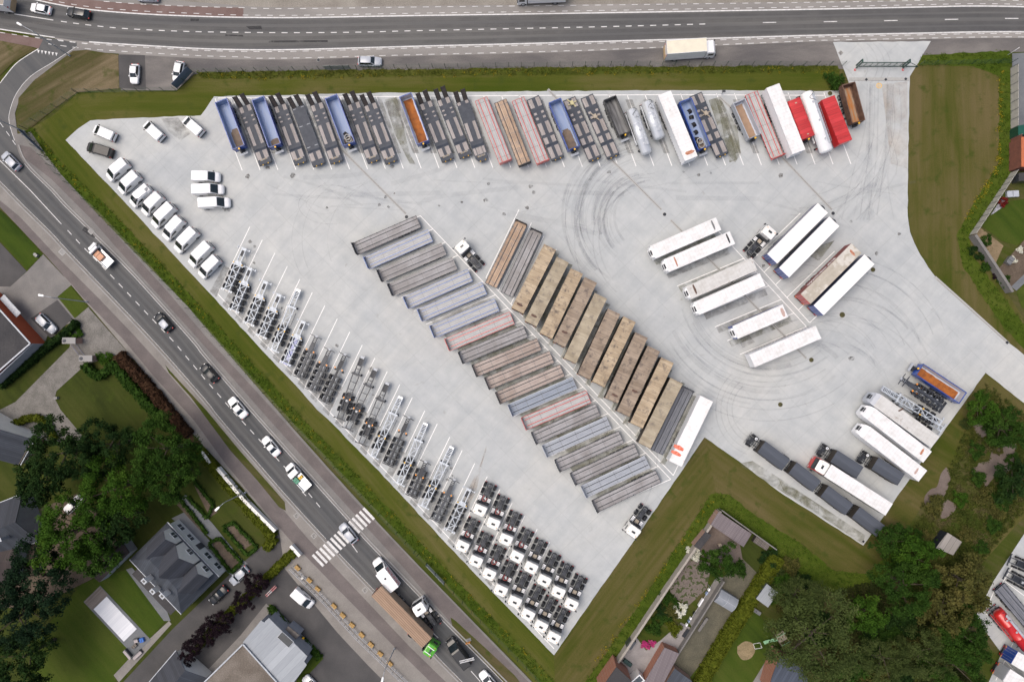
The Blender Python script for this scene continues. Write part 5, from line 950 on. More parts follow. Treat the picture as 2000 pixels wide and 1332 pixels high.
# gate pillars of the villa drive
for A, B, lb in (((150, 666), (140, 668), 'left pinkish brick gate wall with an iron finial'), ((182, 700), (170, 699), 'right pinkish brick gate wall with an iron finial')):
    p = P(*A); rt = thing('gate_pillar', lb, 'pillar', p, 0, 'brick gate pillars'); b = MB(); b.box(-1.2, 1.2, -.5, .5, 0, 2.2, BR_p); obj('pillar', b, rt); b = MB(); b.box(-1.3, 1.3, -.6, .6, 2.2, 2.35, A_conc2); b.cyl((-.9, 0, 2.35), (-.9, 0, 2.9), .4, A_conc2, 10, .1); obj('cap', b, rt)
rt = thing('iron_gate', 'open blue grey iron gate leaf between the brick pillars', 'gate', P(157, 682), -.9); b = MB()
for x in np.arange(-1.6, 1.7, .2): b.bar((x, 0, .1), (x, 0, 1.9), .03, m_navy)
for z_ in (.2, 1.8): b.bar((-1.6, 0, z_), (1.6, 0, z_), .06, m_navy)
obj('gate_leaf', b, rt)
for px, py, sx, rz, mt, lb in ((73, 499, .8, -.7, m_mgrey, 'grey metal box on a brick base at the lawn tip'), (112, 777, .7, .1, A_conc2, 'small pale stone at the driveway curve'), (592, 1127, .5, .3, m_render, 'pale concrete block between the railings')): crate(px, py, .06, sx, sx*.7, .6, rz, mt, lb, 'box', 'utility_box')
rt = thing('bicycle', 'bicycle with a yellow bag beside the low hedge at the grey roofed building', 'bicycle', P(595, 1246), -.5); b = MB()
for x in (-.5, .5):
    for i in range(12): a0, a1 = 2*pi*i/12, 2*pi*(i+1)/12; b.bar((x+.33*cos(a0), 0, .35+.33*sin(a0)), (x+.33*cos(a1), 0, .35+.33*sin(a1)), .04, m_black)
obj('wheel', b, rt); b = MB(); b.bar((-.5, 0, .35), (-.1, 0, .8), .04, m_red); b.bar((-.1, 0, .8), (.4, 0, .85), .04, m_red); b.bar((.5, 0, .35), (.4, 0, 1.0), .04, m_red); b.bar((-.1, 0, .35), (-.15, 0, .95), .04, m_black); b.bar((.4, -.28, 1.0), (.4, .28, 1.0), .04, m_black); obj('frame', b, rt)
b = MB(); b.box(-.18, .18, -.15, .15, 0, .3, m_yellow); tag(obj('bag', b, loc=P(593, 1245, .85), rz=-.5), 'yellow bag on the bicycle', 'bag')
for i, (ox) in enumerate((0, 1)):
    b = MB(); b.bar((-1.3, 0, .8), (1.3, 0, .8), .16, M('barrier_stripes', (.6, .6, .6), (.55, .2, .2), 3, .6, lo=.48, hi=.52)); b.bar((-1, 0, 0), (-1, 0, .8), .06, m_galv); b.bar((1, 0, 0), (1, 0, .8), .06, m_galv)
    tag(obj('barrier', b, loc=P(531+ox*2.5, 1150+ox*2.5, .05), rz=.78), ('upper' if not i else 'lower')+' striped barrier leaning at the trimmed hedge by the asphalt yard', 'barrier')
# ------------------------------------------------------------------ semi-trailers
def legs(k, x, top=1.0):
    for s_ in (1, -1):
        b = MB(); b.box(x-.07, x+.07, s_*.78-.07, s_*.78+.07, .12, top, m_frame); b.box(x-.18, x+.18, s_*.78-.15, s_*.78+.15, 0, .1, m_frame)
        k.part('landing_leg', b)
def frame(L, z, mat=m_frame, w=.42):
    b = MB()
    for s_ in (1, -1): b.box(-L/2+.2, L/2-.3, s_*w-.07, s_*w+.07, z-.36, z-.02, mat)
    for x in np.arange(-L/2+.4, L/2-.4, 1.3): b.box(x-.05, x+.05, -1.15, 1.15, z-.16, z-.03, mat)
    return b
def bumper(k, x, z=.55, w=1.2):
    b = MB(); b.box(x-.06, x+.06, -w, w, z-.08, z+.08, m_frame); b.box(x-.05, x+.05, -.7, -.6, z, z+.5, m_frame); b.box(x-.05, x+.05, .6, .7, z, z+.5, m_frame)
    i = k.part('underrun_bar', b)
    for s_ in (1, -1):
        b = MB(); b.box(x-.09, x-.05, s_*(w-.4)-.2, s_*(w-.4)+.2, z-.05, z+.07, m_redl); k.part('tail_light', b, parent=i)
def flatbed(deck, rail, side, head=None, L=13.4, cross=m_mgrey, lashes=True, gate='bar'):
    k = Kit('flatbed_trailer', 'trailer'); z = 1.3; head = head or rail; rnd = random.Random(hash((deck.name, rail.name)) & 255)
    b = MB(); b.box(-L/2, L/2, -1.18, 1.18, z-.07, z, deck); k.part('deck', b)
    b = MB()
    for y in (-.56, .56): b.box(-L/2+.02, L/2-.5, y-.07, y+.07, z, z+.012, rail)
    for x in (-L/2+.7, -L/2+3.5, -L/2+6.6, L/2-3.6, L/2-1.4): b.box(x-.03, x+.03, -1.18, 1.18, z, z+.006, cross)
    k.part('deck_rail', b)
    b = MB()
    for s_ in (1, -1):
        b.box(-L/2, L/2, s_*1.22-.045, s_*1.22+.045, z-.16, z+.03, side)
        for x in np.arange(-L/2+.8, L/2-.4, 1.25):
            b.box(x-.05, x+.05, s_*1.285-.03, s_*1.285+.03, z-.1, z+.05, m_frame)
            if lashes and rnd.random() < .6: b.box(x-.16, x-.05, s_*1.12-.05, s_*1.12+.05, z, z+.035, m_frame)
    b.box(-L/2-.06, -L/2, -1.26, 1.26, z-.2, z+.05, side)
    k.part('side_rail', b)
    b = MB(); b.box(L/2-.08, L/2, -1.24, 1.24, z, z+1.35, head)
    for y in (-.8, -.27, .27, .8): b.box(L/2, L/2+.06, y-.05, y+.05, z, z+1.35, head)
    for s_ in (1, -1): b.box(L/2-.35, L/2-.08, s_*1.2-.04, s_*1.2+.04, z, z+.5, head)
    hb = k.part('headboard', b)
    b = MB()
    n = 9
    for i in range(n):
        a0, a1 = -pi/2+pi*i/n, -pi/2+pi*(i+1)/n
        b.bar((L/2+.08+.42*cos(a0), .7*sin(a0), z+.4), (L/2+.08+.42*cos(a1), .7*sin(a1), z+.4), .035, m_galv)
    k.part('hose_rack', b, parent=hb)
    k.part('chassis', frame(L, z-.07)); axles(k, (-L/2+1.7, -L/2+3.05, -L/2+4.4)); legs(k, L/2-3); bumper(k, -L/2+.12)
    return k
KF = {
 'grey': flatbed(m_greydeck, m_frame, m_frameg, m_frame), 'blue': flatbed(m_aludeck, paint('rail_blue', (.035, .12, .38)), paint('rail_blue', (0, 0, 0)), paint('rail_blue', (0, 0, 0)), lashes=False),
 'wood': flatbed(m_pinkdeck, m_frame, m_frameg, m_frame), 'tan': flatbed(m_woodtan, m_frame, m_frameg, m_frame),
 'red': flatbed(m_aludeck, paint('rail_red', (.52, .04, .035)), paint('rail_red', (0, 0, 0)), paint('rail_red', (0, 0, 0)), lashes=False),
 'plain': flatbed(m_greydeck, m_frameg, m_mgrey, m_frameg, lashes=False), 'steel': flatbed(m_steeldeck, m_frame, m_silver, m_silver, lashes=False),
 'light': flatbed(m_ltdeck, m_frame, m_silver, m_silver, lashes=False), 'slate': flatbed(planks('deck_slate', (.19, .20, .225), (.13, .14, .165), (.08, .085, .1), .2), m_frame, m_frameg, m_frameg),
}
def lowloader(ramps=True, var=0, L=12.3):
    k = Kit('lowloader_trailer', 'trailer'); z = .95; g = 1.3; W_ = 1.27; wd = m_wood
    b = MB(); b.box(-L/2, L/2-3.3, -W_, W_, z-.2, z, m_lowdeck)
    b.loft([[Vector((x, -W_, zz-.2)), Vector((x, W_, zz-.2)), Vector((x, W_, zz)), Vector((x, -W_, zz))] for x, zz in ((L/2-3.3, z), (L/2-2.7, g))], m_lowdeck)
    k.part('deck', b)
    b = MB()
    if var == 2:
        b.loft([[Vector((x, -y, g-.25)), Vector((x, y, g-.25)), Vector((x, y, g)), Vector((x, -y, g))] for x, y in ((L/2-2.7, W_), (L/2-.6, W_), (L/2-.1, W_*.75), (L/2+.2, .5))], m_lowdeck)
    else: b.box(L/2-2.7, L/2, -W_, W_, g-.25, g, m_lowdeck)
    gn = k.part('gooseneck', b)
    b = MB(); t = .006
    def patch(x0, x1, y0, y1, zz=z): b.box(x0, x1, y0, y1, zz, zz+t, wd)
    if ramps and var == 0:
        for s_ in (1, -1):
            patch(-L/2+.15, -L/2+1.3, *sorted((s_*.45, s_*1.15)))
            for x in (-L/2+2.2, -L/2+3.1): patch(x, x+.28, *sorted((s_*.55, s_*1.05)))
            patch(-L/2+4.3, L/2-4.1, *sorted((s_*.5, s_*1.1))); patch(L/2-2.6, L/2-1.0, *sorted((s_*.3, s_*1.15)), g)
    elif ramps and var == 1:
        for x in (-L/2+.3,): 
            for s_ in (1, -1): b.box(x, x+.08, *sorted((s_*.5, s_*1.1)), z, z+t, m_galv)
        for x in (-L/2+3.9, L/2-4.0):
            for s_ in (1, -1): b.box(x, x+.1, *sorted((s_*.45, s_*1.1)), z, z+t, m_galv)
        for s_ in (1, -1): patch(L/2-2.6, L/2-1.0, *sorted((s_*.3, s_*1.15)), g)
    elif var == 2:
        for s_ in (1, -1):
            patch(-L/2+.1, -L/2+.7, *sorted((s_*.5, s_*1.1))); patch(-L/2+4.4, L/2-4.2, *sorted((s_*.5, s_*1.1)))
        patch(L/2-2.6, L/2-1.2, -1.15, -.65, g); patch(L/2-2.6, L/2-1.2, -.55, .55, g); patch(L/2-2.6, L/2-1.2, .65, 1.15, g)
    else:
        for s_ in (1, -1):
            patch(-L/2+.2, -L/2+2.0, *sorted((s_*.35, s_*1.15)))
            for x in (-L/2+3.0, -L/2+4.0): patch(x, x+.45, *sorted((s_*.45, s_*1.0)))
            patch(-L/2+5.2, -L/2+7.6, *sorted((s_*.35, s_*1.15))); patch(L/2-2.6, L/2-.35, *sorted((s_*.3, s_*1.15)), g); patch(-L/2+8.2, L/2-3.4, *sorted((s_*.35, s_*1.15)))
    k.part('deck_board', b)
    b = MB()
    for s_ in (1, -1):
        for x in np.arange(-L/2+.5, L/2-3.2, .75): b.box(x-.05, x+.05, *sorted((s_*1.27, s_*1.34)), z-.15, z+.03, m_frame)
    k.part('lashing_ring', b)
    if ramps:
        for s_ in (1, -1):
            b = MB(); xf = Matrix.Translation((-L/2, s_*.72, z)) @ Matrix.Rotation(radians(-128), 4, 'Y')
            b.box(-.02, 2.3, -.4, .4, -.06, .06, m_rampbrown, xf)
            for y in (-.41, .41): b.box(-.05, 2.35, y-.05, y+.05, -.1, .1, m_frame, xf)
            k.part('ramp', b)
    if var == 0 or var == 2:
        b = MB()
        for x in (L/2-.95, L/2-.72): b.bar((x, -.7, g+.06), (x, .8, g+.1), .05, m_beige)
        for i in range(9): b.bar((L/2-.95, -.65+i*.17, g+.07), (L/2-.72, -.65+i*.17, g+.08), .04, m_yellow if i % 3 == 0 else m_alu)
        k.part('ladder', b, parent=gn)
    b = MB(); b.box(L/2, L/2+.14, -1.2, 1.2, g-.35, g-.05, m_frame) if var != 2 else b.box(L/2+.2, L/2+.3, -.3, .3, g-.3, g-.05, m_frame)
    for y in (-.5, .55): b.box(L/2+.05, L/2+.2, y-.08, y+.08, g-.05, g+.04, m_yellow)
    k.part('front_bar', b, parent=gn)
    k.part('chassis', frame(L-3, z-.2)); axles(k, (-L/2+1.6, -L/2+2.8, -L/2+4.0, -L/2+5.2)[:4 if ramps else 3], W_LOW, .42, .98); legs(k, L/2-3, .9)
    return k
KL = {'ramp': lowloader(True, 0), 'slate': lowloader(True, 1), 'round': lowloader(True, 2), 'flat': lowloader(False, 3, 12.9)}

def tipper(outer, inner, floor, L=9.9, top=2.95, cover=None, name='tipper_trailer', load=.55, platform=True, ladder=False):
    k = Kit(name, 'trailer'); z = 1.35; w = 1.22; t = .07
    b = MB()
    for s_ in (1, -1):
        b.box(-L/2, L/2, *sorted((s_*w, s_*(w-t))), z-.15, top, outer)
        b.box(-L/2, L/2, *sorted((s_*(w-t), s_*(w-t-.012))), z, top-.01, inner)
        b.box(-L/2, L/2, *sorted((s_*(w+.05), s_*(w-t-.02))), top, top+.08, outer)
        for x in np.arange(-L/2+.6, L/2-.3, 1.2): b.box(x-.04, x+.04, *sorted((s_*w, s_*(w+.05))), z, top, outer)
    b.box(L/2-t, L/2, -w, w, z-.15, top+.08, outer); b.box(L/2-t-.012, L/2-t, -w+t, w-t, z, top, inner)
    k.part('body', b)
    b = MB(); b.box(-L/2, L/2, -w+t, w-t, z-.15, z, inner); k.part('floor', b)
    b = MB(); b.box(-L/2+.25, L/2*(.92) if load > 1 else L/2*(2*load-1)+0, -w+.35, w-.35, z, z+.05, floor)
    if load: 
        b = MB(); x1 = L/2-.3; x0 = x1-(L-.6)*min(load, 1)
        rn = random.Random(int(L*100)); n = 14
        lf = [(x0+(x1-x0)*i/n, -w+.28+.12*rn.random()+(.35 if i < 2 and load < 1 else 0)) for i in range(n+1)]
        rt = [(x, w-.28-.12*rn.random()-(.3 if i < 2 and load < 1 else 0)) for i, (x, y) in enumerate(lf)]
        b.prism(lf+rt[::-1], z, z+.04, floor); k.part('dirt_residue', b)
    b = MB(); b.box(-L/2-.08, -L/2, -w, w, z-.1, top, outer)
    for y in (-w+.05, 0, w-.05): b.box(-L/2-.16, -L/2-.08, y-.07, y+.07, z-.1, top+.05, outer)
    for zz in (z, top-.05): b.box(-L/2-.16, -L/2-.08, -w, w, zz-.06, zz+.06, outer)
    b.box(-L/2, -L/2+.012, -w+t, w-t, z, top-.04, inner); k.part('tailgate', b)
    if cover:
        b = MB(); n = 8; rings = []
        for x in (-L/2+.02, L/2-.02): rings.append([Vector((x, w*cos(pi-pi*i/n)*1.02, top+.08+.28*sin(pi*i/n))) for i in range(n+1)]+[Vector((x, w, top+.04)), Vector((x, -w, top+.04))])
        b.loft(rings, cover); k.part('tarpaulin_cover', b)
        for x in (-L/2+.7, L/2-.6):
            b = MB(); b.box(x-.09, x+.09, -.2, .2, top+.36, top+.40, m_beige); k.part('cover_patch', b)
    k.part('chassis', frame(L, z-.15)); axles(k, (-L/2+1.5, -L/2+2.85, -L/2+4.2), y=1.06); legs(k, L/2-1.8)
    b = MB(); b.cyl((L/2+.28, 0, .8), (L/2+.28, 0, top-.1), .14, m_frame, 10); b.box(L/2, L/2+.45, -.4, .4, .9, 1.5, m_frame); r = k.part('tipping_ram', b)
    b = MB(); b.cyl((L/2+.28, 0, top-.1), (L/2+.28, 0, top+.08), .17, m_yellow, 12); k.part('ram_cap', b, parent=r)
    if platform:
        b = MB(); b.box(L/2+.5, L/2+.95, -.85, .85, 1.05, 1.12, m_galv); b.box(L/2, L/2+.9, -.5, -.42, .95, 1.05, m_frame); b.box(L/2, L/2+.9, .42, .5, .95, 1.05, m_frame); k.part('front_platform', b)
    b = MB()
    for s_ in (1, -1): b.box(-L/2+.75, -L/2+4.9, *sorted((s_*.84, s_*1.24)), 1.06, 1.1, m_frame)
    k.part('mudguard', b)
    bumper(k, -L/2-.02); return k

def boxtrailer(side, roof, L=13.4, top=4.0, front='reefer', rear=None, name='box_trailer', ribs=False, w=1.27, curtain=False, door=None):
    k = Kit(name, 'trailer'); z = 1.15
    b = MB(); b.box(-L/2, L/2, -w, w, z, top-.03, side)
    if curtain:
        for s_ in (1, -1):
            for x in np.arange(-L/2+.3, L/2-.2, .6): b.box(x-.03, x+.03, *sorted((s_*w, s_*(w+.03))), z-.2, z+.3, m_frame)
    k.part('body', b)
    b = MB(); b.box(-L/2, L/2, -w, w, top-.03, top, roof)
    for s_ in (1, -1): b.box(-L/2, L/2, *sorted((s_*(w-.04), s_*(w+.02))), top-.1, top+.025, roof)
    if ribs:
        for x in np.arange(-L/2+.6, L/2-.4, .62): b.box(x-.03, x+.03, -w+.04, w-.04, top, top+.03, roof)
    k.part('roof', b)
    b = MB(); d = door or side
    for s_ in (1, -1): b.box(-L/2-.05, -L/2, *sorted((s_*.02, s_*(w-.03))), z, top-.1, d)
    for y in (-.9, -.4, .4, .9): b.cyl((-L/2-.08, y, z+.1), (-L/2-.08, y, top-.3), .025, m_galv, 6)
    dr = k.part('rear_doors', b)
    for s_ in (1, -1):
        b = MB(); b.box(-L/2-.09, -L/2-.05, s_*1.0-.17, s_*1.0+.17, z-.02, z+.14, m_orange); b.box(-L/2-.09, -L/2-.05, s_*.65-.1, s_*.65+.1, z-.02, z+.14, m_redl); k.part('tail_light', b, parent=dr)
    if front == 'reefer':
        b = MB(); b.loft([[Vector((x, -y, 2.0)), Vector((x, y, 2.0)), Vector((x, y, zt)), Vector((x, -y, zt))] for x, y, zt in ((L/2, .95, 3.85), (L/2+.3, .92, 3.8), (L/2+.45, .8, 3.6))], m_white)
        u = k.part('reefer_unit', b); b = MB(); b.box(L/2+.452, L/2+.48, -.45, .45, 2.7, 3.5, m_frame); b.box(L/2+.1, L/2+.4, -.5, .5, 3.8, 3.86, m_frame); k.part('grille', b, parent=u)
    elif front == 'arc':
        b = MB(); n = 8
        pts = [(L/2+.55*sin(pi*i/n), -.95+1.9*i/n) for i in range(n+1)]; b.prism(pts, 2.4, 3.5, m_dgrey); k.part('reefer_unit', b)
    elif front == 'nose':
        b = MB(); b.loft([[Vector((x, -y, z)), Vector((x, y, z)), Vector((x, y, zt)), Vector((x, -y, zt))] for x, y, zt in ((L/2, w, top-.02), (L/2+.75, 1.15, 3.7), (L/2+1.2, .95, 2.9))], side)
        u = k.part('nose', b); b = MB(); b.box(L/2+1.12, L/2+1.3, -.42, .42, 2.3, 2.98, m_frame); b.box(L/2+.95, L/2+1.12, -.45, .45, 3.0, 3.28, m_frame); k.part('grille', b, parent=u)
    k.part('chassis', frame(L, z)); axles(k, (-L/2+2.4, -L/2+3.75, -L/2+5.1)); legs(k, L/2-3); bumper(k, -L/2+.1)
    return k
def tanker(mat, L=9.6, r=.98, chassis=m_frame, base=.95, rails=True):
    k = Kit('tanker_trailer', 'trailer'); n = 24; zc = base+r+.25; rings = []
    prof = [(-L/2, .05), (-L/2+.04, r*.45), (-L/2+.16, r*.8), (-L/2+.38, r)]
    prof = prof+[(-L/6, r), (-L/6+.02, r+.02), (-L/6+.1, r+.02), (-L/6+.12, r), (L/6, r), (L/6+.02, r+.02), (L/6+.1, r+.02), (L/6+.12, r)]+[(-x, q) for x, q in prof[::-1]]
    for x, q in prof: rings.append([Vector((x, q*1.12*cos(2*pi*i/n), zc+q*sin(2*pi*i/n))) for i in range(n)])
    b = MB(); b.loft(rings, mat); t = k.part('tank', b, smooth=True)
    for x in (-L*.3, 0, L*.3):
        b = MB(); b.cyl((x, 0, zc+r-.05), (x, 0, zc+r+.12), .26, mat, 14); b.cyl((x, 0, zc+r+.12), (x, 0, zc+r+.15), .2, m_galv, 12); k.part('manhole', b, parent=t)
    b = MB()
    for s_ in (1, -1): b.box(-L/2+.4, L/2-2.5, *sorted((s_*1.08, s_*1.22)), 1.1, 1.6, mat)
    k.part('side_locker', b)
    if rails:
        b = MB(); b.box(-L/2+1, L/2-1.5, .3, .75, zc+r-.02, zc+r+.03, m_galv)
        for x in np.arange(-L/2+1, L/2-1.4, 1.2): b.bar((x, .75, zc+r), (x, .75, zc+r+.5), .04, m_galv)
        b.bar((-L/2+1, .75, zc+r+.5), (L/2-1.6, .75, zc+r+.5), .04, m_galv); k.part('walkway', b)
    b = MB(); pts = [Vector((-L/2+.2+.25*i, .5*sin(i*.9)+.2, zc+r+.06)) for i in range(9)]
    for p, q in zip(pts, pts[1:]): b.bar(p, q, .06, m_frame)
    k.part('hose', b)
    k.part('chassis', frame(L, base+.2, chassis)); axles(k, (-L/2+1.3, -L/2+2.65, -L/2+4.0)); legs(k, L/2-1.6); bumper(k, -L/2)
    return k

# ------------------------------------------------------------------ container chassis
def skeletal(kind, mat, L, bw=.17):
    k = Kit('container_chassis', 'trailer'); z = 1.1
    if kind in ('compact', 'compactblue'):
        b = MB(); R = -L/2; F = L/2
        for s_ in (1, -1):
            b.bar((R+.3, s_*.5, z), (F-3.4, s_*.62, z), .13, mat, .2)
        n = 6; X = np.linspace(R+.6, F-3.5, n)
        for i in range(n-1): b.bar((X[i], (-1)**i*.52, z+.02), (X[i+1], -(-1)**i*.55, z+.02), .13, mat)
        
        for x in (R+.3, R+5.5): b.box(x-.08, x+.08, -1.15, 1.15, z-.1, z+.03, mat)
        for x in (R+1.5, R+2.9, R+4.2): b.box(x-.05, x+.05, -.9, .9, z-.1, z+.03, mat)
        k.part('frame', b)
        b = MB(); b.loft([[Vector((x, -y, z-.1)), Vector((x, y, z-.1)), Vector((x, y, z+.13)), Vector((x, -y, z+.13))] for x, y in ((F-3.5, .75), (F-3.1, .7), (F-2.8, .45))], mat)
        for s_ in (1, -1): b.bar((F-2.8, s_*.38, z+.12), (F-.1, s_*.38, z+.12), .17, mat, .18)
        for x in (F-1.6, F-1.3, F-1.0, F-.7): b.box(x-.08, x+.08, -.4, .4, z+.02, z+.16, mat)
        b.box(F-.5, F, -.42, .42, z, z+.24, mat); b.box(F-1.7, F-.6, -.28, .28, z-.04, z+.17, m_frame); nk = k.part('gooseneck', b)  # dark plate in the neck stands in for shadow in its openings
        b = MB(); b.bar((F-.25, -1.2, z+.25), (F-.1, 1.2, z+.25), .1, mat, .14)
        for s_ in (1, -1): b.box(F-.4, F, s_*1.2-.09, s_*1.2+.09, z+.15, z+.4, mat)
        k.part('twist_lock_bolster', b, parent=nk)
        for s_ in (1, -1):
            b = MB(); b.cyl((F-3.3, s_*.88, z+.1), (F-3.3, s_*.88, z+.24), .11, m_yellow, 8); k.part('twist_lock', b, parent=nk)
        b = MB(); b.box(R, R+.25, -1.2, 1.2, .9, 1.15, m_blue if kind == 'compactblue' else m_mgrey)
        for y in (-1, -.6, .6, 1): b.box(R-.02, R+.3, y-.12, y+.12, 1.15, 1.2, mat)
        k.part('rear_bolster', b)
        b = MB(); b.box(R+.8, R+5.4, -.34, .34, .7, .9, m_blue if kind == 'compactblue' else m_frame); k.part('air_tank', b)
        axles(k, (R+.85, R+2.2, R+3.55, R+4.9)[:4], y=.98)
    elif kind == 'beam':
        b = MB(); R = -L/2; F = L/2
        b.box(R+.1, F-3.0, -.2, .2, z-.1, z+.18, mat)
        for x in (R+.35, R+1.5, R+2.9, R+4.3, R+5.5): b.box(x-.08, x+.08, -1.18, 1.18, z-.12, z+.02, mat)
        for s_ in (1, -1):
            b.bar((R+.3, s_*1.15, z), (R+5.6, s_*1.15, z), .09, mat)
            for x in (R+.9, R+2.2, R+3.6, R+4.9): b.bar((x-.3, s_*.2, z), (x+.3, s_*1.1, z), .08, mat)
        k.part('frame', b)
        b = MB(); b.loft([[Vector((x, -y, z-.05)), Vector((x, y, z-.05)), Vector((x, y, z+.2)), Vector((x, -y, z+.2))] for x, y in ((F-3.3, .3), (F-2.7, .42), (F-1.4, .36))], mat)
        b.box(F-1.4, F-.1, -.36, -.24, z, z+.2, mat); b.box(F-1.4, F-.1, .24, .36, z, z+.2, mat)
        for x in (F-1.2, F-.85, F-.5): b.box(x-.07, x+.07, -.3, .3, z, z+.15, mat)
        b.box(F-.35, F, -.3, .3, z+.2, z+.26, m_galv); nk = k.part('gooseneck', b)
        b = MB(); b.bar((F-.3, -1.2, z+.2), (F-.2, 1.2, z+.2), .12, mat); k.part('twist_lock_bolster', b, parent=nk)
        for s_ in (1, -1):
            b = MB(); b.box(F-3.3, F-3.05, s_*.75-.13, s_*.75+.13, z, z+.16, m_orange); k.part('side_lamp', b)
        b = MB(); b.box(R, R+.12, -1.2, 1.2, .85, 1.1, mat); k.part('rear_bolster', b)
        b = MB()
        for x in (R+.9, R+2.2, R+3.6, R+4.9):
            for y in (-.4, .4): b.box(x-.25, x+.25, y-.06, y+.06, z-.1, z-.02, m_galv)
        k.part('spring', b)
        axles(k, (R+.85, R+2.2, R+3.55, R+4.9), y=.95)
    else:   # long open ladder frame, 'long' dark or 'longsilver'
        b = MB(); R = -L/2; F = L/2; ax = R+3.2
        for s_ in (1, -1): b.bar((R+.1, s_*.47, z), (F-3.6, s_*.64, z), .16, mat, .2)
        xs = np.linspace(R+.2, F-3.8, 7)
        for x in xs: b.box(x-.06, x+.06, -.55, .55, z-.08, z+.03, mat)
        if kind == 'longsilver':
            for i in range(6): b.bar((xs[i], (-1)**i*.5, z+.03), (xs[i+1], -(-1)**i*.5, z+.03), .12, mat)
        k.part('frame', b)
        b = MB(); b.box(F-3.8, F-3.5, -.95, .95, z-.1, z+.12, mat)
        for s_ in (1, -1): b.bar((F-3.6, s_*.44, z+.12), (F-.1, s_*.42, z+.12), .17, mat, .2)
        for x in (F-2.6, F-1.9, F-1.6, F-1.3, F-1.0, F-.7): b.box(x-.07, x+.07, -.4, .4, z+.04, z+.16, mat)
        b.box(F-1.9, F-.45, -.35, .35, z-.02, z+.03, m_frame); b.box(F-.42, F, -.42, .42, z, z+.24, m_galv if kind == 'long' else m_alu); nk = k.part('gooseneck', b)  # dark plate low in the neck imitates the shade underneath
        b = MB(); b.cyl((F-3.65, -1.1, z-.1), (F-3.65, -.85, z-.1), .13, m_frame, 8); b.bar((F-3.65, -1.0, z+.02), (F-3.65, 1.0, z+.02), .12, mat); k.part('twist_lock_bolster', b, parent=nk)
        b = MB(); b.box(R, R+.14, -1.15, 1.15, .95, 1.15, mat)
        for s_ in (1, -1): b.box(R-.05, R+.2, s_*1.1-.1, s_*1.1+.1, 1.0, 1.2, mat)
        k.part('rear_bolster', b)
        for s_ in (1, -1):
            b = MB(); b.bar((F-4.4, s_*1.15, .8), (ax+2.4, s_*1.15, .8), .06, m_galv if kind == 'long' else m_frame); k.part('side_guard', b)
            b = MB(); b.box(ax+.9, ax+1.2, s_*.62-.1, s_*.62+.1, z+.1, z+.22, m_orange if kind == 'long' else m_yellow); k.part('side_lamp', b)
        b = MB(); b.box(ax-1.4, ax+2.2, -.45, .45, .55, .75, m_frame); b.box(ax+.4, ax+.8, -.22, .22, .75, .85, m_galv); k.part('air_tank', b)
        axles(k, (ax-1.35, ax, ax+1.35), y=.95)
    legs(k, L/2-3.6, .95)
    return k

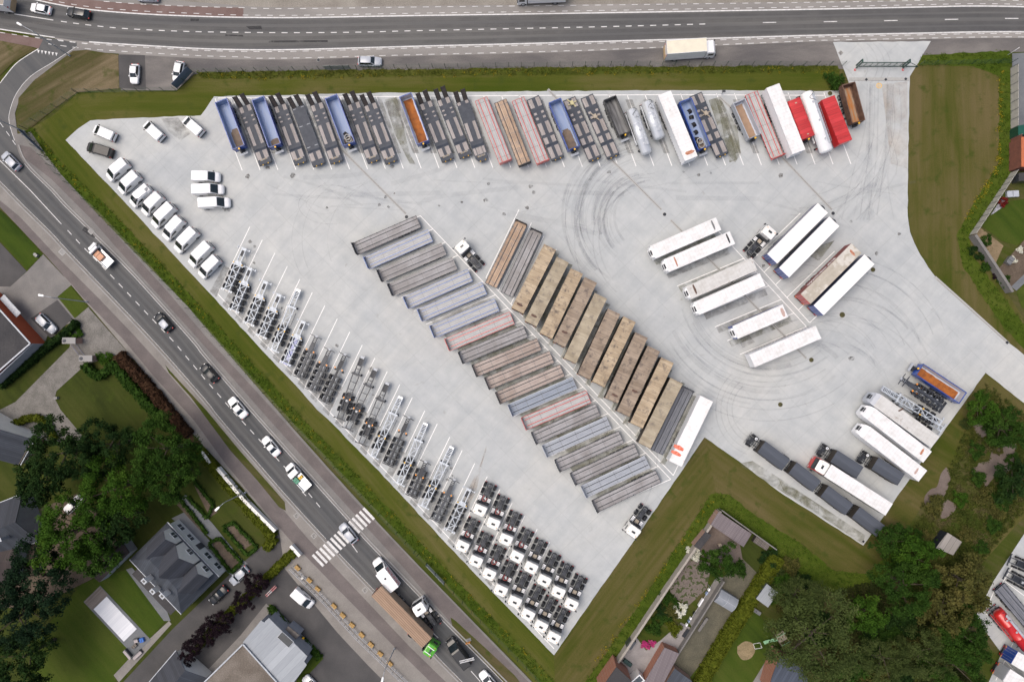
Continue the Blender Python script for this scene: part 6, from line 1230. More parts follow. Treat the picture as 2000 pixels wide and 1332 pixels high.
# ------------------------------------------------------------------ lorries, vans, cars
def tractor(cabc=m_warmwhite, hoses=True, base=None, name='tractor_unit', roofc=None, parts=None, k=None, ox=0.0):
    k = k or Kit(name, 'lorry'); base = base or cabc; R = -3.15+ox; F = 3.05+ox; roofc = roofc or cabc
    b = MB(); w = 1.24
    rr = [ring(F-2.15, w, .95, 3.2, .18), ring(F-2.05, w, .7, 3.35, .2), ring(F-.75, w, .55, 3.3, .22), ring(F-.35, w, .45, 2.9, .2), ring(F-.06, w-.02, .4, 1.75, .12), ring(F, w-.12, .42, 1.6, .15)]
    b.loft(rr, base); cab = k.part('cab', b, smooth=False)
    b = MB(); b.loft([ring(x, y, 3.2, z, .16) for x, y, z in ((F-2.2, 1.06, 3.60), (F-2.0, 1.18, 3.66), (F-.85, 1.18, 3.52), (F-.45, 1.1, 3.38), (F-.28, .95, 3.3))], roofc); rf = k.part('roof', b, parent=cab)
    b = MB(); b.box(F-1.35, F-1.0, -.35, .35, 3.46, 3.72, m_glass) ; k.part('roof_hatch', b, parent=rf)
    for s_ in (1, -1):
        b = MB(); b.box(F-.8, F-.68, s_*.85-.07, s_*.85+.07, 3.4, 3.54, m_orange); k.part('roof_lamp', b, parent=rf)
    b = MB(); b.add([(F-.33, -1.12, 2.85), (F-.33, 1.12, 2.85), (F-.03, 1.12, 1.8), (F-.03, -1.12, 1.8)], [(0, 1, 2, 3)], m_glass); k.part('windscreen', b, parent=cab)
    b = MB(); b.box(F-.5, F-.2, -1.15, 1.15, 2.86, 2.92, m_frame); k.part('sun_visor', b, parent=cab)
    for s_ in (1, -1):
        b = MB(); b.box(F-1.5, F-.6, *sorted((s_*(w+.004), s_*(w-.05))), 1.7, 2.6, m_glass); k.part('side_window', b, parent=cab)
        b = MB(); b.bar((F-.35, s_*1.2, 2.6), (F-.15, s_*1.5, 2.6), .05, m_frame); b.box(F-.26, F-.1, s_*1.5-.12, s_*1.5+.12, 1.9, 2.65, m_frame); k.part('mirror', b, parent=cab)
        b = MB(); b.box(F-.04, F+.02, s_*.9-.2, s_*.9+.2, .6, .82, m_lamp); k.part('headlight', b, parent=cab)
    b = MB(); b.box(F-2.45, F-2.18, -1.15, 1.15, 1.0, 2.0, m_frame); b.box(F-2.55, F-2.2, -1.1, -.8, 2.0, 2.9, m_frame); k.part('air_intake', b)
    b = MB()
    for s_ in (1, -1): b.box(R+.1, F-2.1, s_*.42-.06, s_*.42+.06, .7, .98, m_frame)
    for x in (R+.2, R+1.0, R+1.9, R+2.8): b.box(x-.08, x+.08, -.42, .42, .72, .95, m_frame)
    b.add([(R+.4, -.2, 1.0), (R+.4, .2, 1.0), (R+2.6, .36, 1.0), (R+2.6, -.36, 1.0)], [(3, 2, 1, 0)], m_frameg)
    b.box(R-.02, R+.12, -.25, .25, .7, 1.05, m_frame); k.part('chassis', b)
    b = MB(); n = 16; b.cyl((R+1.4, 0, 1.05), (R+1.4, 0, 1.18), .34, m_frame, n); b.box(R+.9, R+1.4, -.25, .25, 1.03, 1.12, m_frame); k.part('fifth_wheel', b)
    for s_, nn in ((1, 3), (-1, 4)):
        b = MB(); b.box(R+2.75, R+3.85, *sorted((s_*.62, s_*1.2)), .5, 1.02, m_frame)
        for i in range(nn): b.box(R+2.78+i*.27, R+2.99+i*.27, *sorted((s_*.62, s_*1.2)), 1.02, 1.06, m_white)
        k.part('fuel_tank', b)
    if hoses:
        b = MB(); pts = [(R+2.5, -.35), (R+2.9, -.42), (R+3.4, -.36), (R+3.55, 0), (R+3.3, .34), (R+2.7, .36)]
        for i in range(len(pts)-1): b.bar((*pts[i], 1.45), (*pts[i+1], 1.5), .07, m_red)
        b.bar((R+2.6, -.1, 1.55), (R+3.1, .12, 1.6), .1, m_white); b.bar((R+3.1, .35, 1.5), (R+2.9, -.3, 1.5), .08, m_alu); k.part('air_hose', b)
    else:
        b = MB(); b.box(R+2.95, R+3.6, -.38, .38, 1.04, 1.08, m_beige); b.box(R+2.3, R+2.6, -.2, .2, 1.02, 1.1, m_black); k.part('catwalk', b)
    for s_ in (1, -1):
        b = MB(); b.box(R-.05, R+.0, s_*1.0-.16, s_*1.0+.16, .8, .9, m_redl); k.part('tail_light', b)
    axles(k, (R+.6, R+1.95), W_DUAL, .53, 1.0); axles(k, (F-1.35,), W_TRAIL, .5, 1.05)
    return k
def van(L=5.4, W_=1.98, Ht=2.4, col=m_white, rack=False, name='van', back=True):
    k = Kit(name, 'van'); w = W_/2; b = MB(); F = L/2; R = -L/2; nose = L*.175
    b.loft([ring(R, w-.08, .4, Ht-.12, .12, .05), ring(R+.12, w-.02, .35, Ht, .16, .05), ring(F-nose-1.35, w, .32, Ht, .18, .05), ring(F-nose-1.0, w, .32, Ht-.08, .2, .05)], col)
    b.loft([ring(F-nose-1.0, w, .32, Ht-.08, .2, .05), ring(F-nose, w-.01, .3, 1.28, .2, .05), ring(F-.4, w-.05, .3, 1.12, .2, .05), ring(F-.2, w-.13, .3, 1.0, .2, .05), ring(F-.07, w-.26, .32, .85, .18, .05), ring(F, w-.46, .35, .7, .15, .05)], col, True)
    body = k.part('body', b)
    z0, z1 = 1.30, Ht-.16; x0, x1 = F-nose+.02, F-nose-.95
    b = MB(); b.add([(x0, -w+.12, z0+.02), (x0, w-.12, z0+.02), (x1+.03, w-.22, z1+.1), (x1+.03, -w+.22, z1+.1)], [(0, 1, 2, 3)], m_glass)
    b.v = [(p[0]+.03, p[1], p[2]+.02) for p in b.v]; k.part('windscreen', b)
    for s_ in (1, -1):
        b = MB(); yy = s_*(w+.006); b.add([(x1-.9, yy, 1.25), (x0-.15, yy, 1.2), (x1-.05, yy, Ht-.45), (x1-.9, yy, Ht-.4)], [(0, 1, 2, 3)], m_glass); k.part('side_window', b)
        b = MB(); b.box(x0-.35, x0-.2, *sorted((s_*w, s_*(w+.22))), 1.2, 1.45, m_black); k.part('mirror', b)
        b = MB(); b.box(F-.3, F-.12, s_*(w-.32)-.12, s_*(w-.32)+.12, .78, .93, m_lamp); k.part('headlight', b)
        b = MB(); b.box(R-.03, R+.02, s_*(w-.12)-.06, s_*(w-.12)+.06, .9, 1.4, m_redl); k.part('tail_light', b)
    if back:
        b = MB(); b.box(R-.02, R+.01, -w+.25, w-.25, 1.25, Ht-.35, m_glass); k.part('rear_window', b)
    b = MB(); b.loft([ring(F-.12, w-.16, .22, .42, .06), ring(F+.04, w-.42, .25, .40, .06)], m_black); b.box(R-.08, R, -w+.05, w-.05, .3, .5, m_black); k.part('bumper', b)
    if rack:
        b = MB()
        for y in (-w+.2, -.15, .15, w-.2): b.bar((R+.3, y, Ht+.12), (F-nose-1.3, y, Ht+.12), .05, m_alu)
        for x in np.arange(R+.4, F-nose-1.3, .42): b.bar((x, -w+.2, Ht+.1), (x, w-.2, Ht+.1), .05, m_alu)
        k.part('roof_rack', b)
    for x in (F-.95, R+1.0):
        for s_ in (1, -1): k.part('wheel', W_VAN, (x, s_*(w-.11), .36), rz=0 if s_ > 0 else pi)
    return k
def car(kind='hatch', col=m_white, L=4.3, W_=1.8, Ht=1.5, roof=None):
    k = Kit('car', 'car'); w = W_/2; F = L/2; R = -L/2; roof = roof or col
    zh = .93 if kind != 'suv' else 1.02; hood = L*(.27 if kind != 'suv' else .24); tail = {'hatch': .07, 'suv': .05, 'estate': .04, 'saloon': .2}[kind]*L
    b = MB(); b.loft([ring(R, w-.28, .32, .72, .12), ring(R+.1, w-.12, .3, zh-.05, .16), ring(R+.45, w-.03, .26, zh+.02, .18), ring(0, w, .25, zh+.03, .16), ring(F-hood, w, .25, zh+.02, .18), ring(F-hood*.35, w-.05, .25, zh-.08, .2), ring(F-.12, w-.2, .27, zh-.22, .18), ring(F, w-.42, .3, .6, .12)], col)
    k.part('body', b, smooth=True)
    xb, xt0, xt1, xf = R+tail+.05, R+tail+.45, F-hood-.75, F-hood-.02
    if kind == 'saloon': xt0 = xb+.65
    zt = Ht-.05; b = MB(); vs = []
    def rr(x, y, z, r): return [Vector((x, -y, z)), Vector((x, y, z))]
    lo = [(xb, w-.16), (xb+.3, w-.08), (xf-.45, w-.08), (xf, w-.2)]; hi = [(xt0, w-.32), (xt0+.12, w-.24), (xt1-.15, w-.24), (xt1, w-.34)]
    for (x, y) in lo: vs += [(x, -y, zh-.03), (x, y, zh-.03)]
    for (x, y) in hi: vs += [(x, -y, zt), (x, y, zt)]
    fs = [(0, 1, 9, 8), (7, 6, 14, 15)]
    for i in range(3): fs += [(2*i+1, 2*i+3, 2*i+11, 2*i+9), (2*i+2, 2*i, 2*i+8, 2*i+10), (2*i+8, 2*i+9, 2*i+11, 2*i+10)]
    b.add(vs, fs, m_glass); g = k.part('window', b)
    b = MB(); b.loft([ring(x, y, zt-.02, z, .08) for x, y, z in ((xt0-.02, w-.34, zt+.02), (xt0+.15, w-.25, zt+.05), ((xt0+xt1)/2, w-.23, zt+.07), (xt1-.15, w-.25, zt+.05), (xt1+.03, w-.36, zt+.01))], roof); r = k.part('roof', b, smooth=True)
    if kind in ('estate', 'suv'):
        b = MB()
        for s_ in (1, -1): b.bar((xt0+.15, s_*(w-.3), zt+.1), (xt1-.2, s_*(w-.3), zt+.1), .04, m_alu)
        k.part('roof_rail', b, parent=r)
    for s_ in (1, -1):
        b = MB()
        b.bar((xf-.02, s_*(w-.16), zh), (xt1, s_*(w-.27), zt+.01), .07, col); b.bar((xb+.05, s_*(w-.14), zh), (xt0, s_*(w-.28), zt+.01), .1, col); b.bar(((xt0+xt1)/2, s_*(w-.07), zh), ((xt0+xt1)/2, s_*(w-.24), zt), .06, m_black)
        k.part('pillar', b)
        b = MB(); b.box(F-.42, F-.14, s_*(w-.34)-.13, s_*(w-.34)+.13, .62, .76, m_lamp); k.part('headlight', b)
        b = MB(); b.box(R-.01, R+.14, s_*(w-.26)-.12, s_*(w-.26)+.12, .66, .84, m_redl); k.part('tail_light', b)
        b = MB(); b.box(xf-.4, xf-.22, *sorted((s_*(w-.05), s_*(w+.13))), zh, zh+.14, col); k.part('mirror', b)
    b = MB(); b.box(F-.1, F+.04, -.5, .5, .3, .5, m_black); k.part('grille', b)
    for x in (F-.85, R+.8):
        for s_ in (1, -1): k.part('wheel', W_CAR, (x, s_*(w-.1), .33), rz=0 if s_ > 0 else pi)
    return k
def dropside(col=m_white, L=6.0, bed=m_alu, double=False, cargo=None):
    k = Kit('pickup_truck', 'van'); w = 1.0; F = L/2; R = -L/2; cl = 2.6 if double else 2.0; Ht = 2.15
    b = MB(); b.loft([ring(F-cl, w-.03, .4, Ht-.05, .12), ring(F-cl+.15, w, .4, Ht, .15), ring(F-1.55, w, .35, Ht-.03, .18), ring(F-.95, w, .32, 1.25, .18), ring(F-.3, w-.08, .32, 1.02, .18), ring(F, w-.35, .35, .7, .12)], col); k.part('cab', b)
    b = MB(); b.add([(F-.92, -w+.12, 1.32), (F-.92, w-.12, 1.32), (F-1.48, w-.2, Ht-.04), (F-1.48, -w+.2, Ht-.04)], [(0, 1, 2, 3)], m_glass); k.part('windscreen', b)
    for s_ in (1, -1):
        b = MB(); yy = s_*(w+.006); b.add([(F-cl+.3, yy, 1.2), (F-1.05, yy, 1.2), (F-1.5, yy, Ht-.25), (F-cl+.3, yy, Ht-.25)], [(0, 1, 2, 3)], m_glass); k.part('side_window', b)
        b = MB(); b.box(F-1.3, F-1.12, *sorted((s_*w, s_*(w+.22))), 1.3, 1.55, m_black); k.part('mirror', b)
        b = MB(); b.box(F-.26, F-.1, s_*.68-.12, s_*.68+.12, .75, .9, m_lamp); k.part('headlight', b)
    x1 = F-cl-.1; b = MB(); b.box(R, x1, -1.04, 1.04, .92, 1.0, bed)
    for s_ in (1, -1): b.box(R, x1, *sorted((s_*1.06, s_*1.0)), 1.0, 1.38, m_alu)
    b.box(R, R+.05, -1.0, 1.0, 1.0, 1.38, m_alu); b.box(x1-.05, x1, -1.0, 1.0, 1.0, 1.7, m_frame); k.part('cargo_bed', b)
    b = MB(); b.box(R+.2, F-1.2, -.4, .4, .5, .9, m_frame); k.part('chassis', b)
    for x in (F-.95, R+1.15):
        for s_ in (1, -1): k.part('wheel', W_VAN, (x, s_*.88, .36), rz=0 if s_ > 0 else pi)
    return k
def glyphs(par, x0, x1, z, h, n, mat, y, name='lettering'):
    """a row of lettering too small to read in the photograph: strokes of its size, on a side wall at y"""
    b = MB(); rn = random.Random(n); st = (x1-x0)/n; e = .006*(1 if y > 0 else -1)
    for i in range(n):
        x = x0+i*st; w = st*.62
        seg = [((0, -.5), (0, .5)), ((1, -.5), (1, .5)), ((0, -.5), (.5, .5)), ((.5, .5), (1, -.5)), ((0, 0), (1, 0)), ((0, .5), (1, .5)), ((0, -.5), (1, -.5))]
        for s_ in rn.sample(seg, 3): b.bar((x+s_[0][0]*w, y+e, z+s_[0][1]*h), (x+s_[1][0]*w, y+e, z+s_[1][1]*h), .07*h/.5, mat, .07*h/.5)
    return obj(name, b, par)
# ------------------------------------------------------------------ top row of the yard
KT_blue = tipper(m_blue, m_bluein, m_dirtfloor, 9.7, load=.45)
KT_empty = tipper(m_blue, m_bluein, m_dirtfloor, 9.7, load=.18)
KT_rust = tipper(m_blue, m_greyin, m_rustfloor, 9.7, load=1)
KT_black = tipper(m_black, m_darkin, m_darkin, 7.3, 2.8, load=0)
KT_grey = tipper(m_silver, m_greyin, M('clay_floor', (.36, .24, .16), (.28, .19, .13), 1, .8), 7.3, 2.8, load=1, platform=False)
KT_red = tipper(m_red, m_greyin, m_dirtfloor, 7.6, 3.1, cover=m_redtarp, load=0, platform=False)
KT_brown = tipper(m_rustbody, m_rustbody, m_rustmix, 7.4, 2.9, load=1, platform=False)
gt = 'open tipper trailers along the top row'
KT_blue.span((466.8, 290.3), (430.8, 195.3), 3, 'blue open tipper trailer with a brown dirty floor, leftmost in the top row', gt)
KT_empty.span((537.4, 286.9), (502.9, 191), 3, 'blue open tipper trailer, nearly clean inside, second from the left in the top row', gt)
t3 = KT_empty.span((681.5, 282.4), (646.2, 188.5), 3, 'blue open tipper trailer carrying pale rings and black scrap at its front end', gt)
KT_rust.span((826.4, 280), (791.4, 185.2), 3, 'blue open tipper trailer with bright orange rust all over its floor', gt)
KT_blue.span((1122.4, 291.4), (1083, 195.6), 3, 'pale blue open tipper with a red brown patch in front, between two low loaders', gt)
KT_black.span((1220, 260), (1191.8, 193.3), 2.9, 'short black open tipper trailer with a scoured steel inside', gt)
t7 = KT_empty.span((1376, 290), (1338.4, 196), 3, 'blue open tipper holding black panels and pale rings beside the big white box trailer', gt)
KT_grey.span((1473.6, 264.9), (1445, 200.3), 2.9, 'short silver grey open tipper trailer with a clay brown floor', gt)
KT_red.span((1579.4, 268.6), (1551, 195.8), 3.3, 'short tipper under a red tarpaulin between the white box trailer and the white tanker', gt, cat='trailer')
KT_brown.span((1677, 236.3), (1658.3, 165.8), 3, 'rusty brown open tipper trailer at the right end of the top row', gt)
# scrap and rings lying in two tippers
def tippercargo(root, spec, who):
    R = root.matrix_basis.copy() if False else Matrix.Translation(root.location) @ Matrix.Rotation(root.rotation_euler.z, 4, 'Z')
    for i, (kind, x, y, a) in enumerate(spec):
        b = MB(); n = 14
        if kind == 'ring':
            ro, ri, hh = .62, .48, .3
            vs = []
            for r_, zz in ((ro, 0), (ro, hh), (ri, hh), (ri, 0)): vs.append([Vector((r_*cos(2*pi*q/n), r_*sin(2*pi*q/n), zz)) for q in range(n)])
            b.loft(vs+[vs[0]], m_concpipe, False); nm, cat = 'pipe_ring', 'ring'
            lb = f'{["first","second","third","fourth","fifth","sixth","seventh","eighth"][i]} item from the front, pale ring in the blue tipper {who}'
            zz = GZ+1.4+.18*i
        else:
            pts = [Vector((-.45+.9*q/8, 0, .3*sin(pi*q/8))) for q in range(9)]
            b.loft([[Vector((p.x, y_, p.z+d)) for y_, d in ((-.35, 0), (.35, 0), (.35, .05), (-.35, .05))] for p in pts], m_blackliner); nm, cat = 'curved_panel', 'panel'
            lb = f'{["first","second","third","fourth","fifth","sixth","seventh","eighth"][i]} item from the front, black curved panel in the blue tipper {who}'; zz = GZ+1.4
        p = R @ Vector((x, y, 0)); o = obj(nm, b, loc=(p.x, p.y, zz), rz=root.rotation_euler.z+a); tag(o, lb, cat, 'rings and panels inside the tippers')
tippercargo(t3, [('ring', 4.0, .1, 0), ('ring', 3.6, .1, 0), ('ring', 3.2, .05, 0), ('panel', 2.3, -.1, .5), ('panel', 4.2, -.4, 1)], 'with few scraps')
tippercargo(t7, [('ring', 3.9, .2, 0), ('ring', 3.1, .1, 0), ('panel', 2.5, -.2, 1.2), ('panel', 1.2, .1, .2), ('panel', -.3, .3, .2), ('panel', -1.8, .4, 1.4), ('panel', 3.4, -.5, .6), ('panel', -3.0, .5, .2)], 'beside the white trailer')
gl = 'low loader trailers in the top row'
for kk, f, r, lb in (('ramp', (519.4, 319.9), (477.3, 207.3), 'dark low loader with wooden patches and raised ramps, between the two leftmost blue tippers'),
    ('ramp', (587.7, 318.4), (546.4, 206.8), 'dark low loader with raised ramps, immediately right of the second blue tipper'),
    ('slate', (623, 321), (582.4, 210.3), 'low loader with a plain slate grey deck and two wide dark ramps'),
    ('ramp', (658, 316.9), (617.7, 203.5), 'dark low loader with raised ramps, immediately left of the blue tipper with rings'),
    ('ramp', (730.3, 314.7), (690, 203), 'dark low loader with raised ramps, immediately right of the blue tipper with rings'),
    ('ramp', (764.4, 315.9), (722.8, 205), 'dark low loader with raised ramps, immediately left of the mossy empty bay'),
    ('ramp', (875.2, 313.9), (830.2, 199.8), 'dark low loader with raised ramps, immediately right of the orange floored tipper'),
    ('ramp', (909.7, 306.4), (864.7, 192.3), 'dark low loader with raised ramps, second right of the orange floored tipper'),
    ('round', (942.8, 313), (903, 198.3), 'low loader with brown ramps and a rounded front, left of the first red striped flatbed'),
    ('flat', (1089.7, 312.4), (1040, 189.6), 'low loader without ramps, grey wooden patches, right of the second red striped flatbed'),
    ('flat', (1162, 313), (1111, 192), 'low loader with a yellow frame at its rear, right of the pale blue tipper'),
    ('flat', (1197.8, 307.9), (1145.5, 187.3), 'low loader with a beige box on its middle, left of the short black tipper'),
    ('flat', (1410, 304.9), (1357.9, 184), 'low loader without ramps, right of the blue tipper with black panels')):
    KL[kk].span(f, r, 1.0, lb, gl)
def stackbox(px, py, h, rz, label, col=m_beige):
    p = P(px, py, h); b = MB(); b.box(-.4, .4, -.3, .3, 0, .35, col); b.bar((-1.0, -.5, .1), (1.0, .4, .1), .18, col); b.bar((.1, -.9, .2), (.1, .9, .2), .14, col)
    tag(obj('loading_frame', b, loc=p, rz=rz), label, 'frame')
stackbox(1117, 202, 1.02, -1.1, 'yellowish steel frame on the low loader right of the pale blue tipper', m_yellow if False else M('faded_yellow', (.55, .50, .28), None, 2, .6))
stackbox(1162, 228, 1.02, -1.1, 'beige steel box on the low loader left of the short black tipper')
stackbox(1378, 222, 1.02, -1.1, 'beige steel box on the low loader right of the tipper with black panels')
gf = 'flatbed trailers in the yard'
KF['red'].span((988.3, 318.5), (939.8, 194.8), 1.3, 'white planked flatbed with red stripes, left one of the pair in the top row', gf)
KF['tan'].span((1025, 322), (977.8, 200.2), 1.3, 'tan wooden flatbed between the two red striped flatbeds of the top row', gf)
KF['red'].span((1061, 319), (1011.9, 195.3), 1.3, 'white planked flatbed with red stripes, right one of the pair in the top row', gf)
KF['red'].span((1517.9, 307), (1468, 185), 1.3, 'red striped flatbed squeezed between the grey tipper and the tall white box trailer', gf)
tanker(m_polish, 9.3, .92).span((1266, 300), (1233, 209), 3.0, 'polished silver tanker trailer standing further forward, right of the short black tipper', 'tanker trailers')
tanker(m_polish, 7.8, .98).span((1290.6, 270.4), (1263.6, 194), 3.0, 'polished silver tanker trailer immediately left of the big white box trailer', 'tanker trailers')
tanker(m_white, 12.2, 1.12, m_red, 1.1).span((1617.7, 292), (1579.5, 180), 3.4, 'long white tanker trailer on a red chassis with a hose on top', 'tanker trailers')
gb = 'box trailers in the yard'
m_panelw = M('white_panel_side', (.80, .81, .83), (.75, .77, .79), 1, .4)
KB = {'w': boxtrailer(m_panelw, m_roofw), 'plain': boxtrailer(m_panelw, m_roofw, front=None, curtain=True), 'dirty': boxtrailer(m_panelw, m_roofd, ribs=True),
      'blue': boxtrailer(m_navy, m_roofclean, front='arc', door=m_blue), 'short': boxtrailer(m_blue, m_roofw, 10.2), 'redb': boxtrailer(M('faded_red_side', (.26, .06, .05), (.20, .05, .045), 2, .6), m_roofbeige, front=None, door=m_red),
      'nose': boxtrailer(m_panelw, m_roofw, 12.9, front='nose'), 'nosed': boxtrailer(m_panelw, m_roofd, 12.9, front='nose', ribs=True), 'nosegrey': boxtrailer(m_silver, m_roofd, 12.9, front='nose')}
KB['plain'].span((1350, 310.2), (1297.4, 182.5), 4, 'big white box trailer with a rusty front patch, right of the two silver tankers', gb)
KB['plain'].span((1559.5, 295.6), (1510, 170), 4, 'tall white box trailer between the red striped flatbed and the red tarpaulin tipper', gb)
boxtrailer(m_red, m_redtarp, 9.0, 3.4, None, ribs=True, name='ribbed_box_trailer').span((1651.5, 277.6), (1617.3, 192), 3.4, 'short trailer with a flat ribbed red roof left of the rusty brown tipper', gb)
KB['w'].span((1276.5, 492.3), (1401.8, 437.8), 4, 'white box trailer, uppermost of the four white ones left of the blue sided pair', gb)
KB['w'].span((1303, 518.6), (1428.8, 464.9), 4, 'white box trailer with a black oval patch at its rear roof edge', gb)
KB['dirty'].span((1347, 571), (1471.5, 516.4), 4, 'weathered greyish white box trailer with dark seams across its roof', gb)
KB['w'].span((1362, 602), (1488, 546.8), 4, 'white box trailer directly below the weathered seamed one', gb)
KB['short'].span((1436, 649.3), (1533.3, 607.3), 4, 'short white roofed box trailer with blue sides', gb)
KB['plain'].span((1472, 703.4), (1595.2, 650), 4, 'white box trailer with grey curtain sides, lowest one right of the tyre marks', gb)
KB['blue'].span((1604.4, 409.2), (1510.6, 502.9), 4, 'box trailer with clean white roof and navy sides, beside the tractor unit', gb)
KB['blue'].span((1627, 435), (1533.4, 530.4), 4, 'box trailer with clean white roof and navy sides, second right of the tractor unit', gb)
KB['redb'].span((1670, 487.6), (1575.9, 581.4), 4, 'box trailer with dull red sides and a dirty beige roof', gb)
rb_ = [o for o in C.objects if o.type == 'EMPTY' and 'dull red sides' in str(o.get('label'))][0]
glyphs(rb_, -4.2, 3.2, 2.9, .7, 13, m_white, 1.272); glyphs(rb_, -4.2, 3.2, 2.9, .7, 13, m_white, -1.272)
KB['blue'].span((1695.2, 509.4), (1601.2, 603.5), 4, 'box trailer with clean white roof and navy sides, right of the dull red one', gb)
KB['nosegrey'].span((1718, 784.9), (1822.4, 860.8), 4, 'box trailer with a stained off white roof and grey sides, next to the stacked chassis', gb)
KB['nose'].span((1704.9, 810.8), (1807.5, 889.6), 4, 'white box trailer with a rust red tail mark, middle of three by the grass', gb)
KB['nose'].span((1696, 847.4), (1798.4, 926.6), 4, 'white box trailer with brown speckled roof, lowest of the three by the grass edge', gb)
W12 = boxtrailer(m_mgrey, m_roofw, 13.2, front=None).span((1622, 921.6), (1731, 991.6), 4, 'white roofed box trailer coupled to the red tractor unit', gb)
boxtrailer(m_panelw, stained('roof_pure', (.82, .82, .82), (.6, .5, .45), .66), front=None, curtain=True).span((1379.7, 779.3), (1319.4, 903.9), 4, 'white curtain side trailer with bright red rust marks at the end of its roof', gb)
# marks lying on roofs
def roofmark(px, py, sx, sy, rz, label, mat, h=4.085):
    b = MB(); n = 12; b.prism([(sx*cos(2*pi*i/n)*(1+.15*sin(5*i)), sy*sin(2*pi*i/n)*(1+.12*cos(3*i))) for i in range(n)], 0, .012, mat)
    tag(obj('roof_patch', b, loc=P(px, py, h), rz=rz), label, 'patch', 'patches on trailer roofs')
m_rr = M('bright_rust_mark', (.62, .09, .03), (.75, .30, .22), 2.5, .8)
roofmark(1325.5, 874, .45, 1.05, 1.117, 'upper bright red rust mark on the white curtain side trailer', m_rr)
roofmark(1320.5, 885, .4, 1.05, 1.117, 'lower bright red rust mark on the white curtain side trailer', m_rr)
roofmark(1422, 466, .18, 1.0, .38, 'black oval patch with yellow rim on a white box trailer roof', m_black)
roofmark(1320, 511, .16, 1.0, .38, 'pale pink oval patch on a white box trailer roof', m_rustmark)
roofmark(1393, 440, .2, 1.0, .38, 'grey oval patch on the uppermost white box trailer roof', m_mgrey)
roofmark(1357, 565, .22, 1.0, .38, 'brown grey oval patch on the weathered box trailer roof', m_oval)
roofmark(1665, 494, .8, .25, -.9, 'rusty oval patch on the dirty beige roof', m_rustmark)
roofmark(1801, 882, .75, .22, 1.0, 'rust red mark at the tail of the middle white box trailer', m_rustmark)
roofmark(1790, 920, .75, .2, 1.0, 'faded pink mark at the tail of the lowest white box trailer', M('faded_mark', (.5, .36, .32), None, 3, .7))
roofmark(1347, 298, 1.0, .35, .35, 'rusty patch at the front edge of the big white box trailer', m_rustmark)
roofmark(1529, 610, .35, .9, .35, 'pale rust patch at the rear of the short blue sided trailer', M('faded_mark', (0, 0, 0)))
roofmark(1760, 800, .7, .16, .5, 'purple brown scrape on the stained off white roof', m_oval)

# ------------------------------------------------------------------ centre: tan roofed trailers and flatbeds
GT = [boxtrailer(m_tarpside, t, 13.5, 3.95, None, ribs=False, name='tarp_trailer', w=1.25, door=m_tarpside) for t in (T1, T2, T3)]
gg = 'tan roofed trailers parked side by side in the centre'
for i, (t, a, b_, lb) in enumerate(((0, (1074, 483.3), (1010.9, 606.2), 'tan roofed trailer, leftmost of the tan row, with a dark oval'),
    (1, (1098.3, 509.5), (1037, 630.3), 'trailer with smooth greyish tan roof and brown oval, second of the tan row'),
    (0, (1125.8, 531.3), (1067, 654.3), 'tan slatted roof trailer, third of the tan row, dark smudge at its upper end'),
    (2, (1153, 549), (1092.5, 670.8), 'brown roofed trailer, fourth of the tan row, with a rust brown oval'),
    (1, (1172.8, 579.5), (1113.5, 703), 'trailer with smooth pale tan roof, fifth of the tan row'),
    (2, (1198, 610.7), (1141, 733.4), 'brownish slatted roof trailer, sixth of the tan row'),
    (0, (1228.8, 625.7), (1169.4, 748.4), 'tan slatted roof trailer, seventh of the tan row'),
    (2, (1251.7, 657.3), (1195.2, 779.6), 'brown roofed trailer, eighth of the tan row, with a rust spot'),
    (2, (1276, 683.4), (1217.9, 805.9), 'dark stained slatted roof trailer, ninth of the tan row'),
    (0, (1302.5, 706), (1244, 828.4), 'tan slatted roof trailer, tenth of the tan row'),
    (1, (1320.4, 745.8), (1259.6, 867.9), 'plain tan roof trailer, last of the tan row, beside the slate flatbed'))):
    GT[t].span(a, b_, 3.95, lb, gg)
for px, py, a, lb in ((1015, 595, 0, 'leftmost'), (1043, 617, 0, 'second'), (1103, 649, .15, 'fourth'), (1201, 772, 0, 'eighth'), (1240, 764, .1, 'ninth')):
    roofmark(px, py, .7, .24, -.5+a, f'dark brown oval patch on the {lb} trailer of the tan row', m_oval, 4.02)
KF['tan'].span((1018.4, 435.5), (959, 557.4), 1.3, 'tan wooden flatbed, left one of the pair above the tan row', gf)
KF['grey'].span((1048, 452), (990.3, 575), 1.3, 'grey flatbed, right one of the pair above the tan row', gf)
KF['slate'].span((1342, 760.5), (1283.3, 880.7), 1.3, 'slate grey flatbed between the tan row and the white curtain side trailer', gf)
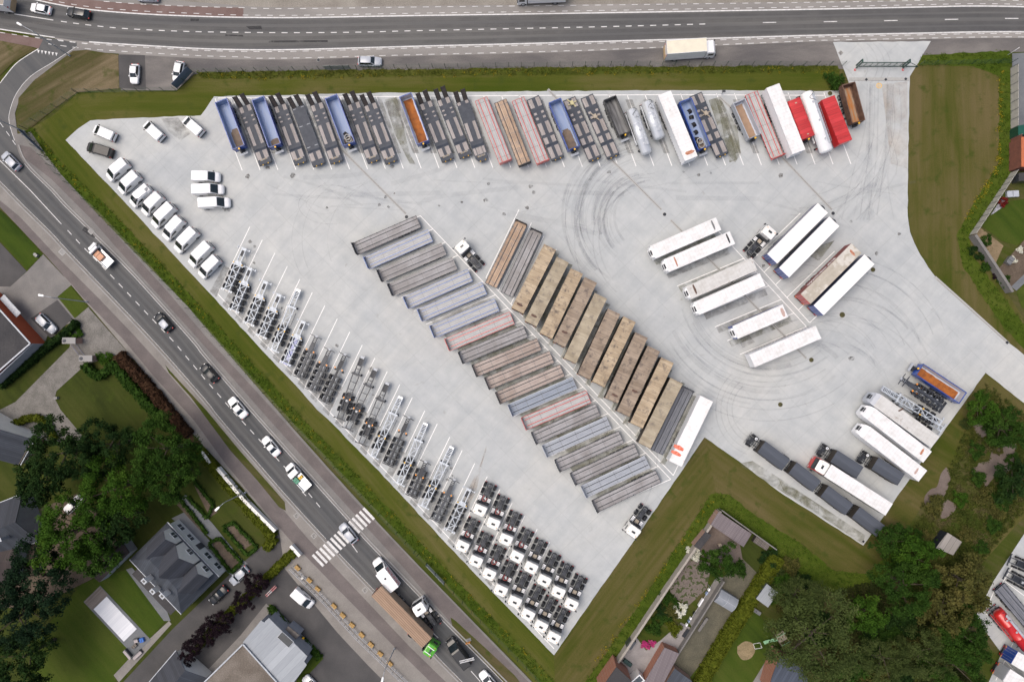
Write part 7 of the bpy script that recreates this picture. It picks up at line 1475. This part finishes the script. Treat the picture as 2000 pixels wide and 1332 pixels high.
rows = [('grey', 693.3, 487, 817, 433, 'grey flatbed with a dark rail frame, topmost of the long slanting row'),
 ('blue', 715, 514.9, 841.2, 460, 'blue striped flatbed, second from the top of the long slanting row'),
 ('plain', 742.4, 539.6, 866, 486.3, 'plain grey flatbed, third from the top of the long slanting row'),
 ('plain', 762.8, 566.7, 887.4, 514.4, 'plain grey flatbed, fourth from the top of the long slanting row'),
 ('blue', 792.4, 592.2, 918.5, 537.4, 'blue striped flatbed, fifth from the top of the long slanting row'),
 ('blue', 819.8, 616.3, 946.3, 562.9, 'blue striped flatbed, middle one of the three adjoining blue striped ones'),
 ('blue', 843.8, 648.6, 970.7, 595.3, 'blue striped flatbed directly above the red striped one'),
 ('red', 873, 674.1, 1000, 620.8, 'red striped flatbed, upper one of the two in the long slanting row'),
 ('grey', 900, 698.9, 1025.5, 647, 'grey flatbed with dark frame directly below the upper red striped one'),
 ('wood', 927.1, 724.4, 1052, 672.6, 'pinkish wooden flatbed, uppermost of three adjoining wooden ones'),
 ('wood', 951.9, 749.2, 1076.5, 697.4, 'pinkish wooden flatbed, middle of three adjoining wooden ones'),
 ('wood', 973, 777.3, 1096.9, 724, 'pinkish wooden flatbed, lowest of three adjoining wooden ones'),
 ('steel', 997, 801.4, 1120.6, 748.3, 'steel blue flatbed directly above the lower red striped one'),
 ('red', 1023.3, 827.6, 1148.4, 775, 'red striped flatbed, lower one of the two in the long slanting row'),
 ('grey', 1043.6, 855.4, 1166, 800.6, 'grey flatbed with dark frame directly below the lower red striped one'),
 ('light', 1063.9, 880.9, 1187.4, 825.8, 'pale blue grey planked flatbed, fifth from the bottom of the slanting row'),
 ('grey', 1089, 909.3, 1211.9, 853.8, 'grey flatbed, fourth from the bottom of the slanting row'),
 ('grey', 1119.8, 934.9, 1241.5, 878.6, 'grey flatbed, third from the bottom of the slanting row'),
 ('light', 1139.8, 960.4, 1263, 902.3, 'pale blue grey planked flatbed, second from the bottom of the slanting row'),
 ('grey', 1162.6, 988.2, 1283.5, 930.8, 'grey flatbed at the very bottom of the slanting row')]
for kk, x0, y0, x1, y1, lb in rows: KF[kk].span((x0, y0), (x1, y1), 1.35, lb, gf)

# ------------------------------------------------------------------ container chassis
KS = {'compact': skeletal('compact', m_sil, 9.1), 'cblue': skeletal('compactblue', m_sil, 9.1), 'beam': skeletal('beam', m_frameg, 8.9), 'beaml': skeletal('beam', m_frame, 10.2),
      'long': skeletal('long', m_frameg, 12.9), 'longs': skeletal('longsilver', m_sil, 12.8), 'short': skeletal('beam', m_frame, 7.4)}
gc = 'bare container chassis along the roadside edge'
for kk, f, r, lb in (('compact', (478, 485.5), (442, 568), 'silver container chassis, first one beside the white vans'),
    ('compact', (490, 523), (455.5, 608.6), 'silver container chassis, second from the white vans, stacked on another'),
    ('compact', (520, 550), (485.6, 634), 'silver container chassis, third from the white vans'),
    ('compact', (546.4, 575.6), (510, 658), 'silver container chassis, fourth from the white vans'),
    ('longs', (584, 565), (533.5, 685.6), 'long thin grey chassis standing further out between two silver ones'),
    ('cblue', (593.6, 627.8), (556.8, 711), 'silver container chassis with a blue beam and blue tail'),
    ('beam', (619, 655.6), (582.3, 738), 'dark chassis with a central beam, right of the blue tailed one'),
    ('beam', (644.6, 681), (607, 763), 'dark chassis with a central beam, second right of the blue tailed one'),
    ('beaml', (676, 688.6), (630.4, 787.7), 'longer dark chassis, third right of the blue tailed one'),
    ('long', (708.4, 697.6), (663, 817.6), 'long open dark chassis, first of three alike'),
    ('long', (733.6, 721.5), (679.5, 837), 'long open dark chassis, second of three alike'),
    ('long', (756.8, 748.5), (705, 866.4), 'long open dark chassis, third of three alike'),
    ('longs', (782.4, 776.3), (729, 891), 'long silver truss chassis right of the three long dark ones'),
    ('beaml', (800.4, 811.6), (756, 910.7), 'dark chassis between two long silver truss ones'),
    ('longs', (832, 826.6), (779, 945), 'long silver truss chassis, middle one of three such'),
    ('short', (831.8, 900.5), (803, 969.6), 'short black chassis with white plates at both ends'),
    ('longs', (883.6, 871.3), (826.5, 990.6), 'long silver truss chassis, nearest to the tractor units'),
    ('beam', (888, 935), (849.8, 1017.7), 'dark chassis with many wheels, second from the tractor units'),
    ('compact', (916, 956), (878.3, 1035.7), 'silver container chassis next to the tractor units')):
    KS[kk].span(f, r, 1.2, lb, gc)
def onstack(kit, f, r, h, z, label, g):
    o = kit.span(f, r, h, label, g); o.location.z = z; return o
bare = {}
for kk in ('beam', 'longs'):
    q = Kit('container_chassis', 'trailer'); q.parts = KS[kk].parts; bare[kk] = q
KS['beam'].span((1765, 742), (1845, 798), 1.2, 'dark chassis, bottom one of the stack beside the orange floored tipper', 'stacked chassis by the grass edge')
onstack(bare['beam'], (1757, 738), (1838, 790), 2.4, GZ+1.3, 'dark chassis, top one of the stack beside the orange floored tipper', 'stacked chassis by the grass edge')
KS['longs'].span((1736, 768), (1835, 835), 1.2, 'silver chassis, bottom one of the stack beside the stained box trailer', 'stacked chassis by the grass edge')
onstack(bare['longs'], (1722, 758), (1836, 826), 2.4, GZ+1.35, 'silver truss chassis on top of the stack beside the stained box trailer', 'stacked chassis by the grass edge')
tipper(m_blue, m_greyin, m_rustfloor, 9.4, load=1, name='tipper_trailer').span((1798.8, 723.2), (1877, 775), 3, 'blue open tipper trailer with an orange floor at the grass corner', gt)

# ------------------------------------------------------------------ dark dolly trailers at the lower right
def dolly():
    k = Kit('lowered_box_trailer', 'trailer'); b = MB(); L = 6.6
    b.box(-L/2, L/2-1.0, -1.27, 1.27, 1.0, 3.0, m_tarpside); bx = k.part('body', b)
    b = MB(); b.box(-L/2-.02, L/2-.98, -1.29, 1.29, 3.0, 3.04, planks('slate_roof', (.055, .065, .085), (.07, .08, .10), (.05, .058, .072), .85, 'y', .05)); k.part('roof', b, parent=bx)
    b = MB()
    for y in (-.5, .5): b.box(L/2-1.0, L/2+1.4, y-.06, y+.06, .95, 1.1, m_frame)
    for x in np.arange(L/2-.8, L/2+1.4, .4): b.box(x-.04, x+.04, -1.1, 1.1, .98, 1.08, m_frame)
    b.bar((L/2+1.5, -1.3, 1.2), (L/2+1.5, 1.3, 1.2), .06, m_frame); b.bar((L/2+1.1, -1.3, 1.3), (L/2+1.1, 1.3, 1.3), .05, m_frame); b.box(L/2+.3, L/2+.9, -.4, .3, 1.1, 1.5, m_frame); k.part('coupling_frame', b)
    b = MB(); b.cyl((L/2+.1, -.75, 1.1), (L/2+.1, -.75, 1.35), .46, m_rubber, 16); b.cyl((L/2+.1, -.75, 1.35), (L/2+.1, -.75, 1.38), .28, m_lamp, 14); b.cyl((L/2+.1, -.75, 1.38), (L/2+.1, -.75, 1.42), .1, m_navy, 8); k.part('spare_wheel', b)
    b = MB(); b.cyl((L/2+.9, .55, 1.1), (L/2+.9, .55, 1.3), .4, m_frame, 12); k.part('turntable', b)
    axles(k, (-L/2+.9, -L/2+2.1, L/2-1.4, L/2+.4)); return k
KD = dolly(); gd = 'dark slate boxes with open drawbar frames'
for f, r, lb in (((1478, 866), (1531, 906), 'leftmost dark slate box trailer, first in the line along the mossy edge'), ((1538, 906), (1592, 948), 'dark slate box trailer, second in the line along the mossy edge'),
    ((1600, 952), (1654, 993), 'dark slate box trailer, third in the line along the mossy edge'), ((1661, 993), (1715, 1034), 'dark slate box trailer, last in the line along the mossy edge, overhanging the grass'),
    ((1617, 884), (1676, 922), 'dark slate box trailer right of the red tractor unit'), ((1697, 898), (1756, 935), 'dark slate box trailer between two white box trailers')):
    KD.span(f, r, 2.4, lb, gd)

# ------------------------------------------------------------------ tractor units
def tr(kit, roof, tail, label, g='white tractor units parked in ranks', dist=5.05):
    a = P(*roof, 3.5); b = P(*tail, 1.0); d = a-b; d.z = 0; u = d.normalized(); mid = b+u*3.15; mid2 = a-u*1.9; c = (mid+mid2)/2; c.z = GZ
    return kit.put(c, math.atan2(d.y, d.x), label, g)
KH, KN = tractor(), tractor(hoses=False)
back = [((936.9, 997.4), (959.4, 944)), ((963.2, 1023), (984.2, 969.6)), ((987.7, 1055), (1009, 1000)), ((1009, 1088.4), (1032.6, 1034.2)), ((1037, 1109.8), (1059, 1055)), ((1062.6, 1135.5), (1085.4, 1080)), ((1090.4, 1157.6), (1109.7, 1101.3)), ((1116, 1181), (1136.8, 1125.5))]
frt = [((902.8, 1067.8), (927, 1013.6)), ((929.2, 1097), (952, 1042)), ((954.9, 1122.7), (978.4, 1067)), ((977.7, 1154), (1000.5, 1098.4)), ((1005.5, 1175.5), (1027, 1120)), ((1031, 1201.4), (1054.6, 1146.6)), ((1056.6, 1223.6), (1079, 1168)), ((1081.6, 1245.3), (1103, 1190))]
ords = ['first', 'second', 'third', 'fourth', 'fifth', 'sixth', 'seventh', 'eighth']
for rk, lst in (('upper', back), ('lower', frt)):
    for i, (a, b_) in enumerate(lst):
        tr(KH if i < 4 else KN, a, b_, f'white tractor unit {"with red hoses" if i < 4 else "with a beige plate"}, {ords[i]} from the left in the {rk} rank')
tr(KN, (901, 480.3), (938.8, 524.6), 'white tractor unit standing alone beside the blue striped flatbeds', 'white tractor units standing alone')
tr(KN, (1504.3, 452.6), (1460.7, 497.6), 'white tractor unit standing alone left of the navy sided box trailers', 'white tractor units standing alone')
tr(KN, (1238, 1037), (1262, 992), 'white tractor unit standing alone at the concrete edge below the flatbeds', 'white tractor units standing alone')
KRd = tractor(m_warmwhite, False, m_red); tr(KRd, (1605.5, 911.6), (1640, 934), 'red tractor unit with a white roof pulling a white roofed box trailer', None)

# ------------------------------------------------------------------ vans in the yard
KV = {'s': van(4.75, 1.9, 1.95), 'm': van(5.1, 1.98, 2.3), 'l': van(5.7, 2.0, 2.5), 'r': van(5.2, 1.98, 2.3, rack=True), 'k': van(5.3, 1.95, 1.98, M('black_van_paint', (.012, .012, .013), (.04, .038, .037), 3, .35, stretch=(.3, 4, 1)))}
gv = 'vans parked at the left end of the yard'
for kk, f, r, lb in (('s', (178, 249), (226, 270), 'white van, leftmost at the top corner of the yard above the black van'), ('k', (167, 285), (218, 300), 'black van with a dusty roof below the leftmost white van'),
    ('s', (280, 238), (317, 272), 'white van near the grass edge, middle of three spread along the top'), ('s', (358, 231), (393, 261), 'white van beside the damp patch, nearest the blue tippers'),
    ('m', (209, 349), (248, 317), 'white van, first and uppermost in the slanting row of nine'), ('m', (232, 375), (270, 341), 'white van, second in the slanting row, next to the lift van'),
    ('m', (254, 401), (294, 367), 'white van carrying a folded aerial lift with a basket'), ('m', (278, 418), (315, 381), 'white van directly below the lift van'),
    ('l', (296, 443), (340, 401), 'long white van, directly above the one with a roof rack'), ('r', (319, 467), (356, 427), 'white van with a slatted roof rack'),
    ('l', (341, 492), (384, 449), 'long white van directly below the one with a roof rack'), ('l', (369, 519), (412, 477), 'long white van, second last of the slanting row'), ('m', (391, 539), (425, 506), 'white van, last and lowest of the slanting row'),
    ('m', (430, 346), (377, 345.5), 'white van, top one of the group of three side by side'), ('l', (440.5, 369.5), (374.5, 372.5), 'long white van, middle one of the group of three side by side'), ('l', (453, 395), (387, 399), 'long white van, bottom one of the group of three side by side')):
    KV[kk].span(f, r, 1.2, lb, gv)
b = MB(); b.bar((-1.6, .1, .1), (1.2, 0, .3), .22, m_white); b.bar((1.2, -.25, .35), (-.8, -.3, .45), .2, m_white); b.box(1.3, 2.1, -.7, .1, .05, .12, m_white)
for a0, a1 in (((1.3, -.7), (2.1, -.7)), ((2.1, -.7), (2.1, .1)), ((2.1, .1), (1.3, .1)), ((1.3, .1), (1.3, -.7))): b.bar((*a0, .5), (*a1, .5), .06, m_white, .8)
b.cyl((-1.5, 0, -.1), (-1.5, 0, .3), .3, m_frame, 10); p = P(276, 381, 2.5)
tag(obj('aerial_lift', b, loc=p, rz=math.atan2(P(298, 362).y-P(254, 399).y, P(298, 362).x-P(254, 399).x)), 'folded white aerial lift with a basket on top of the third van in the row', 'lift')

# ------------------------------------------------------------------ traffic
gm = 'vehicles on the roads'
cars = [(car('hatch', m_white, 4.2), (59, 14), (100, 22), 'white hatchback on the top road near the left edge'),
 (car('estate', m_black, 4.8, 1.85), (128, 22), (178, 31), 'black estate car on the top road'),
 (car('hatch', m_white, 3.9, 1.75), (262, 164), (264.5, 126), 'white hatchback parked on the grey patch above the yard'),
 (car('suv', m_white, 4.2), (345, 161), (353, 121), 'white car parked beside the blue grey sign above the yard'),
 (car('estate', m_silver, 4.7), (746, 121), (699, 120), 'silver estate car parked below the top road'),
 (car('suv', m_silver, 4.4, 1.85), (7, 300), (37, 330), 'grey car entering the slanting road at the left edge'),
 (car('hatch', M('anthracite_paint', (.014, .016, .019), None, 2, .35, coat=.2), 4.3, 1.8, roof=m_silver), (305, 613), (334, 646), 'dark hatchback on the slanting road with a bright glass roof'),
 (car('hatch', M('anthracite_paint', (0, 0, 0)), 4.2), (392, 711), (426, 746), 'anthracite car on the slanting road below the chassis'),
 (car('saloon', m_white, 4.7, 1.85, roof=m_white), (447, 775), (482, 817), 'white saloon on the slanting road right of the trees'),
 (car('saloon', m_white, 4.4), (514, 853), (545, 890), 'white saloon ahead of the pickup with a green box'),
 (car('suv', m_silver, 4.4), (665, 1022), (696, 1060), 'pale silver car on the zebra crossing'),
 (car('estate', m_white, 4.5), (937, 1309), (972, 1350), 'white car leaving the bottom edge of the picture'),
 (car('estate', m_silver, 4.3), (451, 1139), (483, 1109), 'silver car on the villa driveway, upper one'),
 (car('saloon', M('anthracite_paint', (0, 0, 0)), 4.2, roof=m_black), (411, 1177), (442, 1147), 'dark car on the villa driveway, lower one'),
 (car('estate', m_silver, 4.6), (110, 651), (72, 614), 'grey car parked by the orange building'),
 (car('hatch', m_white, 4.2), (157, 972), (130, 998), 'white car half hidden beneath the green trees'),
 (car('hatch', m_white, 4.2), (595, 1322), (622, 1352), 'white car cut by the bottom edge beside the grey roofed building'),
 (car('suv', m_silver, 4.4), (268, -6), (309, -4), 'silver car at the top edge on the gravel')]
for k, f, r, lb in cars: k.span(f, r, .7, lb, gm)
van(4.6, 1.9, 1.95).span((608, 1182), (576, 1154), 1.0, 'white small van on the dark asphalt yard', gm)
kd = van(6.0, 2.0, 2.4, M('anthracite_paint', (0, 0, 0))); kd.span((876, 1250), (914, 1299), 1.3, 'dark grey van carrying a white ladder on its roof', gm)
b = MB()
for y in (-.2, .2): b.bar((-1.4, y, 0), (1.4, y, 0), .07, m_white)
for x in np.arange(-1.3, 1.4, .24): b.bar((x, -.2, 0), (x, .2, 0), .06, m_white)
a_ = math.atan2(P(876, 1250).y-P(914, 1299).y, P(876, 1250).x-P(914, 1299).x)
tag(obj('ladder', b, loc=P(912, 1289, 2.65), rz=a_+1.15), 'white ladder lying on the dark grey van', 'ladder')
dropside(m_white, 5.9).span((170, 473), (221, 523), 1.2, 'white pickup truck with an orange beige crate on its bed', gm)
dropside(m_white, 6.0, double=True).span((560, 907), (603, 955), 1.2, 'white double cab pickup truck with green and yellow boxes', gm)
ar = -.78
crate(194.5, 499, 1.05, 2.2, 1.25, .5, ar, M('orange_beige_board', (.62, .33, .20), (.52, .28, .18), 1, .7), 'orange beige crate on the bed of the white pickup truck')
crate(580, 938, 1.05, 1.1, .9, .5, ar, M('green_plastic', (.05, .26, .16), None, 1, .5), 'green box on the double cab pickup truck')
crate(588.5, 931.5, 1.05, .8, .55, .5, ar+1.57, M('yellow_plastic', (.7, .45, .03), None, 1, .5), 'yellow box on the double cab pickup truck')
# white box van with red writing
k = van(6.4, 2.05, 2.3); b = MB(); b.box(-3.3, 1.0, -1.1, 1.1, .8, 3.0, m_white); bx = k.part('cargo_box', b); b = MB(); b.cyl((-.6, 0, 3.0), (-.6, 0, 3.1), .2, m_frame, 12); k.part('roof_vent', b, parent=bx)
k.span((730, 1094), (772, 1149), 2.0, 'white box van with red lettering on its side, near the long green lorry', gm)
bv = [o for o in C.objects if o.type == 'EMPTY' and 'red lettering' in str(o.get('label'))][0]
glyphs(bv, -3.1, .8, 2.2, .55, 9, m_red, -1.106); glyphs(bv, -3.1, .8, 1.45, .3, 12, m_red, -1.106)
# rigid white lorry
def rigid(L=8.6, roof=None):
    k = Kit('box_lorry', 'lorry'); F = L/2; b = MB()
    b.loft([ring(F-1.9, 1.2, .6, 2.9, .15), ring(F-.6, 1.22, .5, 2.95, .2), ring(F-.2, 1.2, .45, 2.5, .18), ring(F, 1.1, .42, 1.6, .15)], m_white); cb_ = k.part('cab', b)
    b = MB(); b.add([(F-.2, -1.1, 2.55), (F-.2, 1.1, 2.55), (F+.03, 1.08, 1.65), (F+.03, -1.08, 1.65)], [(0, 1, 2, 3)], m_glass); k.part('windscreen', b, parent=cb_)
    for s_ in (1, -1):
        b = MB(); b.box(F-1.5, F-.45, *sorted((s_*1.225, s_*1.15)), 1.6, 2.4, m_glass); k.part('side_window', b, parent=cb_)
        b = MB(); b.box(F-.2, F-.05, *sorted((s_*1.3, s_*1.52)), 1.8, 2.4, m_frame); k.part('mirror', b, parent=cb_)
    b = MB(); b.box(-F, F-2.1, -1.27, 1.27, 1.0, 3.85, m_white)
    for s_ in (1, -1): b.box(-F-.02, F-2.08, *sorted((s_*1.22, s_*1.29)), 3.8, 3.9, m_white)
    for y in (-1.24, 1.24): b.box(-F-.03, -F, y-.05, y+.05, 1, 3.85, m_galv)
    bx = k.part('cargo_box', b); b = MB(); b.box(-F+.03, F-2.13, -1.21, 1.21, 3.85, 3.875, roof or M('cream_roof', (.72, .68, .54), (.66, .62, .50), 1, .6)); k.part('roof', b, parent=bx)
    b = MB(); b.box(-F-.12, -F-.03, -1.2, 1.2, .9, 2.2, M('tail_lift_tan', (.45, .33, .2), None, 2, .7)); k.part('tail_lift', b)
    for s_ in (1, -1):
        b = MB(); b.box(-F-.06, -F-.03, s_*1.1-.12, s_*1.1+.12, 2.6, 2.9, m_redl); k.part('tail_light', b)
    b = MB(); b.box(-F+.2, F-1.9, -.42, .42, .7, 1.0, m_frame); k.part('chassis', b)
    axles(k, (-F+2.0, F-1.2), W_DUAL, .48, .95); return k
rigid(9.6).span((1396, 93), (1302, 100), 2.4, 'white box lorry with a cream roof parked below the top road', gm)
rigid(9.4).span((1006, -9), (1108, -13), 2.0, 'white box lorry at the top edge of the picture', gm)
rigid(7.0, M('canvas_roof', (.35, .31, .26), None, 1, .8)).span((-48, -2), (19, 6), 2.4, 'canvas roofed lorry cut by the top left corner', gm)
# green lorry with brown trailer, white tractor unit passing it
tr(tractor(m_green, False, m_green), (837, 1268), (806, 1232), 'bright green tractor unit with white stripes pulling the brown roofed trailer', None)
gr = [o for o in C.objects if o.type == 'EMPTY' and 'bright green tractor' in str(o.get('label'))][0]
for y in (-.55, .55):
    b = MB(); b.box(1.0, 2.4, y-.07, y+.07, 3.66, 3.68, m_white); obj('stripe', b, gr)
boxtrailer(M('tan_curtain', (.36, .27, .19), (.30, .22, .16), 2, .8), planks('brown_slat_roof', (.36, .245, .165), (.28, .19, .13), (.15, .095, .065), .36, 'y', .2), 13.4, 4.0, None, name='slatted_roof_trailer', door=m_rustbody).span((828, 1249), (741, 1160), 4, 'long trailer with a brown slatted roof behind the green tractor unit', gm)
tr(tractor(m_white, False, m_white), (819, 1190), (851, 1222), 'white tractor unit with green trim driving on the slanting road', None)
wt = [o for o in C.objects if o.type == 'EMPTY' and 'green trim' in str(o.get('label'))][0]
b = MB(); b.box(-1.2, 2.6, 1.245, 1.26, 1.1, 1.3, m_dgreen); b.box(-1.2, 2.6, -1.26, -1.245, 1.1, 1.3, m_dgreen); b.box(2.0, 2.6, 1.245, 1.26, 1.3, 2.9, m_dgreen); obj('stripe', b, wt)
# bottom right yard beyond the trees
tanker(m_red, 9.0, .95).span((2018, 1275), (1950, 1192), 3.0, 'red tanker with a grey walkway at the right edge', 'vehicles of the next yard')
KF['slate'].span((2035, 1245), (1962, 1158), 1.3, 'slate grey ribbed flatbed beside the red tanker', 'vehicles of the next yard')
KS['long'].span((2075, 1180), (1975, 1125), 1.2, 'dark bare chassis, lower one at the right edge', 'vehicles of the next yard')
KS['long'].span((2085, 1140), (1985, 1098), 1.2, 'dark bare chassis, upper one at the right edge', 'vehicles of the next yard')
boxtrailer(m_blue, m_roofw, 12, 4, None).span((2085, 1345), (1992, 1290), 4, 'blue sided box trailer at the right edge below the red tanker', 'vehicles of the next yard')
boxtrailer(m_silver, m_roofw, 12, 4, None).span((2070, 1385), (1973, 1322), 4, 'white roofed box trailer at the lower right corner', 'vehicles of the next yard')
